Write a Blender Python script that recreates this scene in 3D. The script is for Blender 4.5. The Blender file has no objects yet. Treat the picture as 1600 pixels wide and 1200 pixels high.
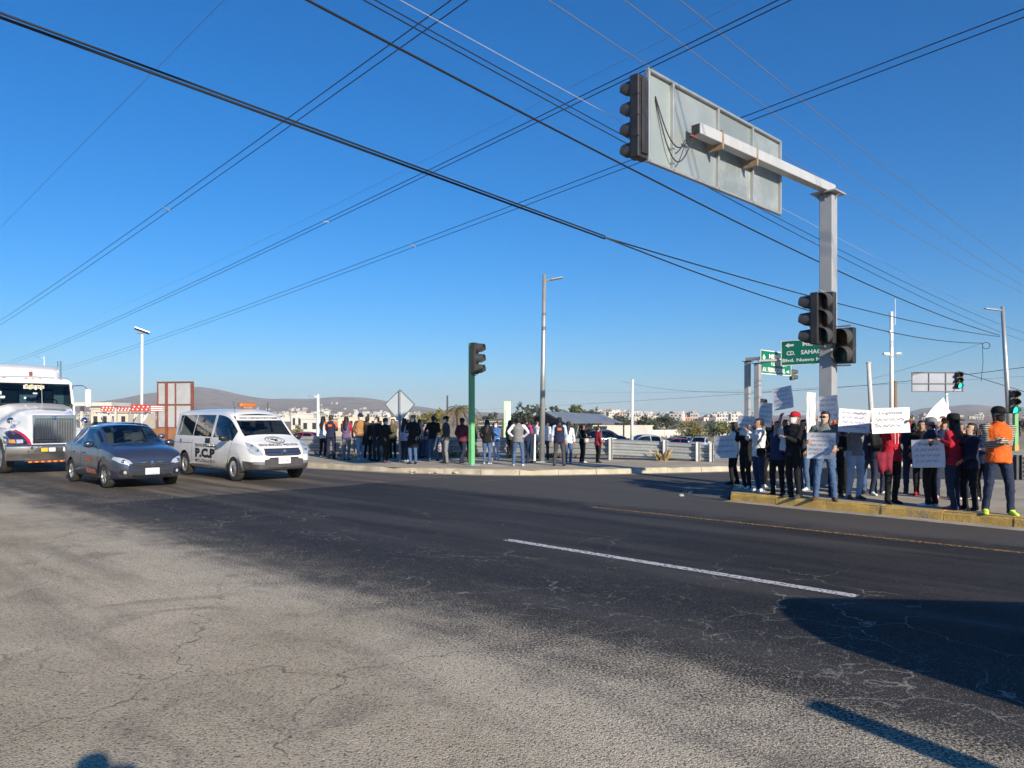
import bpy, bmesh, math, random
import numpy as np
from mathutils import Vector, Matrix, noise
from mathutils.bvhtree import BVHTree

# ------------------------------------------------------------------ camera, sky, sun, exposure
SC = bpy.context.scene
COL = SC.collection
R = math.radians
rnd = random.Random(7)
CAMH = 1.7
HZ, FPX = 651.0, 1200.0            # horizon row and focal length in photo pixels (1600 x 1200)
cam_d = bpy.data.cameras.new('camera')
cam = bpy.data.objects.new('camera', cam_d); COL.objects.link(cam)
cam.location = (0, 0, CAMH); cam.rotation_euler = (R(90), 0, 0)
cam_d.sensor_width = 36; cam_d.lens = 27.0
cam_d.shift_y = (HZ - 600) / 1600
cam_d.clip_start = 0.05; cam_d.clip_end = 30000
SC.camera = cam
SUN_EL = 21.0
SUN_H = Vector((.48, -.877)).normalized()      # horizontal direction towards the sun
wd = bpy.data.worlds.new('World'); SC.world = wd; wd.use_nodes = True
wn = wd.node_tree.nodes; wl = wd.node_tree.links
sky = wn.new('ShaderNodeTexSky'); sky.sky_type = 'NISHITA'; sky.sun_disc = False
sky.sun_elevation = R(SUN_EL); sky.sun_rotation = math.atan2(SUN_H.x, SUN_H.y)
sky.altitude = 2300; sky.air_density = 1.5; sky.dust_density = 0.1; sky.ozone_density = 10.0
wn['Background'].inputs['Strength'].default_value = 0.095
hs = wn.new('ShaderNodeHueSaturation'); hs.inputs['Saturation'].default_value = 1.13
wl.new(sky.outputs[0], hs.inputs['Color']); wl.new(hs.outputs[0], wn['Background'].inputs['Color'])
sd = bpy.data.lights.new('sun', 'SUN'); sd.energy = 5.0; sd.angle = R(0.5); sd.color = (1, .89, .72)
sun = bpy.data.objects.new('sun', sd); COL.objects.link(sun)
sdir = Vector((SUN_H.x * math.cos(R(SUN_EL)), SUN_H.y * math.cos(R(SUN_EL)), math.sin(R(SUN_EL))))
sun.rotation_euler = (-sdir).to_track_quat('-Z', 'Y').to_euler(); sun.location = (20, -40, 30)
SC.view_settings.view_transform = 'Standard'; SC.view_settings.look = 'None'
SC.view_settings.gamma = 1; SC.view_settings.exposure = 0.5
SC.cycles.use_denoising = True
SC.cycles.max_bounces = 6; SC.cycles.transparent_max_bounces = 12
SC.cycles.volume_bounces = 0

# ------------------------------------------------------------------ helpers
U = Vector((.7071, -.7071, 0)); N = Vector((.7071, .7071, 0))      # along / across the main road

def P(px, py, z=0.0):
    """photo pixel -> point on the horizontal plane at height z"""
    Y = (CAMH - z) * FPX / (py - HZ)
    return Vector(((px - 800) / FPX * Y, Y, z))

def D(px, py, Y):
    """photo pixel -> point at depth Y"""
    return Vector(((px - 800) / FPX * Y, Y, CAMH + (HZ - py) / FPX * Y))

def SN(s, n, z=0.0):
    return Vector((s * .7071 + n * .7071, -s * .7071 + n * .7071, z))

def clean(o):
    return o

def tag(o, label=None, cat=None, group=None, kind=None):
    if label: o['label'] = label
    if cat: o['category'] = cat
    if group: o['group'] = group
    if kind: o['kind'] = kind
    return o

def thing(name, label, cat, loc=(0, 0, 0), rz=0.0, group=None):
    o = bpy.data.objects.new(name, None); COL.objects.link(o)
    o.empty_display_size = .2
    o.location = loc; o.rotation_euler = (0, 0, rz)
    return tag(o, label, cat, group)

def link(name, me, parent=None, loc=None, rz=None):
    o = bpy.data.objects.new(name, me); COL.objects.link(o)
    if parent is not None: o.parent = parent
    if loc is not None: o.location = loc
    if rz is not None: o.rotation_euler = (0, 0, rz)
    return o

def copy_tree(o, parent=None):
    c = o.copy(); COL.objects.link(c); c.parent = parent
    for ch in list(o.children): copy_tree(ch, c)
    return c

class MB:
    """collects shapes into one mesh"""
    def __init__(s): s.v = []; s.f = []; s.m = []
    def add(s, vs, fs, mi=0, M=None):
        b = len(s.v)
        s.v += [tuple(M @ Vector(p)) if M is not None else tuple(p) for p in vs]
        s.f += [tuple(i + b for i in f) for f in fs]; s.m += [mi] * len(fs)
        return s
    def box(s, c, size, mi=0, M=None, bev=0.0, rot=None):
        hx, hy, hz = size[0] / 2, size[1] / 2, size[2] / 2
        if bev > 0:
            bm = bmesh.new(); bmesh.ops.create_cube(bm, size=1)
            for v in bm.verts: v.co = Vector((v.co.x * size[0], v.co.y * size[1], v.co.z * size[2]))
            bmesh.ops.bevel(bm, geom=bm.edges[:], offset=min(bev, hx * .9, hy * .9, hz * .9), segments=2, profile=.5, affect='EDGES')
            bm.verts.index_update()
            vs = [v.co.copy() for v in bm.verts]; fs = [tuple(v.index for v in f.verts) for f in bm.faces]; bm.free()
        else:
            vs = [Vector((x * hx, y * hy, z * hz)) for x in (-1, 1) for y in (-1, 1) for z in (-1, 1)]
            fs = [(0, 1, 3, 2), (4, 6, 7, 5), (0, 4, 5, 1), (2, 3, 7, 6), (0, 2, 6, 4), (1, 5, 7, 3)]
        T = Matrix.Translation(Vector(c))
        if rot is not None: T = T @ rot.to_4x4()
        if M is not None: T = M @ T
        return s.add(vs, fs, mi, T)
    def rings(s, rs, mi=0, caps=True, closed=True, M=None):
        k = len(rs[0]); vs = [p for r in rs for p in r]; fs = []
        for i in range(len(rs) - 1):
            for j in range(k if closed else k - 1):
                a = i * k + j; b = i * k + (j + 1) % k
                fs.append((a, b, b + k, a + k))
        if caps and closed:
            fs.append(tuple(range(k - 1, -1, -1))); fs.append(tuple(range((len(rs) - 1) * k, len(rs) * k)))
        return s.add(vs, fs, mi, M)
    def tube(s, pts, r, seg=8, mi=0, caps=True, M=None, flat=1.0, up=None, twist=0.0):
        pts = [Vector(p) for p in pts]; n = len(pts)
        rr = r if isinstance(r, (list, tuple)) else [r] * n
        rs = []; ref = Vector(up) if up is not None else None
        for i, p in enumerate(pts):
            d = (pts[min(i + 1, n - 1)] - pts[max(i - 1, 0)]).normalized()
            if ref is None: ref = Vector((0, 0, 1)) if abs(d.z) < .9 else Vector((1, 0, 0))
            a = d.cross(ref)
            if a.length < 1e-4: a = d.orthogonal()
            a.normalize(); b = a.cross(d).normalized(); ref = b
            rs.append([p + (a * math.cos(t) + b * math.sin(t) * flat) * rr[i]
                       for t in [twist + 2 * math.pi * k / seg for k in range(seg)]])
        return s.rings(rs, mi, caps, True, M)
    def lathe(s, prof, o=(0, 0, 0), ax=(0, 0, 1), seg=16, mi=0, caps=False, arc=None, M=None):
        """prof: (radius, height along the axis)"""
        o = Vector(o); ax = Vector(ax).normalized(); a = ax.orthogonal().normalized(); b = ax.cross(a)
        rs = []
        for (r, h) in prof:
            rs.append([o + ax * h + (a * math.cos(t) + b * math.sin(t)) * r for t in [2 * math.pi * k / seg for k in range(seg)]])
        return s.rings(rs, mi, caps, True, M)
    def ell(s, c, r, mi=0, seg=12, rows=8, M=None, zmin=-1.0, zmax=1.0):
        c = Vector(c); rs = []
        for i in range(rows + 1):
            t = zmin + (zmax - zmin) * i / rows
            t = max(-.9995, min(.9995, math.sin(math.asin(zmin if zmin > -1 else -1) + (math.asin(zmax if zmax < 1 else 1) - math.asin(zmin if zmin > -1 else -1)) * i / rows)))
            q = math.sqrt(1 - t * t)
            rs.append([c + Vector((r[0] * q * math.cos(a), r[1] * q * math.sin(a), r[2] * t)) for a in [2 * math.pi * k / seg for k in range(seg)]])
        return s.rings(rs, mi, True, True, M)
    def quad(s, a, b, c, d, mi=0):
        return s.add([a, b, c, d], [(0, 1, 2, 3)], mi)
    def prism(s, poly, z0, z1, mi=0, M=None):
        """poly: xy points counter-clockwise"""
        k = len(poly)
        vs = [(p[0], p[1], z0) for p in poly] + [(p[0], p[1], z1) for p in poly]
        fs = [tuple(range(k - 1, -1, -1)), tuple(range(k, 2 * k))] + [(i, (i + 1) % k, k + (i + 1) % k, k + i) for i in range(k)]
        return s.add(vs, fs, mi, M)
    def mesh(s, name, mats, smooth=False):
        me = bpy.data.meshes.new(name)
        me.from_pydata(s.v, [], s.f)
        for m in (mats if isinstance(mats, (list, tuple)) else [mats]): me.materials.append(m)
        if any(s.m): me.polygons.foreach_set('material_index', s.m)
        if smooth is True: me.polygons.foreach_set('use_smooth', [True] * len(me.polygons))
        me.validate(); me.update()
        if smooth == 'auto': me.set_sharp_from_angle(angle=R(38)); 
        return me
    def build(s, name, mats, parent=None, smooth=False, loc=None, rz=None):
        me = s.mesh(name, mats, smooth)
        if smooth == 'auto':
            me.polygons.foreach_set('use_smooth', [True] * len(me.polygons)); me.set_sharp_from_angle(angle=R(38))
        return link(name, me, parent, loc, rz)

def frame(o, xdir, zdir=(0, 0, 1)):
    """matrix with origin o, local x along xdir, local z near zdir"""
    x = Vector(xdir).normalized(); z = Vector(zdir); y = z.cross(x).normalized(); z = x.cross(y)
    return Matrix(((x.x, y.x, z.x, o[0]), (x.y, y.y, z.y, o[1]), (x.z, y.z, z.z, o[2]), (0, 0, 0, 1)))

_tc = {}
def text_geo(txt, size=1.0, bold=0.0, align='CENTER', shear=0.0, space=1.0):
    """flat lettering as (verts2d, faces), centred vertically"""
    key = (txt, size, bold, align, shear, space)
    if key in _tc: return _tc[key]
    cu = bpy.data.curves.new('lettering', 'FONT'); cu.body = txt; cu.size = size; cu.align_x = align; cu.align_y = 'CENTER'
    cu.offset = bold * size; cu.shear = shear; cu.resolution_u = 2; cu.space_character = space; cu.fill_mode = 'FRONT'
    ob = bpy.data.objects.new('lettering', cu); COL.objects.link(ob)
    dg = bpy.context.evaluated_depsgraph_get(); me = bpy.data.meshes.new_from_object(ob.evaluated_get(dg))
    vs = [(v.co.x, v.co.y) for v in me.vertices]; fs = [tuple(p.vertices) for p in me.polygons]
    bpy.data.meshes.remove(me); bpy.data.objects.remove(ob); bpy.data.curves.remove(cu)
    _tc[key] = (vs, fs); return vs, fs

def fit(geo, w=None, h=None):
    """scale lettering to a given width/height"""
    vs, fs = geo
    if not vs: return geo
    x0, x1 = min(v[0] for v in vs), max(v[0] for v in vs); y0, y1 = min(v[1] for v in vs), max(v[1] for v in vs)
    sx = w / (x1 - x0) if w else None; sy = h / (y1 - y0) if h else None
    sx = sx or sy; sy = sy or sx
    cx, cy = (x0 + x1) / 2, (y0 + y1) / 2
    return [((a - cx) * sx, (b - cy) * sy) for a, b in vs], fs

def pchip(xs, ys, q):
    """monotone cubic through (xs, ys)"""
    xs = np.array(xs, float); ys = np.array(ys, float); h = np.diff(xs); d = np.diff(ys) / h
    m = np.zeros(len(xs)); m[0] = d[0]; m[-1] = d[-1]
    for i in range(1, len(xs) - 1):
        if d[i - 1] * d[i] > 0:
            w1 = 2 * h[i] + h[i - 1]; w2 = h[i] + 2 * h[i - 1]; m[i] = (w1 + w2) / (w1 / d[i - 1] + w2 / d[i])
    q = np.clip(np.array(q, float), xs[0], xs[-1]); i = np.clip(np.searchsorted(xs, q) - 1, 0, len(h) - 1)
    t = (q - xs[i]) / h[i]
    return ((1 + 2 * t) * (1 - t) ** 2 * ys[i] + t * (1 - t) ** 2 * h[i] * m[i] + t * t * (3 - 2 * t) * ys[i + 1] + t * t * (t - 1) * h[i] * m[i + 1])

# ------------------------------------------------------------------ materials
_mats = {}
def mat(name, col, rough=.6, metal=0.0, var=.12, scale=6.0, bump=0.0, bscale=40.0, spec=.5, coat=0.0, dirt=0.0, dirtcol=(.25, .21, .16)):
    if name in _mats: return _mats[name]
    m = bpy.data.materials.new(name); m.use_nodes = True; nt = m.node_tree; nd = nt.nodes; lk = nt.links
    b = nd['Principled BSDF']; b.inputs['Roughness'].default_value = rough; b.inputs['Metallic'].default_value = metal
    b.inputs['Specular IOR Level'].default_value = spec; b.inputs['Coat Weight'].default_value = coat
    b.inputs['Coat Roughness'].default_value = .06
    tc = nd.new('ShaderNodeTexCoord'); nz = nd.new('ShaderNodeTexNoise'); nz.inputs['Scale'].default_value = scale
    nz.inputs['Detail'].default_value = 5; lk.new(tc.outputs['Object'], nz.inputs['Vector'])
    rp = nd.new('ShaderNodeMapRange'); rp.inputs['From Min'].default_value = .3; rp.inputs['From Max'].default_value = .7
    rp.inputs['To Min'].default_value = 1 - var; rp.inputs['To Max'].default_value = 1 + var
    lk.new(nz.outputs['Fac'], rp.inputs['Value'])
    mx = nd.new('ShaderNodeMix'); mx.data_type = 'RGBA'; mx.blend_type = 'MULTIPLY'; mx.inputs['Factor'].default_value = 1
    mx.inputs['A'].default_value = (*col, 1); lk.new(rp.outputs[0], mx.inputs['B'])
    out = mx.outputs['Result']
    if dirt > 0:
        n2 = nd.new('ShaderNodeTexNoise'); n2.inputs['Scale'].default_value = scale * .6; n2.inputs['Detail'].default_value = 8
        n2.inputs['Roughness'].default_value = .7
        lk.new(tc.outputs['Object'], n2.inputs['Vector'])
        r2 = nd.new('ShaderNodeMapRange'); r2.inputs['From Min'].default_value = .48; r2.inputs['From Max'].default_value = .68
        r2.inputs['To Max'].default_value = dirt; lk.new(n2.outputs['Fac'], r2.inputs['Value'])
        m2 = nd.new('ShaderNodeMix'); m2.data_type = 'RGBA'; m2.inputs['B'].default_value = (*dirtcol, 1)
        lk.new(r2.outputs[0], m2.inputs['Factor']); lk.new(out, m2.inputs['A']); out = m2.outputs['Result']
    lk.new(out, b.inputs['Base Color'])
    if bump > 0:
        n3 = nd.new('ShaderNodeTexNoise'); n3.inputs['Scale'].default_value = bscale; n3.inputs['Detail'].default_value = 4
        lk.new(tc.outputs['Object'], n3.inputs['Vector'])
        bp = nd.new('ShaderNodeBump'); bp.inputs['Strength'].default_value = bump; bp.inputs['Distance'].default_value = .02
        lk.new(n3.outputs['Fac'], bp.inputs['Height']); lk.new(bp.outputs[0], b.inputs['Normal'])
    _mats[name] = m; return m

def glassmat(name, tint=(.55, .62, .62), gloss=.10):
    """thin tinted pane: see-through with a mirror-like coat"""
    if name in _mats: return _mats[name]
    m = bpy.data.materials.new(name); m.use_nodes = True; nt = m.node_tree; nd = nt.nodes; lk = nt.links
    nd.remove(nd['Principled BSDF'])
    tr = nd.new('ShaderNodeBsdfTransparent'); tr.inputs[0].default_value = (*tint, 1)
    gl = nd.new('ShaderNodeBsdfGlossy'); gl.inputs['Roughness'].default_value = .03; gl.inputs['Color'].default_value = (.9, .95, 1, 1)
    fr = nd.new('ShaderNodeLayerWeight'); fr.inputs['Blend'].default_value = .5
    pw_ = nd.new('ShaderNodeMath'); pw_.operation = 'POWER'; pw_.inputs[1].default_value = 3.5; lk.new(fr.outputs['Facing'], pw_.inputs[0])
    ad = nd.new('ShaderNodeMath'); ad.operation = 'MULTIPLY_ADD'; ad.inputs[1].default_value = .7; ad.inputs[2].default_value = gloss; ad.use_clamp = True
    mx = nd.new('ShaderNodeMixShader'); lk.new(pw_.outputs[0], ad.inputs[0]); lk.new(ad.outputs[0], mx.inputs[0])
    lk.new(tr.outputs[0], mx.inputs[1]); lk.new(gl.outputs[0], mx.inputs[2]); lk.new(mx.outputs[0], nd['Material Output'].inputs[0])
    _mats[name] = m; return m

def emit(name, col, strength):
    if name in _mats: return _mats[name]
    m = bpy.data.materials.new(name); m.use_nodes = True; b = m.node_tree.nodes['Principled BSDF']
    b.inputs['Base Color'].default_value = (*col, 1); b.inputs['Emission Color'].default_value = (*col, 1)
    b.inputs['Emission Strength'].default_value = strength; b.inputs['Roughness'].default_value = .3
    _mats[name] = m; return m

galv = lambda: mat('galvanised_steel', (.44, .45, .45), .42, .55, .10, 5, dirt=.25, dirtcol=(.36, .35, .33))
greypaint = lambda: mat('grey_pole_paint', (.36, .37, .385), .45, .1, .08, 3, dirt=.25, dirtcol=(.30, .29, .28))
whitepaint = lambda: mat('white_pole_paint', (.78, .78, .76), .45, 0, .06, 3, dirt=.2)
blackp = lambda: mat('black_plastic', (.018, .018, .02), .45, 0, .2, 8)
darkmetal = lambda: mat('dark_metal', (.05, .05, .055), .5, .3, .2, 8)
rubber = lambda: mat('tyre_rubber', (.025, .024, .023), .85, 0, .25, 12, dirt=.5, dirtcol=(.10, .09, .075))
# ------------------------------------------------------------------ the setting: ground, road, pavements, markings
def ground_mat(name, cols, scale=.6, bump=.5, bscale=30.0, rough=.95):
    m = bpy.data.materials.new(name); m.use_nodes = True; nt = m.node_tree; nd = nt.nodes; lk = nt.links
    b = nd['Principled BSDF']; b.inputs['Roughness'].default_value = rough; b.inputs['Specular IOR Level'].default_value = .2
    tc = nd.new('ShaderNodeTexCoord')
    nz = nd.new('ShaderNodeTexNoise'); nz.inputs['Scale'].default_value = scale; nz.inputs['Detail'].default_value = 9; nz.inputs['Roughness'].default_value = .65
    lk.new(tc.outputs['Object'], nz.inputs['Vector'])
    cr = nd.new('ShaderNodeValToRGB'); el = cr.color_ramp.elements
    el[0].position = .32; el[0].color = (*cols[0], 1); el[1].position = .68; el[1].color = (*cols[-1], 1)
    for i, c in enumerate(cols[1:-1]):
        e = el.new(.32 + .36 * (i + 1) / (len(cols) - 1)); e.color = (*c, 1)
    lk.new(nz.outputs['Fac'], cr.inputs[0]); lk.new(cr.outputs[0], b.inputs['Base Color'])
    n2 = nd.new('ShaderNodeTexNoise'); n2.inputs['Scale'].default_value = bscale; n2.inputs['Detail'].default_value = 6
    lk.new(tc.outputs['Object'], n2.inputs['Vector'])
    bp = nd.new('ShaderNodeBump'); bp.inputs['Strength'].default_value = bump; bp.inputs['Distance'].default_value = .03
    lk.new(n2.outputs['Fac'], bp.inputs['Height']); lk.new(bp.outputs[0], b.inputs['Normal'])
    _mats[name] = m; return m

def road_mat():
    m = bpy.data.materials.new('road_asphalt'); m.use_nodes = True; nt = m.node_tree; nd = nt.nodes; lk = nt.links
    b = nd['Principled BSDF']; b.inputs['Specular IOR Level'].default_value = .35
    def new(t, **k):
        x = nd.new(t)
        for a, v in k.items(): setattr(x, a, v)
        return x
    def setin(x, **k):
        for a, v in k.items(): x.inputs[a.replace('_', ' ')].default_value = v
        return x
    def math_(op, a, bb=None, clamp=False):
        x = new('ShaderNodeMath', operation=op, use_clamp=clamp)
        for i, q in enumerate((a, bb)):
            if q is None: continue
            if isinstance(q, (int, float)): x.inputs[i].default_value = q
            else: lk.new(q, x.inputs[i])
        return x.outputs[0]
    def rng(v, a, c, lo=0.0, hi=1.0, smooth=True):
        x = new('ShaderNodeMapRange', interpolation_type='SMOOTHSTEP' if smooth else 'LINEAR')
        setin(x, From_Min=a, From_Max=c, To_Min=lo, To_Max=hi); lk.new(v, x.inputs['Value']); return x.outputs[0]
    def noise_(vec, scale, detail=6, rough=.6, dist=0.0):
        x = new('ShaderNodeTexNoise'); setin(x, Scale=scale, Detail=detail, Roughness=rough, Distortion=dist); lk.new(vec, x.inputs['Vector']); return x.outputs['Fac']
    def mixc(f, a, c):
        x = new('ShaderNodeMix', data_type='RGBA')
        for sck, q in (('Factor', f), ('A', a), ('B', c)):
            if isinstance(q, (int, float)): x.inputs[sck].default_value = q
            elif isinstance(q, tuple): x.inputs[sck].default_value = (*q, 1)
            else: lk.new(q, x.inputs[sck])
        return x.outputs['Result']
    tc = new('ShaderNodeTexCoord').outputs['Object']
    rot = new('ShaderNodeMapping'); rot.inputs['Rotation'].default_value = (0, 0, R(45)); lk.new(tc, rot.inputs['Vector'])
    sp = new('ShaderNodeSeparateXYZ'); lk.new(rot.outputs[0], sp.inputs[0])
    s_, n_ = sp.outputs['X'], sp.outputs['Y']            # along / across the main road
    stretch = new('ShaderNodeMapping'); stretch.inputs['Scale'].default_value = (.12, 1, 1); lk.new(rot.outputs[0], stretch.inputs['Vector'])
    big = noise_(tc, .35, 6); mid = noise_(tc, 2.2, 7, .65); fine = noise_(tc, 55, 3, .6); grit = noise_(tc, 150, 2, .6)
    streak = noise_(stretch.outputs[0], 1.3, 6, .6)
    # across-road position with a ragged edge
    nr = math_('ADD', n_, math_('MULTIPLY', math_('SUBTRACT', mid, .5), 1.5))
    nr = math_('ADD', nr, math_('MULTIPLY', math_('SUBTRACT', big, .5), 1.6))
    sr = math_('ADD', s_, math_('MULTIPLY', math_('SUBTRACT', mid, .5), .5))
    nr2 = math_('ADD', nr, math_('MULTIPLY', math_('SUBTRACT', fine, .5), 4.2)); nr2 = math_('ADD', nr2, math_('MULTIPLY', math_('SUBTRACT', streak, .5), 2.2))
    worn = rng(nr2, 4.75, 3.3)                               # old worn surface on the near side
    # stop-line side of the intersection: older brownish surface
    old = math_('MULTIPLY', rng(sr, -16.2, -16.5), rng(nr, 4.6, 5.6))
    lightc = mixc(rng(big, .36, .64), (.40, .335, .235), (.62, .525, .385))
    lightc = mixc(rng(streak, .48, .68, 0, .72), lightc, (.26, .22, .17))
    lightc = mixc(math_('MULTIPLY', rng(nr, 2.6, 4.2), .5), lightc, (.66, .58, .46))
    lightc = mixc(math_('MULTIPLY', rng(noise_(tc, .9, 5, .6, .8), .54, .66), .6), lightc, (.24, .20, .155))
    darkc = mixc(rng(streak, .38, .66), (.024, .023, .023), (.066, .061, .056))
    darkc = mixc(rng(mid, .55, .75, 0, .35), darkc, (.11, .10, .09))
    oldc = mixc(rng(streak, .4, .65), (.08, .068, .056), (.25, .20, .14))
    col = mixc(old, darkc, oldc)
    # shoulder beyond the yellow edge line: greyer
    col = mixc(rng(nr, 11.2, 12.2, 0, .75), col, (.115, .105, .095))
    col = mixc(worn, col, lightc)
    # wheel polished centre stripes along the lanes
    oil = math_('ADD', rng(math_('ABSOLUTE', math_('SUBTRACT', n_, 9.5)), .75, .15), rng(math_('ABSOLUTE', math_('SUBTRACT', n_, 5.9)), .8, .2))
    oil = math_('MULTIPLY', oil, rng(streak, .35, .6))
    col = mixc(math_('MULTIPLY', oil, .55), col, (.022, .022, .026))
    # aggregate: single stones of two sizes, pits between them
    def stones(scale, rand=1.0):
        vo = new('ShaderNodeTexVoronoi', feature='F1'); setin(vo, Scale=scale, Randomness=rand); lk.new(tc, vo.inputs['Vector']); return vo
    v1 = stones(80); v2 = stones(170)
    d1 = v1.outputs['Distance']; d2 = v2.outputs['Distance']
    sep1 = new('ShaderNodeSeparateColor'); lk.new(v1.outputs['Color'], sep1.inputs[0]); sep2 = new('ShaderNodeSeparateColor'); lk.new(v2.outputs['Color'], sep2.inputs[0])
    tone = math_('ADD', math_('MULTIPLY', sep1.outputs[0], .6), math_('MULTIPLY', sep2.outputs[1], .4))     # random grey of each stone
    lightstone = rng(tone, .45, .85); darkstone = rng(tone, .42, .12)
    col2 = mixc(math_('MULTIPLY', lightstone, .36), col, mixc(worn, (.095, .093, .09), (.70, .63, .51)))
    col2 = mixc(math_('MULTIPLY', darkstone, math_('ADD', math_('MULTIPLY', worn, .25), .25)), col2, mixc(worn, (.018, .018, .02), (.12, .105, .085)))
    pits = math_('MULTIPLY', rng(d1, .55, .80), rng(fine, .40, .60))
    col2 = mixc(math_('MULTIPLY', pits, math_('ADD', math_('MULTIPLY', worn, .5), .25)), col2, (.045, .042, .04))
    # dust-filled hairline cracks
    wn_ = new('ShaderNodeTexNoise'); setin(wn_, Scale=2.6, Detail=6); lk.new(tc, wn_.inputs['Vector'])
    va = new('ShaderNodeVectorMath', operation='MULTIPLY_ADD'); lk.new(wn_.outputs['Color'], va.inputs[0]); va.inputs[1].default_value = (.55, .55, .55); lk.new(tc, va.inputs[2])
    def crack(scale, width):
        vo = new('ShaderNodeTexVoronoi', feature='DISTANCE_TO_EDGE'); setin(vo, Scale=scale); lk.new(va.outputs[0], vo.inputs['Vector'])
        return rng(vo.outputs['Distance'], width, width * .3)
    zone = math_('MULTIPLY', rng(nr, 3.9, 4.6), rng(nr, 7.6, 5.2))
    patch = rng(noise_(tc, .7, 4), .42, .58)
    brk = rng(noise_(tc, 14, 5, .7), .40, .56)
    c1 = math_('MULTIPLY', math_('MULTIPLY', crack(3.4, .020), zone), math_('MULTIPLY', patch, brk))
    c2 = math_('MULTIPLY', math_('MULTIPLY', crack(1.1, .008), rng(nr, 4.0, 4.8)), math_('MULTIPLY', rng(noise_(tc, .5, 3), .46, .58), rng(nr, 9.5, 7.5)))
    crk = math_('MAXIMUM', c1, c2)
    col2 = mixc(math_('MULTIPLY', crk, .7), col2, (.34, .31, .26))
    # loose pale grit strewn over the dark part near the worn edge
    strew = math_('MULTIPLY', math_('MULTIPLY', rng(sep1.outputs[2], .86, .93), rng(d1, .42, .25)), rng(nr, 8.2, 4.6))
    col2 = mixc(math_('MULTIPLY', strew, .65), col2, (.38, .35, .29))
    # fine dark seams and a darker patched band in the worn part
    c3 = math_('MULTIPLY', math_('MULTIPLY', crack(.30, .0035), worn), rng(mid, .42, .55))
    col2 = mixc(math_('MULTIPLY', c3, .6), col2, (.075, .068, .06))
    lk.new(col2, b.inputs['Base Color'])
    b.inputs['Specular IOR Level'].default_value = .12
    lk.new(rng(math_('ADD', worn, math_('MULTIPLY', mid, .3)), 0, 1, .72, .95), b.inputs['Roughness'])
    h = math_('ADD', math_('MULTIPLY', math_('SUBTRACT', 1.0, d1), 1.1), math_('MULTIPLY', math_('SUBTRACT', 1.0, d2), .6)); h = math_('ADD', h, math_('MULTIPLY', mid, 1.2))
    h = math_('ADD', h, math_('MULTIPLY', tone, .5)); h = math_('SUBTRACT', h, math_('MULTIPLY', c3, 1.0)); h = math_('SUBTRACT', h, math_('MULTIPLY', pits, .6))
    bp = new('ShaderNodeBump'); setin(bp, Distance=.007); lk.new(h, bp.inputs['Height'])
    lk.new(rng(worn, 0, 1, .3, .6), bp.inputs['Strength']); lk.new(bp.outputs[0], b.inputs['Normal'])
    _mats['road'] = m; return m

def sheet(name, poly, z, m, kind='structure', parent=None):
    from mathutils.geometry import tessellate_polygon
    me = bpy.data.meshes.new(name); pv_ = [Vector((p[0], p[1], 0)) for p in poly]
    tr = []
    for t in tessellate_polygon([pv_]):
        a_, b_, c_ = (pv_[k] for k in t)
        tr.append(t if (b_ - a_).cross(c_ - a_).z > 0 else t[::-1])
    me.from_pydata([(p.x, p.y, z) for p in pv_], [], [tuple(t) for t in tr]); me.materials.append(m)
    o = link(name, me, parent)
    if kind and parent is None: o['kind'] = kind
    return o

# terrain: flat around the crossing, falling gently behind the guardrail, hills far off
ridgeL = ([-400, 0, 120, 170, 200, 245, 280, 310, 335, 360, 390, 420, 460, 500, 540, 575, 600, 640, 700, 800, 860, 900, 930, 960, 1000, 1050, 1150, 1400, 1440, 1480, 1520, 1550, 1600, 1700, 2200],
          [10, 16, 22, 28, 33, 40, 46, 50, 47, 41, 34, 30, 30, 31, 34, 32, 28, 20, 11, 6, 5, 9, 13, 11, 5, 3, 3, 4, 14, 18, 22, 18, 16, 18, 8])
def ground_z(x, y):
    z = 0.0
    y0 = 33.5 + max(0, -9 - x) * 1.12 + max(0, x - 12) * .62
    if y > y0: z = -1.9 * min(1, (y - y0) / 40.0)
    if y > 300:
        px = 800 + 1200 * x / y
        rg = float(np.interp(px, *ridgeL))                      # skyline height in photo pixels
        peak = 1500 if 840 < px < 1100 else 3600
        t = min(1.0, max(0.0, (y - 300) / (peak - 300))); t = t * t * (3 - 2 * t)
        if peak == 3600:
            t = max(0.0, (y - 500) / 3100.0); t = min(1, t) ** 1.6
        amp = rg / FPX * min(y, peak)
        z += t * amp * (1.0 if y <= peak else max(.0, 1 - (y - peak) / 3000))
        z += noise.noise(Vector((x / 160, y / 220, 3))) * 7 * min(1, (y - 300) / 2500) * min(1, rg / 25)
    return z

def build_terrain():
    g = ground_mat('dry_ground', [(.30, .23, .15), (.40, .32, .22), (.34, .27, .18), (.25, .21, .12)], .15, .6, 14)
    ys = [-400, -200, -100, -40, 0, 20, 33, 36, 45, 55, 65, 75, 90, 120, 160, 220, 300] + [300 * (7000 / 300) ** (i / 64) for i in range(1, 65)]
    ks = np.linspace(-1.15, 1.15, 150)
    vs = []; k = len(ks)
    for y in ys:
        w = max(400, y * 1.0)
        for q in ks: vs.append((q * w, y, ground_z(q * w, y) - .03))
    fs = [(i * k + j, i * k + j + 1, (i + 1) * k + j + 1, (i + 1) * k + j) for i in range(len(ys) - 1) for j in range(k - 1)]
    near = len([y for y in ys if y < 301]) - 1
    hill = ground_mat('hill_scrub', [(.10, .085, .06), (.26, .20, .15), (.38, .30, .23), (.13, .115, .07)], .016, 1.0, .05)
    mb = MB(); mb.v = vs; mb.f = fs; mb.m = [0 if i // (k - 1) < near else 1 for i in range(len(fs))]
    o = mb.build('ground', [g, hill], smooth=True); o['kind'] = 'structure'
build_terrain()

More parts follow.
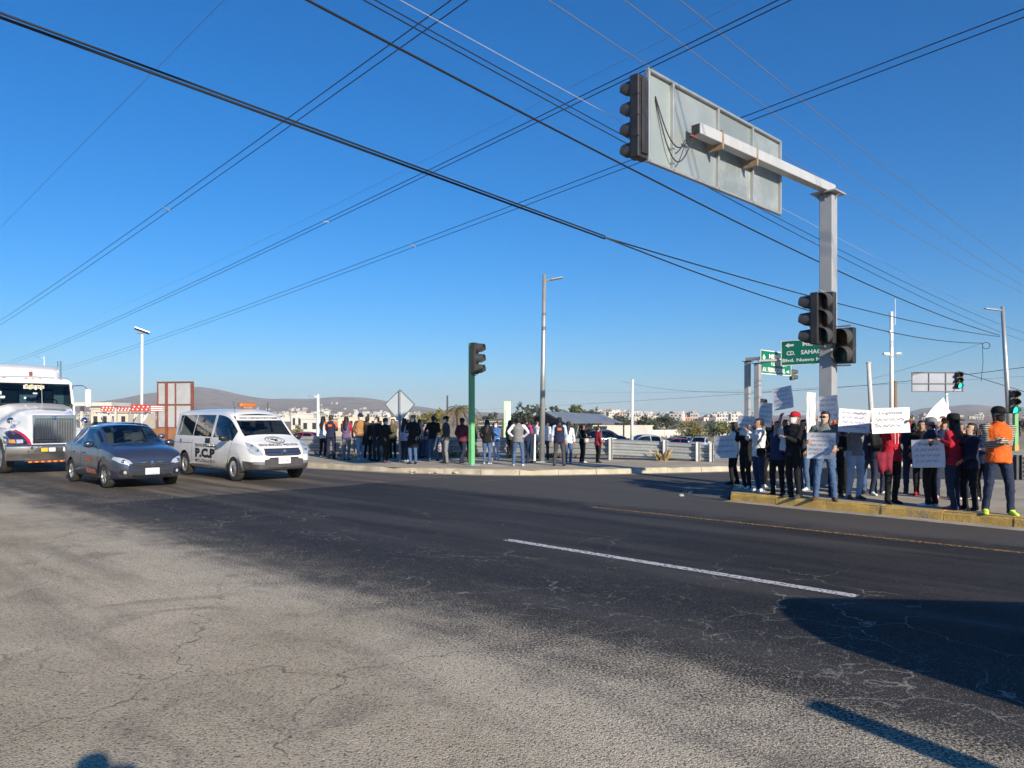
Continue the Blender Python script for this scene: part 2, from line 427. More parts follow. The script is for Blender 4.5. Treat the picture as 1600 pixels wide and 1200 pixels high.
# asphalt: main road, the slip lane between the two islands, the near side
far_edge = [(-150, 169), (-28, 47), (-12, 30.9), (-6.9, 25.8), (-3.6, 23.5), (-.75, 22.45), (.56, 22.3), (3, 22.8), (6.1, 23.7), (9.96, 24.9), (16, 27.5), (24, 31.5), (60, 52)]
road = sheet('road', far_edge + [(110, 40), (160, -150), (-60, -150), (-260, 120)], 0.0, road_mat())

conc = mat('concrete_paving', (.40, .345, .26), .9, 0, .18, 1.3, .4, 50, dirt=.5, dirtcol=(.24, .20, .15))
kerbc = mat('bare_kerb_concrete', (.46, .41, .31), .9, 0, .2, 3, .5, 40, dirt=.6, dirtcol=(.30, .25, .17))
yellow = mat('worn_yellow_kerb_paint', (.53, .34, .085), .8, 0, .2, 5, .6, 40, dirt=.8, dirtcol=(.22, .19, .15))
KH = .15
def island(name, front, back, kerb_of, step=1.0, paint=None):
    """raised slab with single kerb stones along its front edge"""
    poly = front + back
    o = sheet(name, poly, KH, conc); 
    # kerb stones
    pts = [Vector((p[0], p[1], 0)) for p in front]
    seg = [(pts[i + 1] - pts[i]).length for i in range(len(pts) - 1)]; tot = sum(seg)
    def at(d):
        for i, L in enumerate(seg):
            if d <= L or i == len(seg) - 1: return pts[i].lerp(pts[i + 1], d / L)
            d -= L
    d = 0; k = 0
    while d < tot - .05:
        e = min(d + step, tot); a, c = at(d), at(e)
        if (a.y > 60 or a.y < -6): d = e; continue
        t = (c - a).normalized(); nn = Vector((t.y, -t.x, 0))         # outwards, to the road
        j = rnd.uniform(-.012, .012); hz = rnd.uniform(-.006, .006)
        a2, c2 = a + t * .006, c - t * .006
        w = .17
        mb = MB(); top = KH + .008 + hz; nx = 5
        rs = []
        for i in range(nx + 1):
            p = a2.lerp(c2, i / nx); q = rnd.uniform(-.008, .008) if 0 < i < nx else 0; r2 = rnd.uniform(0, .02) * (rnd.random() < .35)
            rs.append([p + nn * (.035 + j) + Vector((0, 0, -.03)), p + nn * (.02 + j + q) + Vector((0, 0, top - .035 - r2)), p + nn * (-.01 + j) + Vector((0, 0, top - r2 * .6)),
                       p - nn * w + Vector((0, 0, top)), p - nn * w + Vector((0, 0, -.03))])
        mb.rings(rs, 0)
        mb.build('kerb_stone', paint(a, k) if paint else kerbc, o)
        d = e; k += 1
    return o

island('corner_pavement', far_edge[1:-1], [(62, 56), (26, 37), (12, 33.0), (0, 33.5), (-14, 34), (-30, 50)], None, 1.15,
       lambda a, k: kerbc)
isl_front = [(4.45, 15.6), (7.8, 11.75), (11, 8.4), (16, 3.4), (26, -7)]
island('traffic_island', isl_front, [(60, -20), (60, 12), (25, 17.2), (12, 18.9), (8, 19.2), (5.6, 19.1)], None, 1.0,
       lambda a, k: yellow if a.x > 4.4 else kerbc)
mb = MB(); mb.add([(4.45, 15.6, KH), (5.6, 19.1, KH), (4.9, 18.95, .05), (4.1, 17.9, .006), (3.75, 17.0, .006), (4.0, 16.05, .006), (4.36, 15.52, .02)], [(0, 1, 2, 3, 4, 5, 6)])
tmp = mb.build('island_ramp', mat('patched_asphalt', (.10, .093, .085), .9, 0, .25, 2, .4, 50)); tmp['kind'] = 'structure'
def gutter(pts, w, z=.004):
    P3 = [Vector((p[0], p[1], 0)) for p in pts]; L = []; Rr_ = []
    for i, p in enumerate(P3):
        d = (P3[min(i + 1, len(P3) - 1)] - P3[max(i - 1, 0)]).normalized(); nn = Vector((d.y, -d.x, 0)); L.append(p); Rr_.append(p + nn * (w + rnd.uniform(-.05, .05)))
    mb = MB(); mb.add([(q.x, q.y, z) for q in L + Rr_], [(i, i + len(L), i + len(L) + 1, i + 1) for i in range(len(L) - 1)]); o = mb.build('gutter', gutm); o['kind'] = 'structure'
gutm = mat('dusty_gutter_concrete', (.36, .32, .26), .95, 0, .25, 3, .4, 30, dirt=.6, dirtcol=(.2, .175, .145))
def dense(pts, n=6): return [(a[0] + (b[0] - a[0]) * k / n, a[1] + (b[1] - a[1]) * k / n) for a, b in zip(pts[:-1], pts[1:]) for k in range(n)] + [pts[-1]]
gutter(dense(isl_front), .36); gutter(dense(far_edge[2:-2]), .42)
# rubble by the two noses
def stone_mesh(r, seed):
    bm = bmesh.new(); bmesh.ops.create_icosphere(bm, subdivisions=2, radius=r); q = random.Random(seed)
    off = Vector((q.random() * 9, q.random() * 9, q.random() * 9))
    for v in bm.verts: v.co *= 1 + .45 * noise.noise(v.co / r * .9 + off); v.co.z *= .6
    me = bpy.data.meshes.new('rubble_stone'); bm.to_mesh(me); bm.free(); me.materials.append(kerbc); return me
stones = [stone_mesh(.06, i) for i in range(4)]
for i in range(40):
    if i < 34: q = P(rnd.uniform(640, 760), rnd.uniform(734, 741), 0); q.z = rnd.uniform(0.0, .05)
    else: q = P(rnd.uniform(1062, 1100), rnd.uniform(766, 776), 0)
    o = link('rubble_stone', rnd.choice(stones), None, q, rnd.uniform(0, 6)); sc = rnd.uniform(.5, 1.5) * (.7 if i >= 34 else 1); o.scale = (sc, sc, sc)
    tag(o, 'small lump of broken concrete on the crumbled kerb near the green signal post' if i < 34 else 'pale lump of broken concrete at the tip of the yellow kerbed island', 'rubble',
        'rubble along the broken kerb' if i < 34 else 'rubble at the island tip')

# painted markings, each a thin sheet on the asphalt
def paintmat(name, col, wear):
    m = mat(name, col, .7, 0, .12, 5)
    nt = m.node_tree; nd = nt.nodes; lk = nt.links; b = nd['Principled BSDF']
    nz = nd.new('ShaderNodeTexNoise'); nz.inputs['Scale'].default_value = 22; nz.inputs['Detail'].default_value = 8; nz.inputs['Roughness'].default_value = .75
    tc = nd.new('ShaderNodeTexCoord'); lk.new(tc.outputs['Object'], nz.inputs['Vector'])
    r = nd.new('ShaderNodeMapRange'); r.inputs['From Min'].default_value = wear; r.inputs['From Max'].default_value = wear + .08
    lk.new(nz.outputs['Fac'], r.inputs['Value']); lk.new(r.outputs[0], b.inputs['Alpha']); return m
wline = paintmat('worn_white_road_paint', (.60, .59, .58), .42)
fline = paintmat('faded_white_road_paint', (.42, .40, .37), .53)
yline = paintmat('worn_yellow_road_paint', (.46, .27, .07), .47)
def strip(name, s0, s1, n0, n1, m, z=.004):
    return sheet(name, [SN(s0, n0), SN(s1, n0), SN(s1, n1), SN(s0, n1)], z, m)
strip('lane_line', -7.55, -2.83, 7.37, 7.51, wline)
strip('lane_line', -27, -17.6, 7.9, 8.02, fline)
strip('edge_line', -9.2, 14, 11.22, 11.33, yline)
strip('edge_line', -44, -18.2, 11.75, 11.87, yline)
strip('stop_line', -16.45, -16.25, 4.8, 11.0, fline)
strip('stop_line', -15.6, -15.1, 2.4, 3.6, fline)
for a, b_ in (((690, 757), (800, 748)), ((560, 744), (580, 742.5)), ((960, 750), (1040, 748)), ((1070, 743), (1108, 742))):
    p, q = P(*a), P(*b_); t = (q - p).normalized(); nn = Vector((-t.y, t.x, 0)) * .08
    sheet('crossing_line', [p - nn, q - nn, q + nn, p + nn], .004, fline)
# dry grass tufts below the guardrail: uncountable
def tufts(name, pts, label, cols, hmin=.12, hmax=.4, blades=26):
    mb = MB()
    for (c, sc) in pts:
        for k in range(blades):
            a = rnd.uniform(0, 6.28); r0 = rnd.uniform(0, .16) * sc; h = rnd.uniform(hmin, hmax) * sc
            b0 = Vector(c) + Vector((math.cos(a) * r0, math.sin(a) * r0, 0)); lean = Vector((math.cos(a), math.sin(a), 0)) * h * rnd.uniform(.2, .9)
            w = Vector((-math.sin(a), math.cos(a), 0)) * .008
            mb.add([b0 - w, b0 + w, b0 + lean * .5 + Vector((0, 0, h * .7)), b0 + lean + Vector((0, 0, h))], [(0, 1, 2), (1, 3, 2)], rnd.randrange(len(cols)))
    o = mb.build(name, cols); tag(o, label, 'grass', kind='stuff'); return o
dry = [mat('straw_grass', (.42, .33, .17), .9), mat('straw_grass_dark', (.28, .21, .10), .9)]
pts = []
for i in range(150):
    x = rnd.uniform(-9, 8.2); pts.append(((x, rnd.uniform(28.7, 31.5), KH), rnd.uniform(.4, 1.0)))
for q in ((1040, 722), (1095, 722), (1055, 720), (858, 718), (700, 716), (1030, 723)):
    for k in range(6): p = P(q[0] + rnd.uniform(-9, 9), q[1] - 3, KH); pts.append((p, rnd.uniform(.6, 1.2)))
tufts('dry_grass', pts, 'dry straw coloured grass under the steel guardrail', dry)
# ------------------------------------------------------------------ traffic signals, masts, signs
lens_off = {'r': mat('red_signal_lens', (.10, .016, .014), .15, 0, .1), 'a': mat('amber_signal_lens', (.12, .055, .01), .15, 0, .1), 'g': mat('green_signal_lens', (.012, .075, .05), .15, 0, .1)}
green_on = emit('green_signal_lamp', (.02, .95, .55), 3.0)
sigblack = mat('signal_housing_black', (.022, .022, .025), .5, 0, .2, 6, dirt=.3, dirtcol=(.09, .085, .08))
visin = mat('signal_visor_grey', (.05, .05, .052), .6, 0, .2, 6, dirt=.4, dirtcol=(.13, .125, .12))

def signal_head(parent, c, fdir, n=3, pitch=.36, lit=None, name='signal_head', plate=False, vis=.26):
    """housing with n lenses under tunnel visors, facing fdir; c = centre"""
    f = Vector(fdir).normalized(); M = frame(c, f)
    h = pitch * n; w = pitch * .98; r = pitch * .42
    mb = MB(); mb.box((-.09, 0, 0), (.17, w, h), 0, M, .02)
    for k in range(n - 1): mb.box((-.09, 0, h / 2 - pitch * (k + 1)), (.178, w + .008, .012), 0, M)
    mb.box((-.19, 0, 0), (.03, w * .5, h * .9), 0, M, .01)
    hd = mb.build(name, sigblack, parent)
    if plate:
        p = MB(); p.box((-.10, 0, 0), (.012, w + .16, h + .14), 0, M); p.build('back_plate', sigblack, hd)
    for k in range(n):
        z = h / 2 - pitch * (k + .5)
        colr = ('r', 'a', 'g')[min(k, 2)] if n < 4 else ('r', 'a', 'g', 'g')[k]
        if n == 2: colr = ('a', 'g')[k]
        L = MB(); L.lathe([(0.001, .025), (r * .5, .02), (r * .85, .008), (r, -.004)], M @ Vector((0, 0, z)), M.to_3x3() @ Vector((1, 0, 0)), 16)
        L.build('lens', green_on if lit == k else lens_off[colr], hd, True)
        V = MB(); rs = []
        for (dx, cut) in ((-.004, 0), (vis * .5, 18), (vis, 55)):
            rs.append([M @ Vector((dx, math.sin(t) * r * 1.1, z + math.cos(t) * r * 1.1 - dx * .10)) for t in [R(-155 + cut + (310 - 2 * cut) * i / 14) for i in range(15)]])
        rs2 = [[M @ (M.inverted() @ p - Vector((0, 0, 0)) - Vector((0, (M.inverted() @ p).y * .05, ((M.inverted() @ p).z - z) * .05))) for p in rr] for rr in rs]
        V.rings(rs, 0, False, False); V.rings(rs2, 0, False, False)
        V.build('visor', visin, hd, True)
    return hd

def sq_tube(mb, a, b, w, mi=0, h=None, up=(0, 0, 1), ext=0):
    a, b = Vector(a), Vector(b); d = (b - a); L = d.length; d.normalize()
    upv = Vector(up) if abs(d.dot(Vector(up))) < .95 else Vector((.7071, .7071, 0))
    M = frame((a + b) / 2, d, upv)
    mb.box((0, 0, 0), (L + ext, w, h or w), 0 if mi is None else mi, M, min(w, h or w) * .08)

# --- the near mast arm with the back of a big road sign
MA = Vector((7.0, 17.0, 0))
mast = thing('signal_mast', 'grey square steel mast with long arm holding a large sign seen from behind', 'traffic signal', MA)
def ml(t, z, off=0.0):           # t metres out along the arm, off metres towards +u
    return -N * t + U * off + Vector((0, 0, z))
mb = MB(); M0 = frame((0, 0, 0), U); mb.box((0, 0, 3.38), (.29, .29, 6.45), 0, M0, .018); mb.build('pole', greypaint(), mast)
mb = MB(); mb.box((0, 0, KH + .012), (.55, .55, .03), 0, M0); mb.box((0, 0, 6.625), (.56, .56, .03), 0, M0)
for s in (-1, 1):
    for ax in (0, 1):
        q = Vector((s * .2, 0, 6.54)) if ax == 0 else Vector((0, s * .2, 6.54))
        mb.add([q + Vector((0, 0, .07)) + (Vector((s * .07, 0, 0)) if ax == 0 else Vector((0, s * .07, 0))), q + Vector((0, 0, .07)) - (Vector((s * .05, 0, 0)) if ax == 0 else Vector((0, s * .05, 0))), q + Vector((0, 0, -.08)) - (Vector((s * .05, 0, 0)) if ax == 0 else Vector((0, s * .05, 0)))], [(0, 1, 2), (2, 1, 0)], 0, M0)
mb.build('flange_plate', greypaint(), mast)
mb = MB(); sq_tube(mb, ml(-.18, 6.75), ml(5.45, 6.62), .195); mb.build('arm', mat('arm_light_grey_paint', (.48, .49, .50), .42, .1, .06, 3, dirt=.2), mast)
mb = MB(); sq_tube(mb, ml(5.452, 6.62), ml(5.462, 6.62), .16); mb.build('arm_end_opening', darkmetal(), mast)
mb = MB(); sq_tube(mb, ml(5.42, 6.60, .0) + Vector((0, 0, -.125)), ml(5.62, 6.60, 0) + Vector((0, 0, -.125)), .03); mb.build('conduit', mat('rust_red', (.26, .06, .04), .8), mast)
panel_back = mat('sign_back_aluminium', (.40, .44, .44), .45, .35, .10, 1.2, dirt=.55, dirtcol=(.60, .63, .62))
T0, T1, ZA, ZB = 1.9, 6.60, 7.36, 5.84
mb = MB(); sp = MB()
Mp = frame(ml((T0 + T1) / 2, (ZA + ZB) / 2, -.24), N)
pw = T1 - T0
edges = [0, .255 * pw, .53 * pw, .845 * pw, pw]       # from the pole side outwards: sheets between stiffeners
sign = MB(); sign.box((0, 0, 0), (pw - .02, .01, ZA - ZB - .02), 0, Mp); so = sign.build('sign_panel', panel_back, mast)
# single sheets (back of the sign)
for i in range(4):
    a, b_ = edges[i], edges[i + 1]
    q = MB(); q.box((pw / 2 - (a + b_) / 2, -.012 - .002 * (i % 2), 0), (b_ - a - .01, .01, ZA - ZB - .06), 0, Mp)
    q.build('sheet', mat('sign_back_sheet_%s' % 'abcd'[i], ((.30, .34, .34), (.27, .31, .31), (.32, .36, .36), (.36, .41, .39))[i], .42, .35, .06, 2.0, dirt=(.75, .7, .35, .08)[i], dirtcol=(.50, .53, .53)), so)
for e in edges:
    q = MB(); q.box((pw / 2 - min(max(e, .025), pw - .025), -.045, 0), (.05, .07, ZA - ZB + (.0 if 0 < e < pw else .004)), 0, Mp, .006); q.build('stiffener', galv(), so)
for z in (1, -1):
    q = MB(); q.box((0, -.043, z * ((ZA - ZB) / 2 - .02)), (pw + .012, .074, .045), 0, Mp, .006); q.build('frame_rail', galv(), so)
for e in (.33, .60):
    q = MB(); q.box((pw / 2 - pw * e, -.20, .0), (.05, .30, .34), 0, Mp, .006); q.build('bracket', mat('rusty_bracket', (.30, .22, .15), .7, .3, .3, 14), so)
q = MB(); c0 = Mp @ Vector((-pw / 2 + .25, -.03, .38)); c1 = ml(5.46, 6.6)
for dz, mid in ((0, .55), (-.05, .75)):
    pts = [c0.lerp(c1, t) + Vector((0, 0, -math.sin(min(1, t * 1.02) * math.pi) * mid)) + Vector((0, 0, dz)) for t in [i / 16 for i in range(17)]]
    q.tube(pts, .011, 5)
q.build('cable', blackp(), mast, True)
signal_head(mast, ml(T1 + .10, 6.54, -.36), -U, 4, .335, vis=.20)
signal_head(mast, ml(.66, 3.80, -.05), -U, 3, .37, vis=.26)
signal_head(mast, ml(.56, 3.82, .16), -N, 3, .37, vis=.26)
signal_head(mast, ml(.02, 3.25, .36), -N, 2, .39, vis=.30, plate=False)
q = MB()
for z in (4.42, 3.24): q.tube([ml(.1, z, 0), ml(.6, z, .05)], .022, 6)
for z in (3.68, 2.82): q.tube([ml(0, z, .1), ml(0, z, .5)], .022, 6)
q.build('signal_bracket', galv(), mast)['kind'] = 'stuff'

# --- green signal post on the corner pavement (side view)
gp = P(737, 727, KH)
post = thing('signal_post', 'green signal post with one three lens head on the far pavement', 'traffic signal', gp)
mb = MB(); mb.box((0, 0, 1.95), (.15, .15, 3.9), 0, frame((0, 0, 0), U), .012); mb.build('post', mat('signal_green_paint', (.15, .46, .19), .5, 0, .08, 3, dirt=.15), post)
mb = MB(); mb.box((0, 0, .012), (.36, .36, .024), 0, frame((0, 0, 0), U)); mb.build('base_plate', galv(), post)
signal_head(post, U * .26 + Vector((0, 0, 3.39)), U + Vector((.35, .35, 0)), 3, .33, vis=.24)
mb = MB(); mb.tube([(.0, 0, 2.86), U * .2 + Vector((0, 0, 2.86))], .02, 6); mb.tube([(.0, 0, 3.8), U * .2 + Vector((0, 0, 3.8))], .02, 6); mb.build('signal_bracket', galv(), post)

# --- diamond warning sign seen from behind
dp = P(624.5, 722, KH)
o = thing('warning_sign', 'grey back of a diamond shaped road sign among the far crowd', 'road sign', dp)
mb = MB(); mb.box((0, 0, 1.22), (.06, .06, 2.44), 0, None, .006); mb.build('post', mat('dull_post_steel', (.22, .23, .25), .5, .4, .15), o)
mb = MB(); h = .5; rs = []
for y in (.045, .052): rs.append([(0, y, 1.92 - h * 1.13), (h, y, 1.97), (0, y, 1.92 + h * 1.10), (-h, y, 1.97)])
mb.rings(rs); mb.build('plate', mat('sign_back_zinc', (.50, .54, .55), .4, .45, .06, 2), o)
mb = MB()
for a, b_ in ((0, 1), (1, 2), (2, 3), (3, 0)): mb.tube([Vector(rs[0][a]) - Vector((0, .006, 0)), Vector(rs[0][b_]) - Vector((0, .006, 0))], .011, 5)
mb.build('rim', darkmetal(), o)

# --- lamps
def street_lamp(name, label, base, top_z, arm, side, r=.09, lean=(0, 0), m=None, group=None):
    o = thing(name, label, 'street lamp', base, 0, group); m = m or galv(); H = top_z - base[2]
    tip = Vector((lean[0], lean[1], H))
    mb = MB(); mb.tube([(0, 0, 0), tip * .5, tip], [r, r * .82, r * .62], 10); mb.build('pole', m, o, True)
    mb = MB(); mb.box((0, 0, .015), (r * 4, r * 4, .03)); mb.build('base_plate', m, o)
    a0 = tip - Vector((0, 0, .22)); a1 = a0 + Vector((side * arm, 0, .12))
    mb = MB(); mb.tube([a0, a0.lerp(a1, .45)], r * .4, 6); mb.build('arm', m, o)
    mb = MB(); c = a0.lerp(a1, .68); M = frame(c, (a1 - a0))
    mb.box((0, 0, 0), (arm * .66, .2, .06), 0, M, .02); mb.build('luminaire', mat('lamp_housing_grey', (.35, .36, .38), .4, .3), o)
    return o
street_lamp('street_lamp', 'tall galvanised street lamp standing among the far crowd', P(846.5, 722, KH), 6.55, .62, 1, .105, (.09, 0))
street_lamp('street_lamp', 'tall slightly tilted street lamp at the far right edge', Vector((D(1580, 700, 44).x, 44, -.5)), 8.0, 1.0, -1, .16, (-.5, 0))
street_lamp('street_lamp', 'thin distant street lamp rising behind the truck roof', Vector((D(69, 660, 95).x, 95, -1.9)), 9.2, 1.2, -1, .08, (0, 0), whitepaint())
street_lamp('street_lamp', 'white distant street lamp between the van and the far crowd', Vector((D(497, 660, 62).x, 62, -1.3)), 3.5, .8, -1, .16, (0, 0), whitepaint())
b0 = Vector((D(221, 640, 55).x, 55, -1.0))
o = thing('solar_lamp', 'white solar street lamp with tilted panel behind the grey sedan', 'street lamp', b0)
mb = MB(); mb.tube([(0, 0, 0), (.05, 0, 8.6)], [.11, .085], 10); mb.build('pole', whitepaint(), o, True)
mb = MB(); M = Matrix.Translation((.05, 0, 8.85)) @ Matrix.Rotation(R(14), 4, 'Y') @ Matrix.Rotation(R(-16), 4, 'X') @ Matrix.Rotation(R(25), 4, 'Z')
mb.box((0, 0, 0), (1.0, .7, .04), 0, M); mb.build('solar_panel', mat('solar_panel_blue', (.03, .04, .09), .2, .3), o)
mb = MB(); mb.box((-.15, 0, 8.68), (.5, .2, .07), 0, None, .02); mb.build('luminaire', mat('lamp_housing_grey', (.35, .36, .38)), o)

# --- plain posts and the camera mast
def post_thing(name, label, cat, base, top, r0, r1, m, seg=10):
    o = thing(name, label, cat, base); top = Vector(top) - Vector(base)
    mb = MB(); mb.tube([(0, 0, 0), top * .5, top], [r0, (r0 + r1) / 2, r1], seg); mb.build('shaft', m, o, True)
    mb = MB(); mb.lathe([(.0, .0), (r1 * 1.25, .0), (r1 * 1.25, .05), (0.0, .07)], top, (0, 0, 1), seg); mb.build('cap', m, o)
    return o
post_thing('white_pole', 'tall plain white pole behind the guardrail and parked cars', 'pole', D(987, 700, 62), D(988.5, 594, 62), .13, .10, whitepaint())
post_thing('concrete_post', 'slanted pale concrete post right of the big signal mast', 'post', D(1364, 690, 30), D(1357, 568, 30), .10, .075, mat('pale_concrete', (.55, .53, .50), .85))
post_thing('wooden_post', 'brown wooden post close behind the camera mast', 'post', D(1399, 690, 47), D(1398.5, 597, 47), .13, .12, mat('weathered_wood', (.20, .14, .09), .9, 0, .25, 12))
post_thing('dark_pole', 'thin dark utility pole far off above the white van', 'pole', D(418, 660, 150), D(418.5, 629, 150), .12, .09, mat('dark_wood', (.08, .07, .06), .9))
post_thing('dark_pole', 'dark utility pole beside the dry palm tree', 'pole', D(699, 690, 80), D(699, 619, 80), .12, .09, mat('dark_wood', (.08, .07, .06), .9))
cb = D(1393, 690, 45)
o = thing('camera_mast', 'white security camera mast with aerial rising above the placards', 'mast', cb)
Hm = D(1392, 487, 45).z - cb.z
mb = MB(); mb.tube([(0, 0, 0), (0, 0, Hm)], [.13, .09], 10); mb.build('pole', whitepaint(), o, True)
mb = MB(); mb.tube([(.0, 0, Hm - .75), (.22, 0, Hm - .75), (.22, 0, Hm + .75)], .018, 5); mb.build('aerial', whitepaint(), o)
for s in (-1, 1):
    mb = MB(); zc = Hm - 2.5; mb.tube([(0, 0, zc - .1), (s * .25, 0, zc)], .03, 6); mb.box((s * .36, -.08, zc + .03), (.34, .22, .13), 0, None, .03)
    mb.lathe([(.001, -.07), (.06, -.05), (.08, 0)], (s * .36, -.08, zc - .03), (0, 0, 1), 10); mb.build('camera', whitepaint(), o)
mb = MB(); mb.box((-.08, -.1, Hm - .3), (.1, .16, .3), 0, None, .02); mb.box((-.12, -.1, Hm - 1.2), (.16, .2, .16), 0, None, .02); mb.build('equipment_box', whitepaint(), o)

# --- green direction signs on far masts, facing us
sgreen = mat('sign_green', (.0, .16, .095), .4, 0, .05, 2); swhite = mat('sign_white_sheeting', (.80, .80, .78), .45, 0, .04)
def arrow_geo(kind):
    if kind == 'up': return [(-.5, -.1), (.5, -.1), (.3, -.5), (-.3, -.5), (0, .6)], [(0, 2 + 1, 2, 1), (0, 1, 4)]
    v = [(-.6, 0), (-.05, .55), (-.05, .2), (.6, .2), (.6, -.2), (-.05, -.2), (-.05, -.55)]
    if kind == 'right': v = [(-a, b) for a, b in v]
    return v, [(0, 6, 5, 2, 1), (2, 5, 4, 3)]
def direction_sign(parent, a, along, face, w, h, rows):
    """a = lower left corner as seen; along = unit vector to the right as seen; face = towards the reader"""
    along = Vector(along); face = Vector(face)
    M = Matrix(((along.x, -face.x, 0, a[0]), (along.y, -face.y, 0, a[1]), (0, 0, 1, a[2]), (0, 0, 0, 1)))
    mb = MB(); mb.box((w / 2, 0, h / 2), (w, .02, h), 0, M); p = mb.build('sign_panel', sgreen, parent)
    mb = MB(); t = .05
    for c, sz in (((w / 2, -.013, t / 2), (w, .006, t)), ((w / 2, -.013, h - t / 2), (w, .006, t)), ((t / 2, -.013, h / 2), (t, .006, h - 2 * t)), ((w - t / 2, -.013, h / 2), (t, .006, h - 2 * t))): mb.box(c, sz, 0, M)
    mb.build('border', swhite, p)
    mb = MB()
    for (kind, txt, cx, cy, ww, hh) in rows:
        g = arrow_geo(kind) if kind else text_geo(txt, 1, .028)
        g = fit(g, ww * w, hh * h)
        mb = MB(); mb.add([(cx * w + q[0], -.0135, cy * h + q[1]) for q in g[0]], g[1], 0, M); mb.build('arrow' if kind else 'lettering', swhite, p)
    return p
pA = Vector((14.6, 47.6, -.6))
o = thing('sign_mast', 'far grey mast with green sign reading CD. SAHAGUN and Blvd. Nuevo', 'road sign', pA)
mb = MB(); mb.box((0, 0, 2.85), (.30, .30, 5.7), 0, frame((0, 0, 0), U), .015); mb.build('pole', greypaint(), o)
mb = MB(); mb.box((0, 0, 5.72), (.5, .5, .03), 0, frame((0, 0, 0), U)); mb.build('flange_plate', darkmetal(), o)
mb = MB(); sq_tube(mb, U * -.1 + Vector((0, 0, 5.85)), U * 4.8 + Vector((0, 0, 5.95)), .2); mb.build('arm', greypaint(), o)
a = Vector((16.2, 46, 4.72)) - pA - N * .2
direction_sign(o, a, U, -N, 3.42, 1.5, [('left', '', .155, .80, .155, .2), (None, 'MEXICO', .62, .82, .46, .17), (None, 'CD.', .18, .49, .155, .17), (None, 'SAHAGUN', .62, .50, .52, .17), (None, 'Blvd. Nuevo Hidalgo', .5, .19, .94, .17)])
pB = Vector((14.33, 44.8, -.5))
o = thing('sign_mast', 'far grey mast with green sign reading MEXICO TIZAYUCA AV. FERROCARRIL', 'road sign', pB)
mb = MB(); mb.box((0, 0, 2.65), (.32, .32, 5.3), 0, frame((0, 0, 0), U), .015); mb.build('pole', greypaint(), o)
mb = MB(); mb.box((0, 0, 5.31), (.52, .52, .03), 0, frame((0, 0, 0), U)); mb.build('flange_plate', darkmetal(), o)
mb = MB(); sq_tube(mb, N * -.1 + U * .1 + Vector((0, 0, 5.45)), N * 2.4 + U * .12 + Vector((0, 0, 5.62)), .12); mb.build('arm', greypaint(), o)
a = Vector((14.55, 45, 4.22)) - pB
direction_sign(o, a, N, U, 4.0, 1.42, [('up', '', .11, .72, .09, .22), (None, 'MEXICO', .52, .76, .5, .19), (None, 'TIZAYUCA', .57, .48, .52, .2), (None, 'AV. FERROCARRIL', .43, .19, .74, .2), ('right', '', .89, .17, .10, .19)])
signal_head(o, a + N * 4.3 + Vector((0, 0, .1)), U * .6 + N * .7, 2, .34)
signal_head(o, Vector((.25, 0, 2.9)), U, 2, .36)

# --- far right: back of a sign with a green light, and a signal on a green post
pC = Vector((D(1480, 700, 60).x, 60, -1.2))
o = thing('signal_mast', 'far mast with back of a blue grey sign and lit green light', 'traffic signal', pC)
zt = D(1480, 612, 60).z + 1.2
mb = MB(); mb.tube([(0.2, 0, 0), (-.1, 0, zt + .4)], [.13, .10], 10); mb.build('pole', whitepaint(), o, True)
x0, x1 = D(1423, 600, 60).x - pC.x, D(1502, 600, 60).x - pC.x
bluegrey = mat('sign_back_bluegrey', (.22, .24, .29), .5, .3, .1, 1)
for i in range(3):
    mb = MB(); w = (x1 - x0) / 3; mb.box((x0 + w * (i + .5), -.15, zt + .75), (w - .03, .02, 1.5), 0, None); mb.build('sheet', bluegrey, o)
mb = MB()
for i in range(4): mb.box((x0 + (x1 - x0) * i / 3, -.19, zt + .75), (.07, .05, 1.52))
for z in (.01, .62, 1.49): mb.box(((x0 + x1) / 2, -.21, zt + z), (x1 - x0 + .08, .05, .07))
mb.build('sign_frame', mat('dark_blue_steel', (.07, .08, .11), .5, .3), o)
signal_head(o, Vector((D(1495, 600, 60).x - pC.x, -.35, zt + .9)), (0, -1, 0), 3, .42, lit=2)
pD = Vector((D(1584, 700, 35).x, 35, -.1))
o = thing('signal_post', 'green post with lit green traffic light beside man in orange vest', 'traffic signal', pD)
mb = MB(); mb.box((.08, 0, 1.4), (.17, .17, 2.8), 0, None, .012); mb.build('post', mat('signal_green_paint_light', (.17, .42, .16), .5, 0, .08), o)
mb = MB(); mb.box((.08, 0, .25), (.2, .2, .5), 0, None, .012); mb.build('post_foot', mat('orange_post_foot', (.55, .30, .06), .6), o)
signal_head(o, Vector((D(1580.5, 628, 35).x - pD.x, -.2, D(1580, 628, 35).z + .1)), (-.1, -1, 0), 3, .355, lit=2)

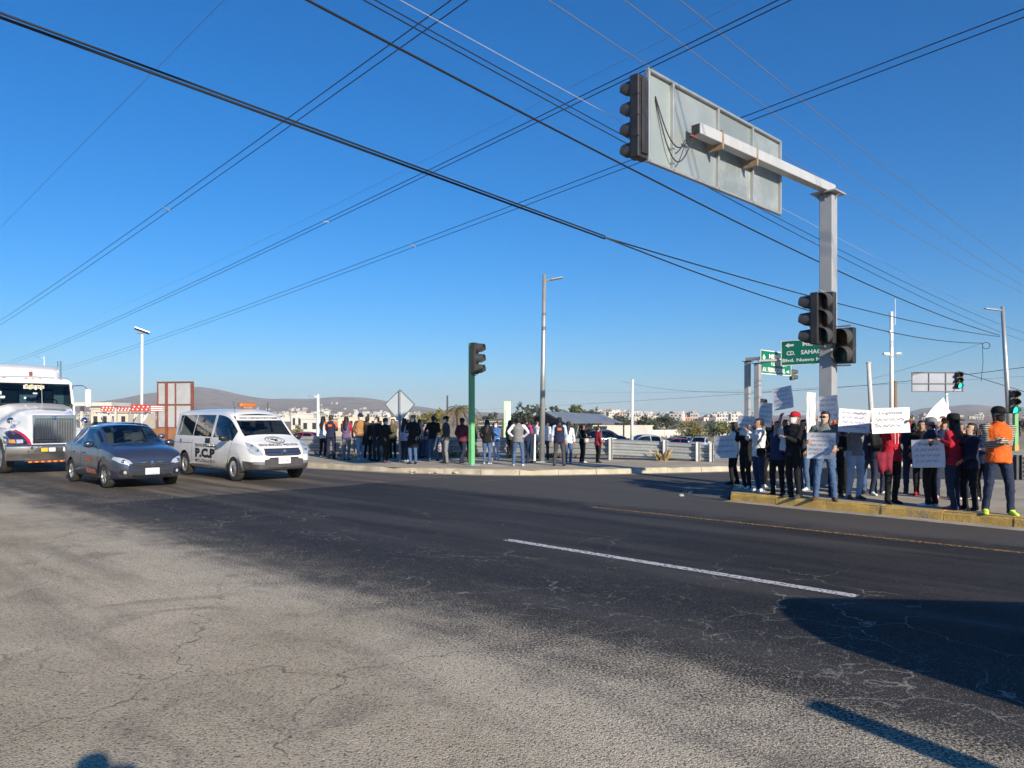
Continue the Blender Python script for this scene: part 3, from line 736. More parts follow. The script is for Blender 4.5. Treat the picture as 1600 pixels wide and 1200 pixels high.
# --- guardrails
def guardrail(name, label, pts, posts, dark=False, z0=.32, hh=.60):
    """pts: (x, y, top height) along the rail; posts: parameter positions 0..1"""
    o = thing(name, label, 'guardrail', (0, 0, 0))
    P3 = [Vector((p[0], p[1], 0)) for p in pts]; tops = [p[2] for p in pts]
    prof = [(0, 0), (.085, .05), (.085, .12), (0, .17), (0, .215), (.085, .265), (.085, .335), (0, .385), (0, .43), (.085, .48), (.085, .55), (0, .60)]
    m = galv() if not dark else mat('shaded_rail_steel', (.07, .07, .075), .6, .3, .2, 4)  # dark variant: shadow lying on the rail is put into the steel colour
    for i in range(len(P3) - 1):
        a, c = P3[i], P3[i + 1]; t = (c - a).normalized(); nn = Vector((t.y, -t.x, 0)); nn = nn if nn.y < 0 else -nn
        rs = []
        for p, zt in ((a - t * .12, tops[i]), (c + t * .04, tops[i + 1])):
            rs.append([p + nn * (d + .01 * (i % 2)) + Vector((0, 0, zt - hh + h)) for d, h in prof])
        mb = MB(); mb.rings(rs, 0, False, False); mb.rings([[p - nn * .004 for p in r] for r in rs], 0, False, False); mb.build('rail', m, o)
    for (x, y, zt) in posts:
        mb = MB()
        for dx, sx, sy in ((-.065, .012, .13), (.065, .012, .13), (0, .12, .01)): mb.box((dx, 0, (zt + .06) / 2 + KH * .5 - .05), (sx, sy, zt + .06 - KH + .1))
        mb.build('post', m, o, False, (x, y - .17, 0))
    return o
pxs = [440, 560, 700, 830, 953, 1037, 1088, 1109]
Ys = [30.5, 29.8, 29.2, 28.6, 27.6, 27.2, 26.8, 26.6]
gpts = []
for i, px in enumerate(pxs):
    Y = Ys[i]; gpts.append(((px - 800) / 1200 * Y, Y, (.93, .93, .92, .92, .90, .82, .76, .72)[i]))
guardrail('guardrail', 'long ribbed steel guardrail behind the far crowd', gpts, [gpts[i] for i in range(8)])
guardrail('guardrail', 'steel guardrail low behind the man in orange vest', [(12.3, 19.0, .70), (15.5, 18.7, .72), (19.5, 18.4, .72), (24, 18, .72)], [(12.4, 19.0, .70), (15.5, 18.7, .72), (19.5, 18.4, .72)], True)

# --- overhead wires
wblack = mat('cable_black', (.012, .012, .016), .6); wgrey = mat('cable_grey', (.16, .16, .18), .5); wpale = mat('cable_pale', (.40, .40, .42), .4)
WP = {}
def wire(label, a, za, b, zb, r=.012, sag=.0, m=None, ext=(25, 25), name='overhead_wire', group='overhead wires'):
    """a, b: photo pixels, za, zb: heights above the road"""
    p = D(a[0], a[1], (za - CAMH) * FPX / (HZ - a[1])); q = D(b[0], b[1], (zb - CAMH) * FPX / (HZ - b[1]))
    d = (q - p); L = d.length; d.normalize(); tot = L + ext[0] + ext[1]; pts = []
    for i in range(41):
        x = -ext[0] + tot * i / 40; t = x / L
        pts.append(p + d * x + Vector((0, 0, -4 * sag * t * (1 - t))))
    mb = MB(); mb.tube(pts, r, 5); o = mb.build(name, m or wblack, None, True); WP[label] = pts
    return tag(o, label, 'wire', group)
wire('thick black cable running from the upper left edge to the right lamp, upper strand', (0, 20), 7.5, (945, 369), 6.6, .020, 0, ext=(20, 0))
wire('thick black cable running from the upper left edge to the right lamp, lower strand', (0, 27), 7.44, (945, 373), 6.58, .026, 0, ext=(20, 0))
wire('black cable from the cable fork to the right lamp, upper branch', (945, 371), 6.6, (1562, 526), 7.4, .022, .35, ext=(0, 0))
wire('black cable from the cable fork to the right, lower drooping branch', (945, 371), 6.6, (1535, 536), 6.7, .022, .75, ext=(0, 0))
wire('thick black cable crossing behind the big sign arm from the top edge', (480, 0), 8.2, (1562, 524), 7.5, .024, .55, ext=(14, 0))
wire('thin black wire pair crossing behind the big sign, lower strand', (568, 0), 9.2, (1600, 532), 9.2, .014, .55)
wire('thin black wire pair crossing behind the big sign, upper strand', (586, 0), 9.3, (1600, 520), 9.3, .013, .55)
wire('pale thin wire running down to the left end of the big sign', (625, 0), 9.6, (1600, 516), 9.6, .009, .3, wpale)
wire('steep wire pair at left, upper strand', (0, 501), 10, (705, 0), 10, .013, .15, ext=(120, 20))
wire('steep wire pair at left, lower strand', (0, 508), 10, (731, 0), 10, .013, .15, ext=(120, 20))
wire('middle wire pair rising to the right past the sign, upper strand', (20, 563), 10, (1216, 0), 10, .013, .5, ext=(150, 20))
wire('middle wire pair rising to the right past the sign, lower strand', (20, 567), 10, (1236, 0), 10, .013, .5, ext=(150, 20))
wire('lowest wire pair rising to the right edge, upper strand', (110, 571), 10, (1600, 14), 10, .013, .45, ext=(150, 20))
wire('lowest wire pair rising to the right edge, lower strand', (110, 575), 10, (1600, 27), 10, .013, .45, ext=(150, 20))
wire('very thin faint wire at the upper left corner', (0, 356), 11, (350, 0), 11, .006, 0, wgrey)
wire('very thin faint wire between the middle and left wire pairs', (240, 455), 11, (800, 182), 11, .005, .1, wgrey)
wire('thin grey wire meeting the left end of the big sign', (857, 0), 10.5, (1600, 458), 10.5, .012, .45, wgrey)
wire('thin grey wire passing just above the big sign', (976, 0), 10.5, (1600, 447), 10.5, .012, .35, wgrey)
wire('thin grey wire furthest up at right', (1063, 0), 10.5, (1600, 426), 10.5, .012, .2, wgrey)
wire('low dark cable behind the signal mast at right', (1130, 613), 5.2, (1600, 574), 5.2, .022, .5, ext=(60, 20))
wire('low thin wire above the placards at right', (1100, 612), 5.6, (1600, 588), 5.6, .012, .2, wgrey, ext=(60, 20))
wire('cable sloping down right from the far green light', (1497, 580), 4.6, (1600, 612), 3.4, .022, 0, ext=(0, 20))
wire('thin wire rising from the slanted post to the right', (1362, 592), 4.6, (1535, 536), 6.7, .010, .1, wgrey, ext=(0, 0))
wire('thin wire over the parked cars', (700, 642), 3.6, (1140, 617), 4.4, .02, .2, wgrey, ext=(60, 20))
wire('dark wire dipping over the shed roof and parked cars', (860, 646), 3.2, (1140, 645), 3.2, .03, .2, wblack, ext=(60, 30))
# little spacers on the wire pairs
def on_wire(key, px):
    pts = [w for k_, w in WP.items() if k_.startswith(key)][0]
    for p, q in zip(pts[:-1], pts[1:]):
        x0, x1 = [800 + 1200 * v.x / v.y if v.y > 1 else 1e9 for v in (p, q)]
        if min(x0, x1) <= px <= max(x0, x1): return p.lerp(q, (px - x0) / (x1 - x0))
for px, which in ((262, 'steep'), (514, 'middle'), (648, 'lowest')):
    u_, l_ = [k_ for k_ in WP if k_.startswith(which)]; p, q = on_wire(u_, px - 4), on_wire(l_, px + 5)
    mb = MB(); mb.tube([p, q], .022, 6); mb.tube([p, p + (q - p) * .12], .04, 6); mb.tube([q, q + (p - q) * .12], .04, 6)
    tag(mb.build('wire_spacer', wpale), 'small pale spacer clipped on the %s wire pair' % which, 'spacer', 'wire spacers')
# hanging loop of wire at right
mb = MB(); p = D(1535, 536, 60); mb.tube([p, p + Vector((.05, 0, -1.5)), p + Vector((-.1, 0, -3.0))], .02, 5)
mb.tube([p + Vector((.3 + .3 * math.cos(t), 0, .25 * math.sin(t) - .2)) for t in [i * .5 for i in range(14)]], .03, 5)
tag(mb.build('hanging_wire', wblack), 'loose wire hanging from the cable joint near the right lamp', 'wire')
# ------------------------------------------------------------------ background: town, walls, shed, trees
def gz(x, y): return ground_z(x, y)
wallc = [mat('limewash_white', (.58, .56, .52), .9, 0, .08, .5, dirt=.3), mat('cream_render', (.62, .55, .43), .9, 0, .08, .5, dirt=.3), mat('bare_block_grey', (.36, .34, .32), .95, 0, .1, .6), mat('terracotta_render', (.45, .25, .16), .9, 0, .1, .5), mat('pale_pink_render', (.58, .45, .40), .9, 0, .08, .5)]
winm = mat('far_window_dark', (.035, .04, .05), .25, 0, .2); tankm = mat('water_tank_black', (.03, .03, .03), .5)
def house_mesh(seed, wm):
    q = random.Random(seed); mb = MB(); w, d = q.uniform(6, 11), q.uniform(6, 9); st = q.choice((1, 1, 2, 2)); h = 2.9 * st
    mb.box((0, 0, h / 2), (w, d, h)); t = .18
    for c, s in (((0, -d / 2 + t / 2, h + .2), (w, t, .4)), ((0, d / 2 - t / 2, h + .2), (w, t, .4)), ((-w / 2 + t / 2, 0, h + .2), (t, d - 2 * t, .4)), ((w / 2 - t / 2, 0, h + .2), (t, d - 2 * t, .4))): mb.box(c, s)
    for k in range(st):
        nx = q.choice((2, 3))
        for i in range(nx):
            x = -w / 2 + w * (i + .5) / nx + q.uniform(-.3, .3); zc = 1.5 + 2.9 * k
            if k == 0 and i == 0: mb.box((x, -d / 2 - .01, 1.05), (1.0, .08, 2.1), 1)
            else: mb.box((x, -d / 2 - .01, zc), (1.3, .08, 1.2), 1); mb.box((x, -d / 2 - .04, zc - .66), (1.5, .14, .1), 0)
    if st == 2 or q.random() < .5:
        mb.box((w * .25, d * .15, h + 1.1), (w * .4, d * .4, 2.2)); 
    mb.lathe([(.001, 0), (.55, 0), (.6, 1.0), (.3, 1.3), (.001, 1.35)], (-w * .25, 0, h + .02), (0, 0, 1), 8, 2)
    return mb.mesh('house', [wm, winm, tankm])
hm = [house_mesh(i, wallc[(0, 0, 1, 0, 2, 3, 0, 1, 4, 0)[i]]) for i in range(10)]
for (x0, x1, y0, y1, cnt, lab, grp) in ((-60, 262, 600, 2600, 70, 'small flat roofed house of the far town at left, behind the truck and sedan', 'far town behind the truck'),
                                        (380, 660, 520, 2900, 130, 'small flat roofed house of the far hillside town behind the van', 'far town behind the van'),
                                        (930, 1180, 600, 1480, 120, 'small flat roofed house of the far town behind the parked cars', 'far town behind the parked cars'),
                                        (1290, 1640, 800, 1700, 25, 'small flat roofed house of the far town behind the protesters', 'far town behind the protesters')):
    for i in range(cnt):
        px = rnd.uniform(x0, x1); Y = y0 * (y1 / y0) ** rnd.uniform(0, 1); x = (px - 800) / 1200 * Y
        o = link('far_house', rnd.choice(hm), None, (x, Y, gz(x, Y) - .3), rnd.uniform(-.7, .7)); tag(o, lab, 'house', grp)
def block(name, label, px0, px1, ytop, Y, depth, m, rows, cols, group=None, rz=0):
    """a larger far building: wall, roof parapet, single windows"""
    a, b_ = D(px0, ytop, Y), D(px1, ytop, Y); w = b_.x - a.x; zb = gz((a.x + b_.x) / 2, Y) - .3; h = a.z - zb
    o = thing(name, label, 'building', ((a.x + b_.x) / 2, Y, zb), rz, group)
    mb = MB(); mb.box((0, depth / 2, h / 2), (w, depth, h)); mb.build('wall', m, o)
    mb = MB(); mb.box((0, depth / 2, h + .12), (w + .3, depth + .3, .25)); mb.build('roof', m, o)
    for r in range(rows):
        for c in range(cols):
            q = MB(); q.box((-w / 2 + w * (c + .5) / cols, -.02, h * (r + .55) / rows), (w / cols * .42, .1, h / rows * .42)); q.build('window', winm, o)
    return o
block('white_building', 'white two storey block with small windows right of the van', 455, 490, 647, 210, 14, wallc[0], 1, 4)
block('white_building', 'white low block with a dark doorway next to the far crowd', 470, 512, 655, 170, 10, wallc[0], 1, 3)
block('pale_building', 'long pale building beyond the crowd near the diamond sign', 520, 600, 653, 230, 12, wallc[1], 1, 7)
block('pale_building', 'cream building with dark openings behind the truck mirror', 142, 200, 640, 130, 10, wallc[1], 1, 4)
block('white_building', 'bright white house far behind the parked cars', 1010, 1040, 660, 240, 9, wallc[0], 1, 3)
block('pale_building', 'cream house at the end of the long white wall', 1118, 1150, 659, 200, 9, wallc[1], 1, 3)
# filling station like canopy
cp = Vector((D(160, 640, 120).x, 120, gz(-60, 120)))
o = thing('canopy', 'flat white canopy on posts far behind the grey sedan', 'canopy', cp)
mb = MB(); mb.box((0, 0, 5.0), (6.0, 6, .55)); mb.build('roof', wallc[0], o)
for x in (-2.6, 2.6):
    mb = MB(); mb.box((x, -1, 2.36), (.4, .4, 4.7)); mb.build('post', wallc[0], o)
# long pale walls
def long_wall(label, a, b_, ztop, m, n=6):
    a, b_ = Vector(a), Vector(b_); o = thing('boundary_wall', label, 'wall', (a.x, a.y, 0))
    for i in range(n):
        p, q = a.lerp(b_, i / n), a.lerp(b_, (i + 1) / n); d = (q - p); zb = min(gz(p.x, p.y), gz(q.x, q.y)) - .3
        zt = ztop + rnd.uniform(-.05, .05)
        mb = MB(); mb.box(((p.x + q.x) / 2 - a.x, (p.y + q.y) / 2 - a.y, (zb + zt) / 2), (d.length * .985, .2, zt - zb), 0, None, 0, Matrix.Rotation(math.atan2(d.y, d.x), 3, 'Z')); mb.build('wall_panel', m, o)
    return o
long_wall('long white boundary wall far behind the parked cars', D(965, 680, 125), D(1150, 680, 135), D(1000, 672, 128).z, wallc[0], 8)
long_wall('low cream wall left of the white shed wall', D(500, 675, 110), D(680, 675, 100), D(560, 669, 105).z, wallc[1], 7)
long_wall('rust brown metal fence behind the white van', D(236, 690, 60), D(330, 690, 58), D(260, 669, 60).z, mat('rust_brown_sheet', (.30, .14, .06), .8, 0, .25, .8), 5)
# shed with corrugated roof
A, B, C, E, F = D(851, 643, 56), D(940, 647.5, 70), D(886, 662, 53), D(975, 661, 66), D(822, 660, 58)
o = thing('open_shed', 'open shed with grey corrugated metal roof behind the far crowd', 'shed', (A.x, A.y, -1.2))
off = Vector((A.x, A.y, -1.2)); tin = mat('corrugated_zinc', (.33, .36, .38), .45, .4, .10, .8, dirt=.35, dirtcol=(.25, .2, .16))
def roof_sheets(p0, p1, q0, q1, n):
    for i in range(n):
        a, b_, c, d = p0.lerp(p1, i / n), p0.lerp(p1, (i + 1) / n), q0.lerp(q1, (i + 1) / n), q0.lerp(q1, i / n)
        mb = MB(); rs = []
        for k in range(9):
            u = k / 8 * .97; up = Vector((0, 0, .035 * (k % 2) + .01 * (i % 2)))
            t, s_ = a.lerp(b_, u) - off + up, d.lerp(c, u) - off + up
            rs.append([t, s_, s_ - Vector((0, 0, .012)), t - Vector((0, 0, .012))])
        mb.rings(rs); mb.build('roof_sheet', tin, o)
roof_sheets(A, B, C, E, 9)
Fb = F + (B - A); roof_sheets(A, B, F, Fb, 9)
mb = MB(); dk = mat('open_gable_shade', (.10, .07, .05), .9)  # dark sheet standing in for the shade inside the open gable
for p in (A, B): pass
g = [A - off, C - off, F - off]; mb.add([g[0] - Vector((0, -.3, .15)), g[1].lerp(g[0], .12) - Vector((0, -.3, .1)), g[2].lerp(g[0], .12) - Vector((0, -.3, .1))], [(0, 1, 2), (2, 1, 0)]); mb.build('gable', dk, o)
for p in (C, E, F, C.lerp(E, .5)):
    mb = MB(); q = p - off; zb = gz(p.x, p.y) + 1.2 - .2; mb.tube([(q.x, q.y + .2, zb), (q.x, q.y + .2, q.z)], .07, 6); mb.build('post', darkmetal(), o)
mb = MB(); a, b_ = B.lerp(Fb, .7) - off, E - off
mb.box((((C - off).x + (E - off).x) / 2 + 2.2, (E - off).y + 2.5, .55), (7.2, .2, 3.0)); mb.build('wall', wallc[0], o)
o = thing('white_wall', 'bright white wall panel right of the shed behind woman in red jacket', 'wall', (D(990, 690, 72).x, 72, -1.9))
mb = MB(); mb.box((-1.0, 0, 1.35), (5.5, .2, 2.7)); mb.build('panel', wallc[0], o); mb = MB(); mb.box((-1.0, 0, 2.75), (5.7, .3, .1)); mb.build('coping', wallc[1], o)
def ribbon2(pts, w):
    vs = []
    for x, z in pts: vs += [(x, z - w / 2), (x, z + w / 2)]
    return vs, [(2 * i, 2 * i + 2, 2 * i + 3, 2 * i + 1) for i in range(len(pts) - 1)]
# dark shop board and the pale monolith
o = thing('shop_board', 'dark board with pale lettering behind the green signal post', 'sign', (D(765, 660, 62).x, 62, -1.3))
mb = MB(); mb.box((0, 0, 2.45), (2.3, .1, .72)); mb.build('board', mat('shop_board_dark', (.05, .055, .05), .6), o)
mb = MB(); mb.tube([(-1, .1, 0), (-1, .1, 2.8)], .05, 6); mb.build('post', darkmetal(), o); mb = MB(); mb.tube([(1, .1, 0), (1, .1, 2.8)], .05, 6); mb.build('post', darkmetal(), o)
for (x, z, w, h) in ((-.75, 2.6, .4, .2), (-.3, 2.6, .3, .2), (.25, 2.6, .55, .2), (.85, 2.62, .3, .16), (-.6, 2.3, .7, .14), (.2, 2.3, .5, .14), (.8, 2.28, .4, .12)):
    mb = MB(); v_ = [(x - w / 2 + w * k / 10, z + h * .3 * math.sin(k * 2.1 + x)) for k in range(11)]; g = ribbon2(v_, .05); mb.add([(q[0], -.056, q[1]) for q in g[0]], g[1]); mb.build('lettering', wallc[0], o)
o = thing('pale_monolith', 'tall narrow pale green and white sign slab behind the far crowd', 'sign', (D(792.5, 660, 45).x, 45, -.7))
mb = MB(); mb.box((0, 0, 1.65), (.42, .3, 3.3), 0, None, .03); mb.build('slab', mat('pale_green_panel', (.50, .72, .42), .5, 0, .05, .6), o)
mb = MB(); mb.box((.06, -.155, 1.9), (.22, .012, 2.4)); mb.build('face', mat('white_panel', (.8, .82, .78), .5), o)
# rusty billboard frame
bp_ = Vector((D(262, 690, 46).x, 46, -.8))
o = thing('billboard_frame', 'rusty red steel billboard frame with pale panels left of the van', 'billboard', bp_, R(-12))
rust = mat('rust_red_steel', (.24, .075, .05), .75, .1, .25, 6); sheetm = mat('weathered_white_sheet', (.42, .44, .45), .6, 0, .12, 1, dirt=.4, dirtcol=(.32, .30, .28))
zt, zm, zb_ = D(0, 597, 46).z - bp_.z, D(0, 632, 46).z - bp_.z, D(0, 668, 46).z - bp_.z
xs = [-.66, -.05, .55, 1.68]
for i in range(3):
    for (z0, z1) in ((zm, zt), (zb_, zm)):
        mb = MB(); mb.box(((xs[i] + xs[i + 1]) / 2, .03, (z0 + z1) / 2), (xs[i + 1] - xs[i] - .06, .02, z1 - z0 - .06)); mb.build('panel', sheetm, o)
for i, x in enumerate(xs):
    w = (.06, .13, .06, .13)[i]; zlo = 0 if i in (1, 3) else zb_
    mb = MB(); mb.box((x, -.03, (zlo + zt) / 2), (w, w, zt - zlo)); mb.build('upright', rust, o)
for z in (zt, zm, zb_):
    mb = MB(); mb.box(((xs[0] + xs[3]) / 2, -.035, z), (xs[3] - xs[0] + .1, .06, .06)); mb.build('rail', rust, o)

# trees
leafm = {'g': [mat('leaf_green', (.07, .095, .03), .7), mat('leaf_olive', (.11, .115, .04), .7), mat('leaf_dark', (.035, .055, .022), .7)],
         'd': [mat('leaf_deep', (.03, .045, .025), .7), mat('leaf_dark2', (.05, .06, .03), .7), mat('leaf_grey', (.07, .075, .05), .7)],
         'y': [mat('leaf_yellow', (.19, .16, .045), .7), mat('leaf_olive2', (.13, .125, .04), .7), mat('leaf_green2', (.08, .095, .03), .7)]}
barkm = mat('bark', (.09, .065, .045), .95, 0, .25, 6)
def tree(name, label, base, H, rx, kind='g', nleaf=900, ls=.22, trunk=.35, shape='round', cat='tree', group=None):
    o = thing(name, label, cat, base, 0, group); q = random.Random(hash((round(base[0] * 10), round(base[1] * 10))) & 0xffff)
    mb = MB(); tips = []
    mb.tube([(0, 0, 0), (q.uniform(-.1, .1) * rx, 0, H * trunk), (q.uniform(-.15, .15) * rx, 0, H * .8)], [H * .03 + .03, H * .022 + .02, .02], 7)
    for i in range(8):
        z0 = H * (trunk * .7 + .5 * i / 8); a = q.uniform(0, 6.28); L = rx * q.uniform(.5, .9)
        t = Vector((math.cos(a) * L, math.sin(a) * L, z0 + H * q.uniform(.1, .28))); mb.tube([(0, 0, z0), t * .55 + Vector((0, 0, z0 * .5)), t], [H * .012 + .01, H * .008 + .008, .006], 5); tips.append(t)
    mb.build('trunk', barkm, o)
    cl = []
    for i in range(14):
        a = q.uniform(0, 6.28)
        if shape == 'round': zz = H * q.uniform(trunk + .1, .95); rr = rx * math.sqrt(max(.05, 1 - ((zz / H - .62) / .42) ** 2)) * q.uniform(.35, .8)
        else: zz = H * q.uniform(.12, .97); rr = rx * (1.02 - zz / H) * q.uniform(.3, .9)
        cl.append((Vector((math.cos(a) * rr, math.sin(a) * rr, zz)), rx * q.uniform(.25, .45)))
    cl += [(t, rx * .3) for t in tips]
    mb = MB()
    for i in range(nleaf):
        c, r = q.choice(cl); d = Vector((q.gauss(0, 1), q.gauss(0, 1), q.gauss(0, .8))); d = d.normalized() * r * q.random() ** .45
        p = c + d; a = Vector((q.gauss(0, 1), q.gauss(0, 1), q.gauss(0, .6))).normalized(); b_ = a.orthogonal().normalized(); s = ls * q.uniform(.6, 1.3)
        mb.add([p - a * s * .5, p + b_ * s * .28, p + a * s * .5, p - b_ * s * .28], [(0, 1, 2, 3)], q.choice((0, 0, 1, 2)))
    mb.build('crown', leafm[kind], o); return o
def T(px, Y): x = (px - 800) / 1200 * Y; return (x, Y, gz(x, Y) - .1)
def tz(px, Y, ytop): return D(px, ytop, Y).z - T(px, Y)[2]
tree('broadleaf_tree', 'green tree with loose crown left of the tall street lamp', T(824, 58), tz(824, 58, 632), 1.5, 'd', 1400, .3)
tree('conifer', 'narrow dark conifer beside the dry palm', T(686, 60), tz(686, 60, 637), .75, 'y', 900, .25, shape='cone')
tree('conifer', 'narrow olive conifer left of the dark utility pole', T(674, 66), tz(674, 66, 645), 1.0, 'y', 900, .25, shape='cone')
tree('broadleaf_tree', 'round green tree rising behind the shed roof', T(888, 95), tz(888, 95, 633), 2.0, 'g', 1300, .4)
tree('broadleaf_tree', 'small dark tree behind the ridge of the shed', T(866, 100), tz(866, 100, 632), 1.0, 'd', 600, .35)
tree('broadleaf_tree', 'dark tree at the right end of the shed ridge', T(920, 110), tz(920, 110, 639), 1.9, 'd', 900, .4)
tree('broadleaf_tree', 'dark tree left of the tall white pole', T(972, 120), tz(972, 120, 650), 2.0, 'd', 900, .4)
tree('broadleaf_tree', 'dark tree right of the tall white pole', T(1010, 150), tz(1010, 150, 652), 2.2, 'd', 900, .45)
tree('broadleaf_tree', 'wide dark tree above the long white wall', T(1040, 160), tz(1040, 160, 653), 3.2, 'd', 1100, .5)
tree('bush', 'round olive green bush behind the parked white sedan', T(1078, 92), tz(1078, 92, 659), 1.9, 'y', 1700, .3, .12, cat='bush')
tree('broadleaf_tree', 'dark green tree left of the protesters', T(1120, 130), tz(1120, 130, 659), 2.6, 'g', 900, .4)
tree('broadleaf_tree', 'yellowish tree just left of the protesters', T(1136, 120), tz(1136, 120, 662), 1.7, 'y', 700, .4)
tree('bush', 'small shrub on the dirt right of the van', T(462, 95), tz(462, 95, 664), 1.1, 'y', 500, .25, .12, cat='bush')
tree('conifer', 'dark conifer behind the protester in red hoodie', T(1421, 70), tz(1421, 70, 650), .9, 'd', 700, .3, shape='cone')
tree('broadleaf_tree', 'far dark tree at the right edge', T(1594, 140), tz(1594, 140, 655), 2.6, 'd', 900, .45)
tree('broadleaf_tree', 'small tree with yellow green crown right of diamond sign', T(656, 64), tz(656, 64, 650), 1.3, 'y', 800, .28)
tree('broadleaf_tree', 'small dark tree right of the dry palm', T(762, 72), tz(762, 72, 641), 1.0, 'd', 700, .3)
# dry palm
pb = T(716, 52); o = thing('palm_tree', 'dry palm tree with drooping straw fronds behind the green post', 'tree', pb)
H = tz(716, 52, 640)
mb = MB(); mb.tube([(0, 0, 0), (.05, 0, H * .5), (0, 0, H)], [.2, .16, .17], 8); mb.build('trunk', barkm, o, True)
fm = [mat('dry_frond', (.30, .21, .11), .85), mat('green_frond', (.12, .12, .05), .8)]
for k in range(26):
    a = k * 2.4; L = rnd.uniform(1.3, 2.0); el = rnd.uniform(-.5, 1.0); pts = []
    for i in range(9):
        t = i / 8; pts.append(Vector((math.cos(a) * L * t, math.sin(a) * L * t, H + L * (el * t - (1.0 + max(0, el) * .6) * t * t * .8))))
    mb = MB(); mb.tube(pts, .02, 4)
    for i in range(1, 9):
        d = (pts[i] - pts[i - 1]).normalized(); sd_ = d.cross(Vector((0, 0, 1))).normalized()
        for s in (-1, 1):
            for j in (0, .5):
                p = pts[i - 1].lerp(pts[i], j); tip = p + sd_ * s * .34 * (1 - i / 14) + d * .2 + Vector((0, 0, -.2)); mb.add([p - d * .025, p + d * .025, tip], [(0, 1, 2)])
    mb.build('frond', fm[0] if el < .45 else fm[1], o)
# scrub on the slope behind the parked cars
pts = []
for i in range(260):
    Y = rnd.uniform(62, 122); px = rnd.uniform(930, 1150); x = (px - 800) / 1200 * Y; pts.append(((x, Y, gz(x, Y)), rnd.uniform(1.5, 3.2)))
tufts('dry_scrub', pts, 'dry brown scrub on the dirt behind the parked cars', [mat('scrub_brown', (.20, .13, .07), .9), mat('scrub_olive', (.15, .13, .06), .9)], .15, .35, 22)
# thin bright air: far hills fade
hz_ = MB(); hz_.box((0, 3700, 118), (15000, 8200, 250)); hzm = bpy.data.materials.new('haze_air'); hzm.use_nodes = True; nt = hzm.node_tree
nt.nodes.remove(nt.nodes['Principled BSDF']); pv = nt.nodes.new('ShaderNodeVolumePrincipled'); pv.inputs['Density'].default_value = .00013; pv.inputs['Color'].default_value = (.74, .86, 1, 1); pv.inputs['Anisotropy'].default_value = 0.0
nt.links.new(pv.outputs[0], nt.nodes['Material Output'].inputs['Volume'])
ho = hz_.build('haze', hzm); tag(ho, 'thin pale haze over the far hills', 'haze', kind='stuff')
# ------------------------------------------------------------------ vehicles
def poly_grid(poly, step=.06):
    bm = bmesh.new(); bm.faces.new([bm.verts.new((p[0], p[1], 0)) for p in poly]); bmesh.ops.triangulate(bm, faces=bm.faces[:])
    for k in range(6):
        es = [e for e in bm.edges if e.calc_length() > step]
        if not es: break
        bmesh.ops.subdivide_edges(bm, edges=es, cuts=1); bmesh.ops.triangulate(bm, faces=bm.faces[:])
    bm.verts.index_update(); vs = [(v.co.x, v.co.y) for v in bm.verts]; fs = [tuple(v.index for v in f.verts) for f in bm.faces]; bm.free()
    return vs, fs

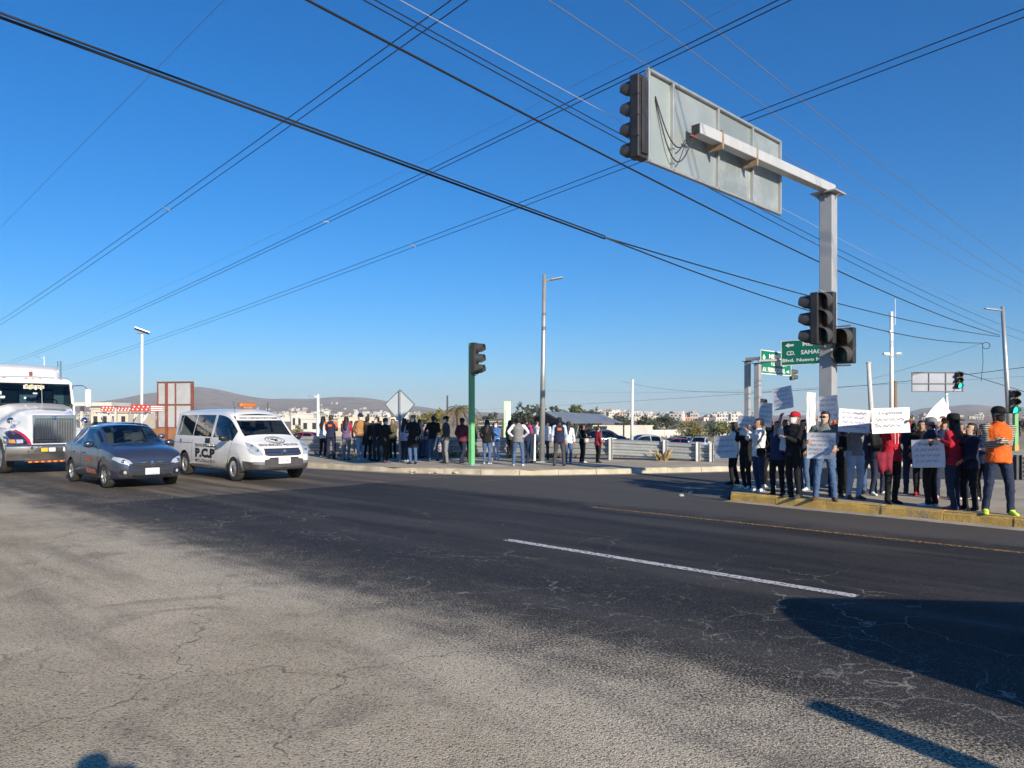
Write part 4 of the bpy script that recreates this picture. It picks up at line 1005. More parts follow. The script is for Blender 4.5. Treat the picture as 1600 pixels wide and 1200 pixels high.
class Body:
    """a smooth lofted car body in local axes: x forward, y left, z up"""
    def __init__(s, st, axles, arch, nx=110, wheel_r=.3, cab=None, corner=.9):
        # st rows: x, z0, zb, zt, w, wr, dz  (rear to front)
        st = sorted(st); xs = [r[0] for r in st]
        q = np.unique(np.concatenate([np.linspace(xs[0], xs[-1], nx), xs[0] + (xs[1] - xs[0]) * np.linspace(0, 1, 5), xs[-2] + (xs[-1] - xs[-2]) * np.linspace(0, 1, 5)]))
        s.x = q; c = [pchip(xs, [r[i] for r in st], q) for i in range(1, 7)]
        s.z0, s.zb, s.zt, s.w, s.wr, s.dz = c
        s.seg = (4, 4, 7, 10, 5, 7)           # cells between the control points of a section
        s.N = sum(s.seg) + 1; s.G = np.zeros((len(q), s.N, 3))
        for i in range(len(q)):
            z0, zb, zt, w, wr, dz = (a[i] for a in c)
            ct = [(0, z0), (w * .88, z0 + .005), (w * .985, z0 + min(.14, .4 * (zb - z0))), (w, z0 + .62 * (zb - z0)), (w * .975, zb), (wr, zt - dz), (wr * .62, zt - dz * .28), (0, zt)]
            ct = [ct[0], ct[1], ct[2], ct[3], ct[4], ct[5], ct[6], ct[7]]
            pts = []; segs = (3, 4, 6, 6, 10, 5, 7)
            for k in range(7):
                p0, p1, p2, p3 = ct[max(k - 1, 0)], ct[k], ct[k + 1], ct[min(k + 2, 7)]
                if k == 6: p3 = (-ct[6][0], ct[6][1])
                sharp = .35 if k in (0,) else .5
                if k == 4: m1 = (np.array(p2) - p1); m2 = m1
                else:
                    m1 = (np.array(p2) - p0) * sharp; m2 = (np.array(p3) - p1) * sharp
                    if k == 3: m2 = (np.array(p2) - p1) * .9
                    if k == 5: m1 = (np.array(p2) - p1) * 1.1
                    L = np.hypot(*(np.array(p2) - p1))
                    for mm in (m1, m2):
                        l = np.hypot(*mm)
                        if l > 1.3 * L: mm *= 1.3 * L / l
                for j in range(segs[k]):
                    t = j / segs[k]; t2, t3 = t * t, t * t * t
                    pts.append((2 * t3 - 3 * t2 + 1) * np.array(p1) + (t3 - 2 * t2 + t) * m1 + (-2 * t3 + 3 * t2) * np.array(p2) + (t3 - t2) * m2)
            pts.append(np.array(ct[7])); pts = np.array(pts)
            if i == 0: s.N = len(pts); s.G = np.zeros((len(q), s.N, 3)); s.belt = sum(segs[:4]); s.roof = sum(segs[:5])
            s.G[i, :, 0] = q[i]; s.G[i, :, 1] = pts[:, 0]; s.G[i, :, 2] = pts[:, 1]
        s.axles, s.arch = axles, arch
        # wheel arches: drop cells in the circle, snap the border onto it
        s.dead = np.zeros((len(q) - 1, s.N - 1), bool)
        for (ax, az) in axles:
            G = s.G; d = np.hypot(G[:, :, 0] - ax, G[:, :, 2] - az); side = G[:, :, 1] > .45 * s.w.max()
            ins = (d < arch) & side
            low = (np.abs(G[:, :, 0] - ax) < arch) & (G[:, :, 2] < az) & side; ins |= low
            cnt = ins[:-1, :-1].astype(int) + ins[1:, :-1] + ins[:-1, 1:] + ins[1:, 1:]
            s.dead |= cnt >= 2
            for i in range(len(q)):
                for j in range(s.N):
                    if not side[i, j]: continue
                    nb = s.dead[max(i - 1, 0):i + 1, max(j - 1, 0):j + 1]
                    if nb.any() and not nb.all() and G[i, j, 2] > az - .02:
                        v = np.array([G[i, j, 0] - ax, G[i, j, 2] - az]); l = np.hypot(*v); v *= arch / l
                        G[i, j, 0] = ax + v[0]; G[i, j, 2] = az + v[1]
    def cells(s, test):
        """split: part name for each living cell by test(x, j, z)"""
        out = {}
        for i in range(len(s.x) - 1):
            xm = (s.x[i] + s.x[i + 1]) / 2
            for j in range(s.N - 1):
                if s.dead[i, j]: continue
                out.setdefault(test(i, xm, j), []).append((i, j))
        return out
    def mesh(s, cells, lift=0.0, sides=(1, -1)):
        mb = MB(); 
        for sd_ in sides:
            idx = {}; base = len(mb.v)
            def vid(i, j):
                if (i, j) not in idx:
                    idx[(i, j)] = len(mb.v); p = s.G[i, j]; mb.v.append((p[0], p[1] * sd_, p[2]))
                return idx[(i, j)]
            for (i, j) in cells:
                f = (vid(i, j), vid(i, j + 1), vid(i + 1, j + 1), vid(i + 1, j))
                mb.f.append(f if sd_ < 0 else f[::-1]); mb.m.append(0)
        return mb
    def bvh(s):
        mb = s.mesh([(i, j) for i in range(len(s.x) - 1) for j in range(s.N - 1)])
        for e, fl in ((0, 1), (len(s.x) - 1, 0)):
            pts = [tuple(s.G[e, j]) for j in range(s.N)] + [(s.G[e, j][0], -s.G[e, j][1], s.G[e, j][2]) for j in range(s.N - 2, -1, -1)]
            mb.add(pts, [tuple(range(len(pts)))])
        s.V = [Vector(v) for v in mb.v]; return BVHTree.FromPolygons(s.V, mb.f)
    def endcaps(s, mb, which=(0, 1)):
        for e in [(0, len(s.x) - 1)[w] for w in which]:
            pts = [tuple(s.G[e, j]) for j in range(s.N)] + [(s.G[e, j][0], -s.G[e, j][1], s.G[e, j][2]) for j in range(s.N - 2, 0, -1)]
            mb.add(pts, [tuple(range(len(pts)))])

def decal(bvh, geo, o, a, b, d, lift=.006, thick=0.0, far=6.0):
    """lay flat geometry (2D) onto a body: point = o + x*a + y*b, cast along d"""
    o, a, b, d = Vector(o), Vector(a), Vector(b), Vector(d).normalized(); vs = []; ok = []
    for (x, y) in geo[0]:
        p = o + a * x + b * y; h = bvh.ray_cast(p - d * far, d)
        if h[0] is None: h = (None,); vs.append(p); ok.append(False)
        else:
            vs.append(h[0] - d * lift); ok.append(True)
    fs = [f for f in geo[1] if all(ok[i] for i in f)]
    mb = MB(); mb.add(vs, fs); return mb

def wheel(parent, c, r, w, side, rimm, spokes=5, hub=.6, name='wheel', steel=False):
    o = link(name, None, parent); o.location = c
    hw = w / 2; mb = MB()
    mb.lathe([(r * .64, -hw * .92), (r * .78, -hw), (r * .93, -hw * .96), (r, -hw * .72), (r, hw * .72), (r * .93, hw * .96), (r * .78, hw), (r * .64, hw * .92)], (0, 0, 0), (0, side, 0), 28)
    mb.build('tyre', rubber(), o, True)
    mb = MB(); rr = r * .66
    mb.lathe([(rr, hw * .9), (rr * .93, hw * .86), (rr * .88, hw * .55), (rr * .8, -hw * .3), (.001, -hw * .3)], (0, 0, 0), (0, side, 0), 28)
    rim = mb.build('rim', darkmetal() if not steel else rimm, o, True)
    sp = MB()
    if steel:
        sp.lathe([(rr * .9, hw * .45), (rr * .7, hw * .62), (rr * .45, hw * .5), (rr * .3, hw * .78), (.001, hw * .8)], (0, 0, 0), (0, side, 0), 24)
    else:
        sp.lathe([(rr, hw * .9), (rr * .9, hw * .88), (rr * .88, hw * .6)], (0, 0, 0), (0, side, 0), 28)
        sp.lathe([(rr * .24, hw * .55), (rr * .22, hw * .85), (.001, hw * .9)], (0, 0, 0), (0, side, 0), 14)
        for k in range(spokes):
            t = 2 * math.pi * k / spokes; u_ = Vector((math.cos(t), 0, math.sin(t))); n_ = Vector((-math.sin(t), 0, math.cos(t))); yy = Vector((0, side, 0))
            p, q = u_ * rr * .15, u_ * rr * .94
            sp.rings([[p - n_ * rr * .13 + yy * hw * .84, p + n_ * rr * .13 + yy * hw * .84, p + n_ * rr * .13 + yy * hw * .55, p - n_ * rr * .13 + yy * hw * .55],
                      [q - n_ * rr * .17 + yy * hw * .86, q + n_ * rr * .17 + yy * hw * .86, q + n_ * rr * .17 + yy * hw * .6, q - n_ * rr * .17 + yy * hw * .6]])
    sp.build('spokes', rimm, o, 'auto'); return o

alloy = lambda: mat('alloy_rim', (.55, .55, .56), .3, .8, .05)
chrome = lambda: mat('chrome_trim', (.72, .72, .74), .12, 1.0, .04)
platem = lambda: mat('plate_white', (.75, .75, .75), .5, 0, .03)
lampglass = lambda: mat('headlamp_clear', (.62, .64, .66), .12, .45, .05, coat=1)
amber = lambda: mat('amber_lens', (.65, .24, .03), .25, 0, .08, coat=1)
redl = lambda: mat('red_lens', (.35, .02, .02), .25, 0, .08, coat=1)
def car_paint(name, col, metal=.35, rough=.32): return mat(name, col, rough, metal, .03, 2, coat=1.0, dirt=.05, dirtcol=(.30, .26, .21))

SEDAN = [  # x, z0, zb, zt, w, wr, dz
    (-2.15, .42, .82, .96, .60, .52, .05), (-2.10, .30, .88, 1.06, .71, .61, .05), (-1.95, .25, .95, 1.11, .78, .65, .05), (-1.68, .22, .98, 1.15, .82, .63, .05),
    (-1.15, .20, .975, 1.41, .832, .59, .06), (-.85, .20, .965, 1.485, .835, .605, .065), (-.2, .20, .95, 1.515, .838, .615, .065), (.3, .20, .94, 1.495, .838, .61, .065), (.55, .20, .935, 1.40, .838, .61, .06),
    (1.16, .20, .92, 1.055, .835, .68, .045), (1.45, .21, .885, 1.00, .825, .68, .045), (1.78, .22, .83, .94, .80, .64, .05), (1.98, .23, .76, .86, .745, .57, .05), (2.10, .25, .68, .765, .65, .47, .04), (2.16, .32, .56, .63, .53, .38, .03)]
VAN = [
    (-2.55, .55, 1.0, 1.70, .80, .66, .06), (-2.50, .42, 1.05, 1.86, .88, .70, .09), (-2.3, .30, 1.08, 1.91, .93, .72, .10), (-1.0, .26, 1.08, 1.925, .955, .73, .10), (.4, .26, 1.06, 1.92, .96, .73, .10), (.8, .26, 1.05, 1.87, .96, .72, .10),
    (1.0, .26, 1.045, 1.79, .96, .715, .09), (1.72, .26, 1.01, 1.23, .95, .74, .05), (1.95, .27, .985, 1.12, .93, .74, .05), (2.2, .28, .92, 1.02, .88, .66, .05), (2.42, .30, .80, .91, .80, .56, .05), (2.53, .32, .68, .78, .70, .46, .04), (2.58, .38, .58, .64, .56, .36, .03)]

def car(name, label, st, loc, rz, paint, axles, wheel_r, arch, glass, spans, ws, rw, detail=2, seats=True, bumper=None, group=None, rimm=None, steel=False, cat='car', trim_gap=.0, mirror=True):
    """spans: side window ranges in x; ws / rw: windscreen and rear window ranges in x"""
    o = thing(name, label, cat, loc, rz, group)
    B = Body(st, [(a, wheel_r) for a in axles], arch, 110 if detail > 1 else 64)
    bl, rf, NN = B.belt, B.roof, B.N
    doors = spans[:] if detail > 1 else []
    def test(i, x, j):
        hgt = B.zt[i] - B.zb[i]
        if bl + 1 <= j < rf - 1 and hgt > .17:
            for k, (a, b_) in enumerate(spans):
                if a < x < b_: return 'side%d' % k
        if j >= rf + 1:
            if ws[0] < x < ws[1]: return 'ws'
            if rw and rw[0] < x < rw[1]: return 'rw'
        if bumper and j < bumper[1] and (x > bumper[0]) : return 'bump'
        return 'body'
    cs = B.cells(test)
    mb = B.mesh(cs['body']); B.endcaps(mb, (0,) if bumper else (0, 1))
    body = mb.build('body', paint, o, 'auto')
    if 'bump' in cs:
        bm_ = B.mesh(cs['bump']); B.endcaps(bm_, (1,)); bm_.build('bumper', mat('bumper_dark_grey', (.05, .05, .055), .6, 0, .1, dirt=.3), o, True)
    for k in cs:
        if k in ('ws', 'rw'): B.mesh(cs[k]).build('windscreen' if k == 'ws' else 'rear_window', glass, o, True)
        elif k.startswith('side'):
            for sd_ in (1, -1): B.mesh(cs[k], 0, (sd_,)).build('side_window', glass, o, True)
    bv = B.bvh(); o_bv = bv
    # dark wheel wells, wheels
    for a in axles:
        for sd_ in (1, -1):
            wy = float(np.interp(a, B.x, B.w))
            mb = MB(); pts = []
            for t in [R(-10 + 200 * k / 14) for k in range(15)]: pts.append((a + math.cos(t) * arch * 1.0, wheel_r + math.sin(t) * arch * 1.0))
            mb.rings([[Vector((p[0], sd_ * yy, p[1])) for p in pts] for yy in (wy * .985, wy - .34)], 0, False, False)
            c = MB(); mb.add([(p[0], sd_ * (wy - .34), p[1]) for p in pts], [tuple(range(len(pts)))])
            mb.build('wheel_well', blackp(), o)
            wheel(o, (a, sd_ * (wy - .105), wheel_r), wheel_r, .19, sd_, rimm or alloy(), steel=steel)
    # interior
    zi = float(np.interp(0, B.x, B.zb)) - .12; x0, x1 = spans[-1][0] if spans[-1][0] < spans[0][0] else spans[0][0], ws[1]
    dk = mat('car_interior', (.035, .035, .038), .8)
    mb = MB(); wmid = float(np.interp(0, B.x, B.w)) * .93
    mb.box(((x0 + x1) / 2 - .1, 0, zi - .22), (x1 - x0 - .1, wmid * 2, .04)); mb.build('cabin_floor', dk, o)
    if detail > 1:
        mb = MB(); mb.box((ws[1] - .42, 0, zi + .02), (.5, wmid * 1.86, .2), 0, None, .06); mb.build('dashboard', dk, o)
        mb = MB(); cx, cy, cz = ws[1] - .78, wmid * .45, zi + .10
        mb.tube([(cx + math.sin(t) * .07, cy + math.cos(t) * .185, cz + math.sin(t) * .17) for t in [2 * math.pi * k / 20 for k in range(21)]], .016, 6); mb.tube([(cx, cy, cz), (cx + .2, cy, cz - .08)], .03, 6); mb.build('steering_wheel', blackp(), o)
        sm = mat('seat_fabric', (.11, .11, .115), .85)
        for row, sx in enumerate([ws[0] - .28, ws[0] - 1.15] + ([ws[0] - 2.0] if spans[0][0] < -2 or spans[-1][0] < -2 else [])):
            for cy in (-.36, .36):
                mb = MB(); mb.box((sx - .18, cy, zi + .16), (.14, .46, .62), 0, None, .05, Matrix.Rotation(R(-12), 3, 'Y')); mb.box((sx - .26, cy, zi + .52), (.1, .26, .17), 0, None, .04); mb.build('seat', sm, o)
        # mirror inside
        mb = MB(); mb.box((ws[0] + .18, 0, float(np.interp(ws[0] + .1, B.x, B.zt)) - .13), (.04, .22, .07), 0, None, .02); mb.build('rear_view_mirror', blackp(), o)
    if mirror:
        for sd_ in (1, -1):
            mx_ = ws[1] - .42; my = float(np.interp(mx_, B.x, B.w)); mz = float(np.interp(mx_, B.x, B.zb)) + .07
            mb = MB(); mb.ell((mx_ + .02, sd_ * (my + .12), mz + .03), (.085, .13, .085), 0, 12, 8); mb.tube([(mx_, sd_ * (my - .06), mz - .04), (mx_, sd_ * (my + .05), mz)], .03, 6); mm = mb.build('door_mirror', paint if name != 'white_van' else blackp(), o, True)
            mb = MB(); mb.box((mx_ - .055, sd_ * (my + .12), mz + .03), (.012, .2, .12), 0, None, .004); mb.build('mirror_glass', chrome(), mm)
    return o, B, bv

def ribbon(pts, w=.012):
    """thin line as 2D strip geometry"""
    vs = []; fs = []
    fine = []
    for i in range(len(pts) - 1):
        a, b_ = Vector(pts[i]), Vector(pts[i + 1]); n = max(1, int((b_ - a).length / .07))
        for k in range(n): fine.append(a.lerp(b_, k / n))
    fine.append(Vector(pts[-1]))
    for i, p in enumerate(fine):
        d = (fine[min(i + 1, len(fine) - 1)] - fine[max(i - 1, 0)]).normalized(); nn = Vector((-d.y, d.x)) * w / 2
        vs += [tuple(p - nn), tuple(p + nn)]
    for i in range(len(fine) - 1): fs.append((2 * i, 2 * i + 1, 2 * i + 3, 2 * i + 2))
    return vs, fs
X, Yv, Z = Vector((1, 0, 0)), Vector((0, 1, 0)), Vector((0, 0, 1))
FRONT = dict(a=(0, 1, 0), b=(0, 0, 1), d=(-1, 0, 0))        # 2D = (y, z) seen from the front
def RIGHT(sd_): return dict(a=(1, 0, 0), b=(0, 0, 1), d=(0, -sd_, 0))   # 2D = (x, z)
seam = mat('panel_gap', (.012, .012, .014), .8)
def heading(s, n): return SN(s, n)
RZ = R(-45)

# ---- grey sedan, first in the near lane
tint = glassmat('car_glass', (.50, .58, .58), .05); tintd = glassmat('dark_car_glass', (.16, .18, .19), .06)
gpaint = car_paint('graphite_car_paint', (.06, .075, .12), .55, .25)
SX = SN(-21.15, 6.87)
sed, B, bv = car('grey_sedan', 'dark grey sedan with orange door lettering, first in the near lane', SEDAN, SX, RZ, gpaint, (1.35, -1.2), .30, .355, tint, [(-.33, .90), (-1.22, -.40)], (.36, 1.13), (-1.62, -1.10))
for sd_ in (1, -1):
    d_ = RIGHT(sd_); s_ = 1
    for pl in ([(.92, .30), (.98, .60), (.90, .92)], [(-.36, .26), (-.36, .95)], [(-1.12, .55), (-.98, .35), (-.90, .28)], [(-1.15, .6), (-1.2, .96)], [(-.9, .27), (.92, .27)]):
        decal(bv, ribbon(pl, .010), (0, 0, 0), d_['a'], d_['b'], d_['d'], .004).build('door_gap', seam, sed)
    for hx in (-.16, -1.0):
        p = bv.ray_cast(Vector((hx, sd_ * 3, .80)), Vector((0, -sd_, 0)))[0]
        mb = MB(); mb.box(p + Vector((0, sd_ * .018, 0)), (.19, .03, .032), 0, None, .012); mb.build('door_handle', gpaint, sed)
    ho = mat('orange_lettering', (.65, .14, .03), .5)
    for k_, (lx, lw, lh, lz) in enumerate(((0, .05, .10, 0), (.075, .06, .085, .005), (.15, .045, .10, 0), (.21, .055, .09, -.004), (.285, .06, .10, 0), (.36, .04, .08, .006))):
        decal(bv, poly_grid([(lx, lz - lh / 2), (lx + lw, lz - lh / 2), (lx + lw * .8, lz + lh / 2), (lx + lw * .1, lz + lh / 2)], .06), (.12, 0, .66), d_['a'], d_['b'], d_['d'], .006).build('lettering', ho, sed)
    decal(bv, poly_grid([(-.2, -.055), (.52, -.055), (.52, .055), (-.2, .055)], .08), (.30, 0, .37), d_['a'], d_['b'], d_['d'], .006).build('orange_stripe', mat('faded_orange_sticker', (.42, .15, .08), .6), sed)
    # headlamps wrap the corner: laid on from the front
    h = decal(bv, poly_grid([(sd_ * y_, z_) for y_, z_ in ((.44, .60), (.50, .675), (.62, .73), (.77, .76), (.79, .70), (.70, .62), (.56, .575))], .04), (0, 0, 0), lift=.012, **FRONT).build('headlight', lampglass(), sed, True)
    mb = MB(); q = bv.ray_cast(Vector((4, sd_ * .62, .655)), Vector((-1, 0, 0)))[0]; mb.ell(q + Vector((.0, 0, 0)), (.02, .055, .045)); mb.build('lamp_reflector', chrome(), h)
    decal(bv, poly_grid([(sd_ * y_, z_) for y_, z_ in ((.47, .33), (.52, .46), (.68, .47), (.70, .38), (.62, .32))], .05), (0, 0, 0), lift=.006, **FRONT).build('fog_lamp_recess', blackp(), sed)
    q = bv.ray_cast(Vector((4, sd_ * .585, .395)), Vector((-1, 0, 0)))[0]; mb = MB(); mb.lathe([(.001, .02), (.035, .015), (.045, 0)], q, (1, 0, 0), 12); mb.build('fog_lamp', lampglass(), sed)
    decal(bv, ribbon([(sd_ * .44, .34), (sd_ * .50, .29), (sd_ * .64, .285), (sd_ * .71, .36)], .02), (0, 0, 0), lift=.012, **FRONT).build('chrome_accent', chrome(), sed)
decal(bv, poly_grid([(-.42, .535), (-.36, .635), (.36, .635), (.42, .535), (.30, .50), (-.30, .50)], .05), (0, 0, 0), lift=.006, **FRONT).build('grille', blackp(), sed)
for z_ in (.53, .575, .62): decal(bv, ribbon([(-.40, z_), (.40, z_)], .014), (0, 0, 0), lift=.016, **FRONT).build('grille_bar', chrome(), sed)
for pl in ([(0, .49), (0, .655)], [(-.075, .575), (.075, .575)]): decal(bv, ribbon(pl, .045), (0, 0, 0), lift=.022, **FRONT).build('badge', chrome(), sed)
decal(bv, poly_grid([(-.46, .30), (-.42, .41), (.42, .41), (.46, .30), (.36, .27), (-.36, .27)], .05), (0, 0, 0), lift=.005, **FRONT).build('lower_grille', blackp(), sed)
for z_ in (.31, .345, .38): decal(bv, ribbon([(-.43, z_), (.43, z_)], .008), (0, 0, 0), lift=.010, **FRONT).build('grille_slat', darkmetal(), sed)
q = bv.ray_cast(Vector((4, .0, .40)), Vector((-1, 0, 0)))[0]
mb = MB(); mb.box((q.x + .03, 0, .405), (.012, .32, .155), 0, None, .004); pl = mb.build('number_plate', platem(), sed)
mb = MB(); mb.box((q.x + .0375, 0, .345), (.003, .26, .015)); mb.build('plate_strip', mat('plate_blue', (.10, .25, .55), .5), pl)
decal(bv, ribbon([(-.70, .895), (-.35, .955), (0, .97), (.35, .955), (.70, .895)], .014), (0, 0, .085), lift=.004, **FRONT).build('bonnet_gap', seam, sed)
for sd_ in (.15, -.45):
    mb = MB(); a = bv.ray_cast(Vector((1.03, sd_, 3)), Vector((0, 0, -1)))[0]; b_ = bv.ray_cast(Vector((.78, sd_ + .45, 3)), Vector((0, 0, -1)))[0]
    mb.tube([a + Z * .02, b_ + Z * .02], .009, 5); mb.build('wiper', blackp(), sed)

# ---- car behind the sedan carrying a roof rack of red and white boards
kp = car_paint('slate_blue_car_paint', (.12, .13, .17), .5, .32)
SX2 = SN(-27.9, 9.2)
sd2, B2, bv2 = car('blue_grey_car', 'blue grey car with loaded roof rack, half hidden behind the grey sedan', SEDAN, SX2, RZ, kp, (1.35, -1.2), .30, .355, tint, [(-.33, .90), (-1.22, -.40)], (.36, 1.13), (-1.62, -1.10))
for sd_ in (1, -1):
    decal(bv2, poly_grid([(sd_ * y_, z_) for y_, z_ in ((.44, .60), (.50, .675), (.62, .73), (.77, .76), (.79, .70), (.70, .62), (.56, .575))], .05), (0, 0, 0), lift=.012, **FRONT).build('headlight', lampglass(), sd2, True)
decal(bv2, poly_grid([(-.42, .535), (-.36, .635), (.36, .635), (.42, .535), (.30, .50), (-.30, .50)], .06), (0, 0, 0), lift=.006, **FRONT).build('grille', blackp(), sd2)
rk = thing('roof_rack', 'white tube roof rack on the blue grey car', 'roof rack', SX2 + Vector((0, 0, 1.5)), RZ)
wt = mat('rack_white_paint', (.75, .75, .74), .4)
for x in (.2, -.75):
    mb = MB(); mb.tube([(x, -.75, .32), (x, .75, .32)], .022, 6); mb.build('cross_bar', wt, rk)
    for sd_ in (1, -1):
        mb = MB(); mb.tube([(x, sd_ * .6, .32), (x + .12, sd_ * .48, 0), (x + .24, sd_ * .6, .32)], .018, 6); mb.build('strut', wt, rk)
for sd_ in (1, -1):
    mb = MB(); mb.tube([(-.95, sd_ * .7, .34), (.5, sd_ * .7, .34)], .022, 6); mb.build('side_bar', wt, rk)
rdm = mat('red_board', (.42, .045, .035), .5); wd_ = mat('white_dot', (.75, .74, .72), .5)
for i, (yy, w_, h_, kind) in enumerate(((-.72, .42, .18, 0), (-.22, .42, .15, 0), (.32, .58, .24, 0), (.86, .40, .22, 1))):
    lab = ('red dotted board at the left end of the roof rack', 'short red dotted board second from left on roof rack', 'large red dotted board in the middle of the roof rack', 'red and white striped board at the right of the roof rack')[i]
    bo = thing('warning_board', lab, 'board', SX2 + N * yy * .98 + U * .52 + Vector((0, 0, 1.87)), RZ, 'boards on the roof rack')
    mb = MB(); mb.box((0, 0, h_ / 2), (.05, w_, h_), 0, None, .01); mb.build('board', rdm, bo)
    if kind == 0:
        for r_ in range(2):
            for c_ in range(4):
                mb = MB(); mb.lathe([(.026, 0), (.026, .008), (.001, .009)], (.025, -w_ / 2 + w_ * (c_ + .35 + .3 * r_) / 4, h_ * (.3 + .4 * r_)), (1, 0, 0), 8); mb.build('dot', wd_, bo)
    else:
        for r_ in range(3):
            mb = MB(); mb.box((.029, 0, h_ * (.2 + .3 * r_)), (.008, w_ * .96, h_ * .16)); mb.build('stripe', wd_, bo)

# ---- white van
vp = mat('van_white_paint', (.74, .74, .73), .35, 0, .03, 2, coat=.6, dirt=.22, dirtcol=(.45, .42, .37))
VX = SN(-21.1, 10.05)
van, BV, bvv = car('white_van', 'white security van with black P.C.P letters and orange roof beacon', VAN, VX, RZ, vp, (1.6, -1.55), .335, .40, glassmat('van_glass', (.36, .40, .42), .05), [(.32, 1.50), (-.98, .17), (-2.22, -1.04)], (1.04, 1.73), None, cat='van', steel=True, rimm=mat('steel_wheel_grey', (.33, .33, .34), .45, .5), bumper=(2.05, 10))
blk = mat('black_vinyl_lettering', (.015, .015, .018), .5)
def lay(bv, parent, txt, w, h, cx, cz, view, flip=1, bold=.02, m=None, lift=.008, name='lettering'):
    g = fit(text_geo(txt, 1, bold), w, h); v = view
    return decal(bv, ([(x_ * flip + cx, y_ + cz) for x_, y_ in g[0]], g[1]), (0, 0, 0), v['a'], v['b'], v['d'], lift).build(name, m or blk, parent)
for sd_ in (-1, 1):
    fl = 1 if sd_ < 0 else -1; d_ = RIGHT(sd_)
    lay(bvv, van, 'SERVICIOS ESPECIALIZADOS', 1.35, .085, -.10, .90, d_, fl)
    lay(bvv, van, 'P.C.P', 1.30, .26, -.10, .69, d_, fl, .06)
    lay(bvv, van, 'GRUPO AZTECA S.A. DE C.V.', 1.35, .085, -.10, .47, d_, fl)
    lay(bvv, van, '10', .13, .13, -1.85, 1.0, d_, fl, .03)
    decal(bvv, poly_grid([(-.16, -.07), (.16, -.07), (.16, .07), (-.16, .07)], .06), (.03, 0, 1.035), d_['a'], d_['b'], d_['d'], .008).build('sticker', blk, van)
    for pl in ([(1.30, .45), (1.40, .75), (1.52, 1.02)], [(.24, .32), (.24, 1.06), (.24, 1.72)], [(-1.0, .36), (-1.0, 1.05)], [(-1.0, .95), (-2.3, .95)], [(.24, .32), (1.18, .32)], [(-1.0, .36), (.24, .34)]):
        decal(bvv, ribbon(pl, .011), (0, 0, 0), d_['a'], d_['b'], d_['d'], .004).build('door_gap', seam, van)
    for hx in (.40, .14):
        p = bvv.ray_cast(Vector((hx, sd_ * 3, .93)), Vector((0, -sd_, 0)))[0]
        mb = MB(); mb.box(p + Vector((0, sd_ * .02, -.02)), (.2, .035, .035), 0, None, .012); mb.build('door_handle', vp, van)
    h = decal(bvv, poly_grid([(sd_ * y_, z_) for y_, z_ in ((.56, .70), (.60, .84), (.70, .99), (.80, 1.03), (.86, .90), (.84, .76), (.74, .69))], .05), (0, 0, 0), lift=.014, **FRONT).build('headlight', lampglass(), van, True)
    for yy, zz, rr in ((.69, .80, .055), (.75, .92, .045)):
        q = bvv.ray_cast(Vector((4, sd_ * yy, zz)), Vector((-1, 0, 0)))[0]; mb = MB(); mb.ell(q + Vector((.005, 0, 0)), (.02, rr, rr)); mb.build('lamp_reflector', chrome(), h)
    decal(bvv, poly_grid([(sd_ * .55, .45), (sd_ * .80, .47), (sd_ * .80, .54), (sd_ * .55, .53)], .05), (0, 0, 0), lift=.008, **FRONT).build('fog_lamp', mat('fog_lamp_grey', (.18, .18, .19), .3), van)
decal(bvv, poly_grid([(-.52, .70), (-.50, .87), (.50, .87), (.52, .70), (.40, .67), (-.40, .67)], .05), (0, 0, 0), lift=.006, **FRONT).build('grille', mat('grille_dark', (.035, .035, .05), .4), van)
for z_ in (.77,): decal(bvv, ribbon([(-.5, z_), (.5, z_)], .04), (0, 0, 0), lift=.018, **FRONT).build('grille_bar', chrome(), van)
decal(bvv, poly_grid([(-.40, .595), (-.43, .635), (.43, .635), (.40, .595)], .05), (0, 0, 0), lift=.006, **FRONT).build('lower_grille', mat('grille_dark', (.035, .035, .05), .4), van)
mb = MB(); q = bvv.ray_cast(Vector((4, 0, .77)), Vector((-1, 0, 0)))[0]; mb.lathe([(.001, .02), (.065, .015), (.075, 0)], q + X * .015, (1, 0, 0), 16); mb.build('badge', chrome(), van)
lay(bvv, van, 'SEGURIDAD PRIVADA', 1.12, .055, 0, .955, FRONT, 1, .03)
# round emblem on the bonnet
for rr, ww in ((.20, .016), (.14, .010)):
    decal(bvv, ribbon([(math.cos(t) * rr * 1.3, 1.075 + math.sin(t) * rr * .40) for t in [2 * math.pi * k / 26 for k in range(27)]], ww), (0, 0, 0), lift=.008, **FRONT).build('emblem_ring', blk, van)
decal(bvv, poly_grid([(-.12, 1.09), (-.04, 1.115), (.03, 1.095), (.12, 1.105), (.05, 1.07), (.08, 1.05), (-.02, 1.045), (-.03, 1.075)], .03), (0, 0, 0), lift=.008, **FRONT).build('emblem', blk, van)
# white visor strip with web address across the top of the windscreen
decal(bvv, poly_grid([(-.66, 1.60), (.66, 1.60), (.60, 1.735), (-.60, 1.735)], .08), (0, 0, 0), lift=.006, **FRONT).build('sun_strip', vp, van)
lay(bvv, van, 'WWW.CORPORATIVOPCP.COM.MX', 1.12, .06, 0, 1.66, FRONT, 1, .02, lift=.014)
q = bvv.ray_cast(Vector((4, .0, .53)), Vector((-1, 0, 0)))[0]
mb = MB(); mb.box((q.x + .02, 0, .55), (.012, .34, .16), 0, None, .004); pl = mb.build('number_plate', platem(), van)
for k_, y_ in enumerate((-.11, -.07, 0, .07, .11)):
    mb = MB(); mb.box((q.x + .0275, y_, .55), (.003, .022 + .008 * (k_ % 2), .055)); mb.build('lettering', mat('plate_grey_characters', (.3, .3, .33), .6), pl)
mb = MB(); mb.box((.45, 0, 1.955), (.2, .26, .05), 0, None, .015); bc = mb.build('beacon_base', mat('beacon_chrome', (.5, .4, .3), .3, .6), van)
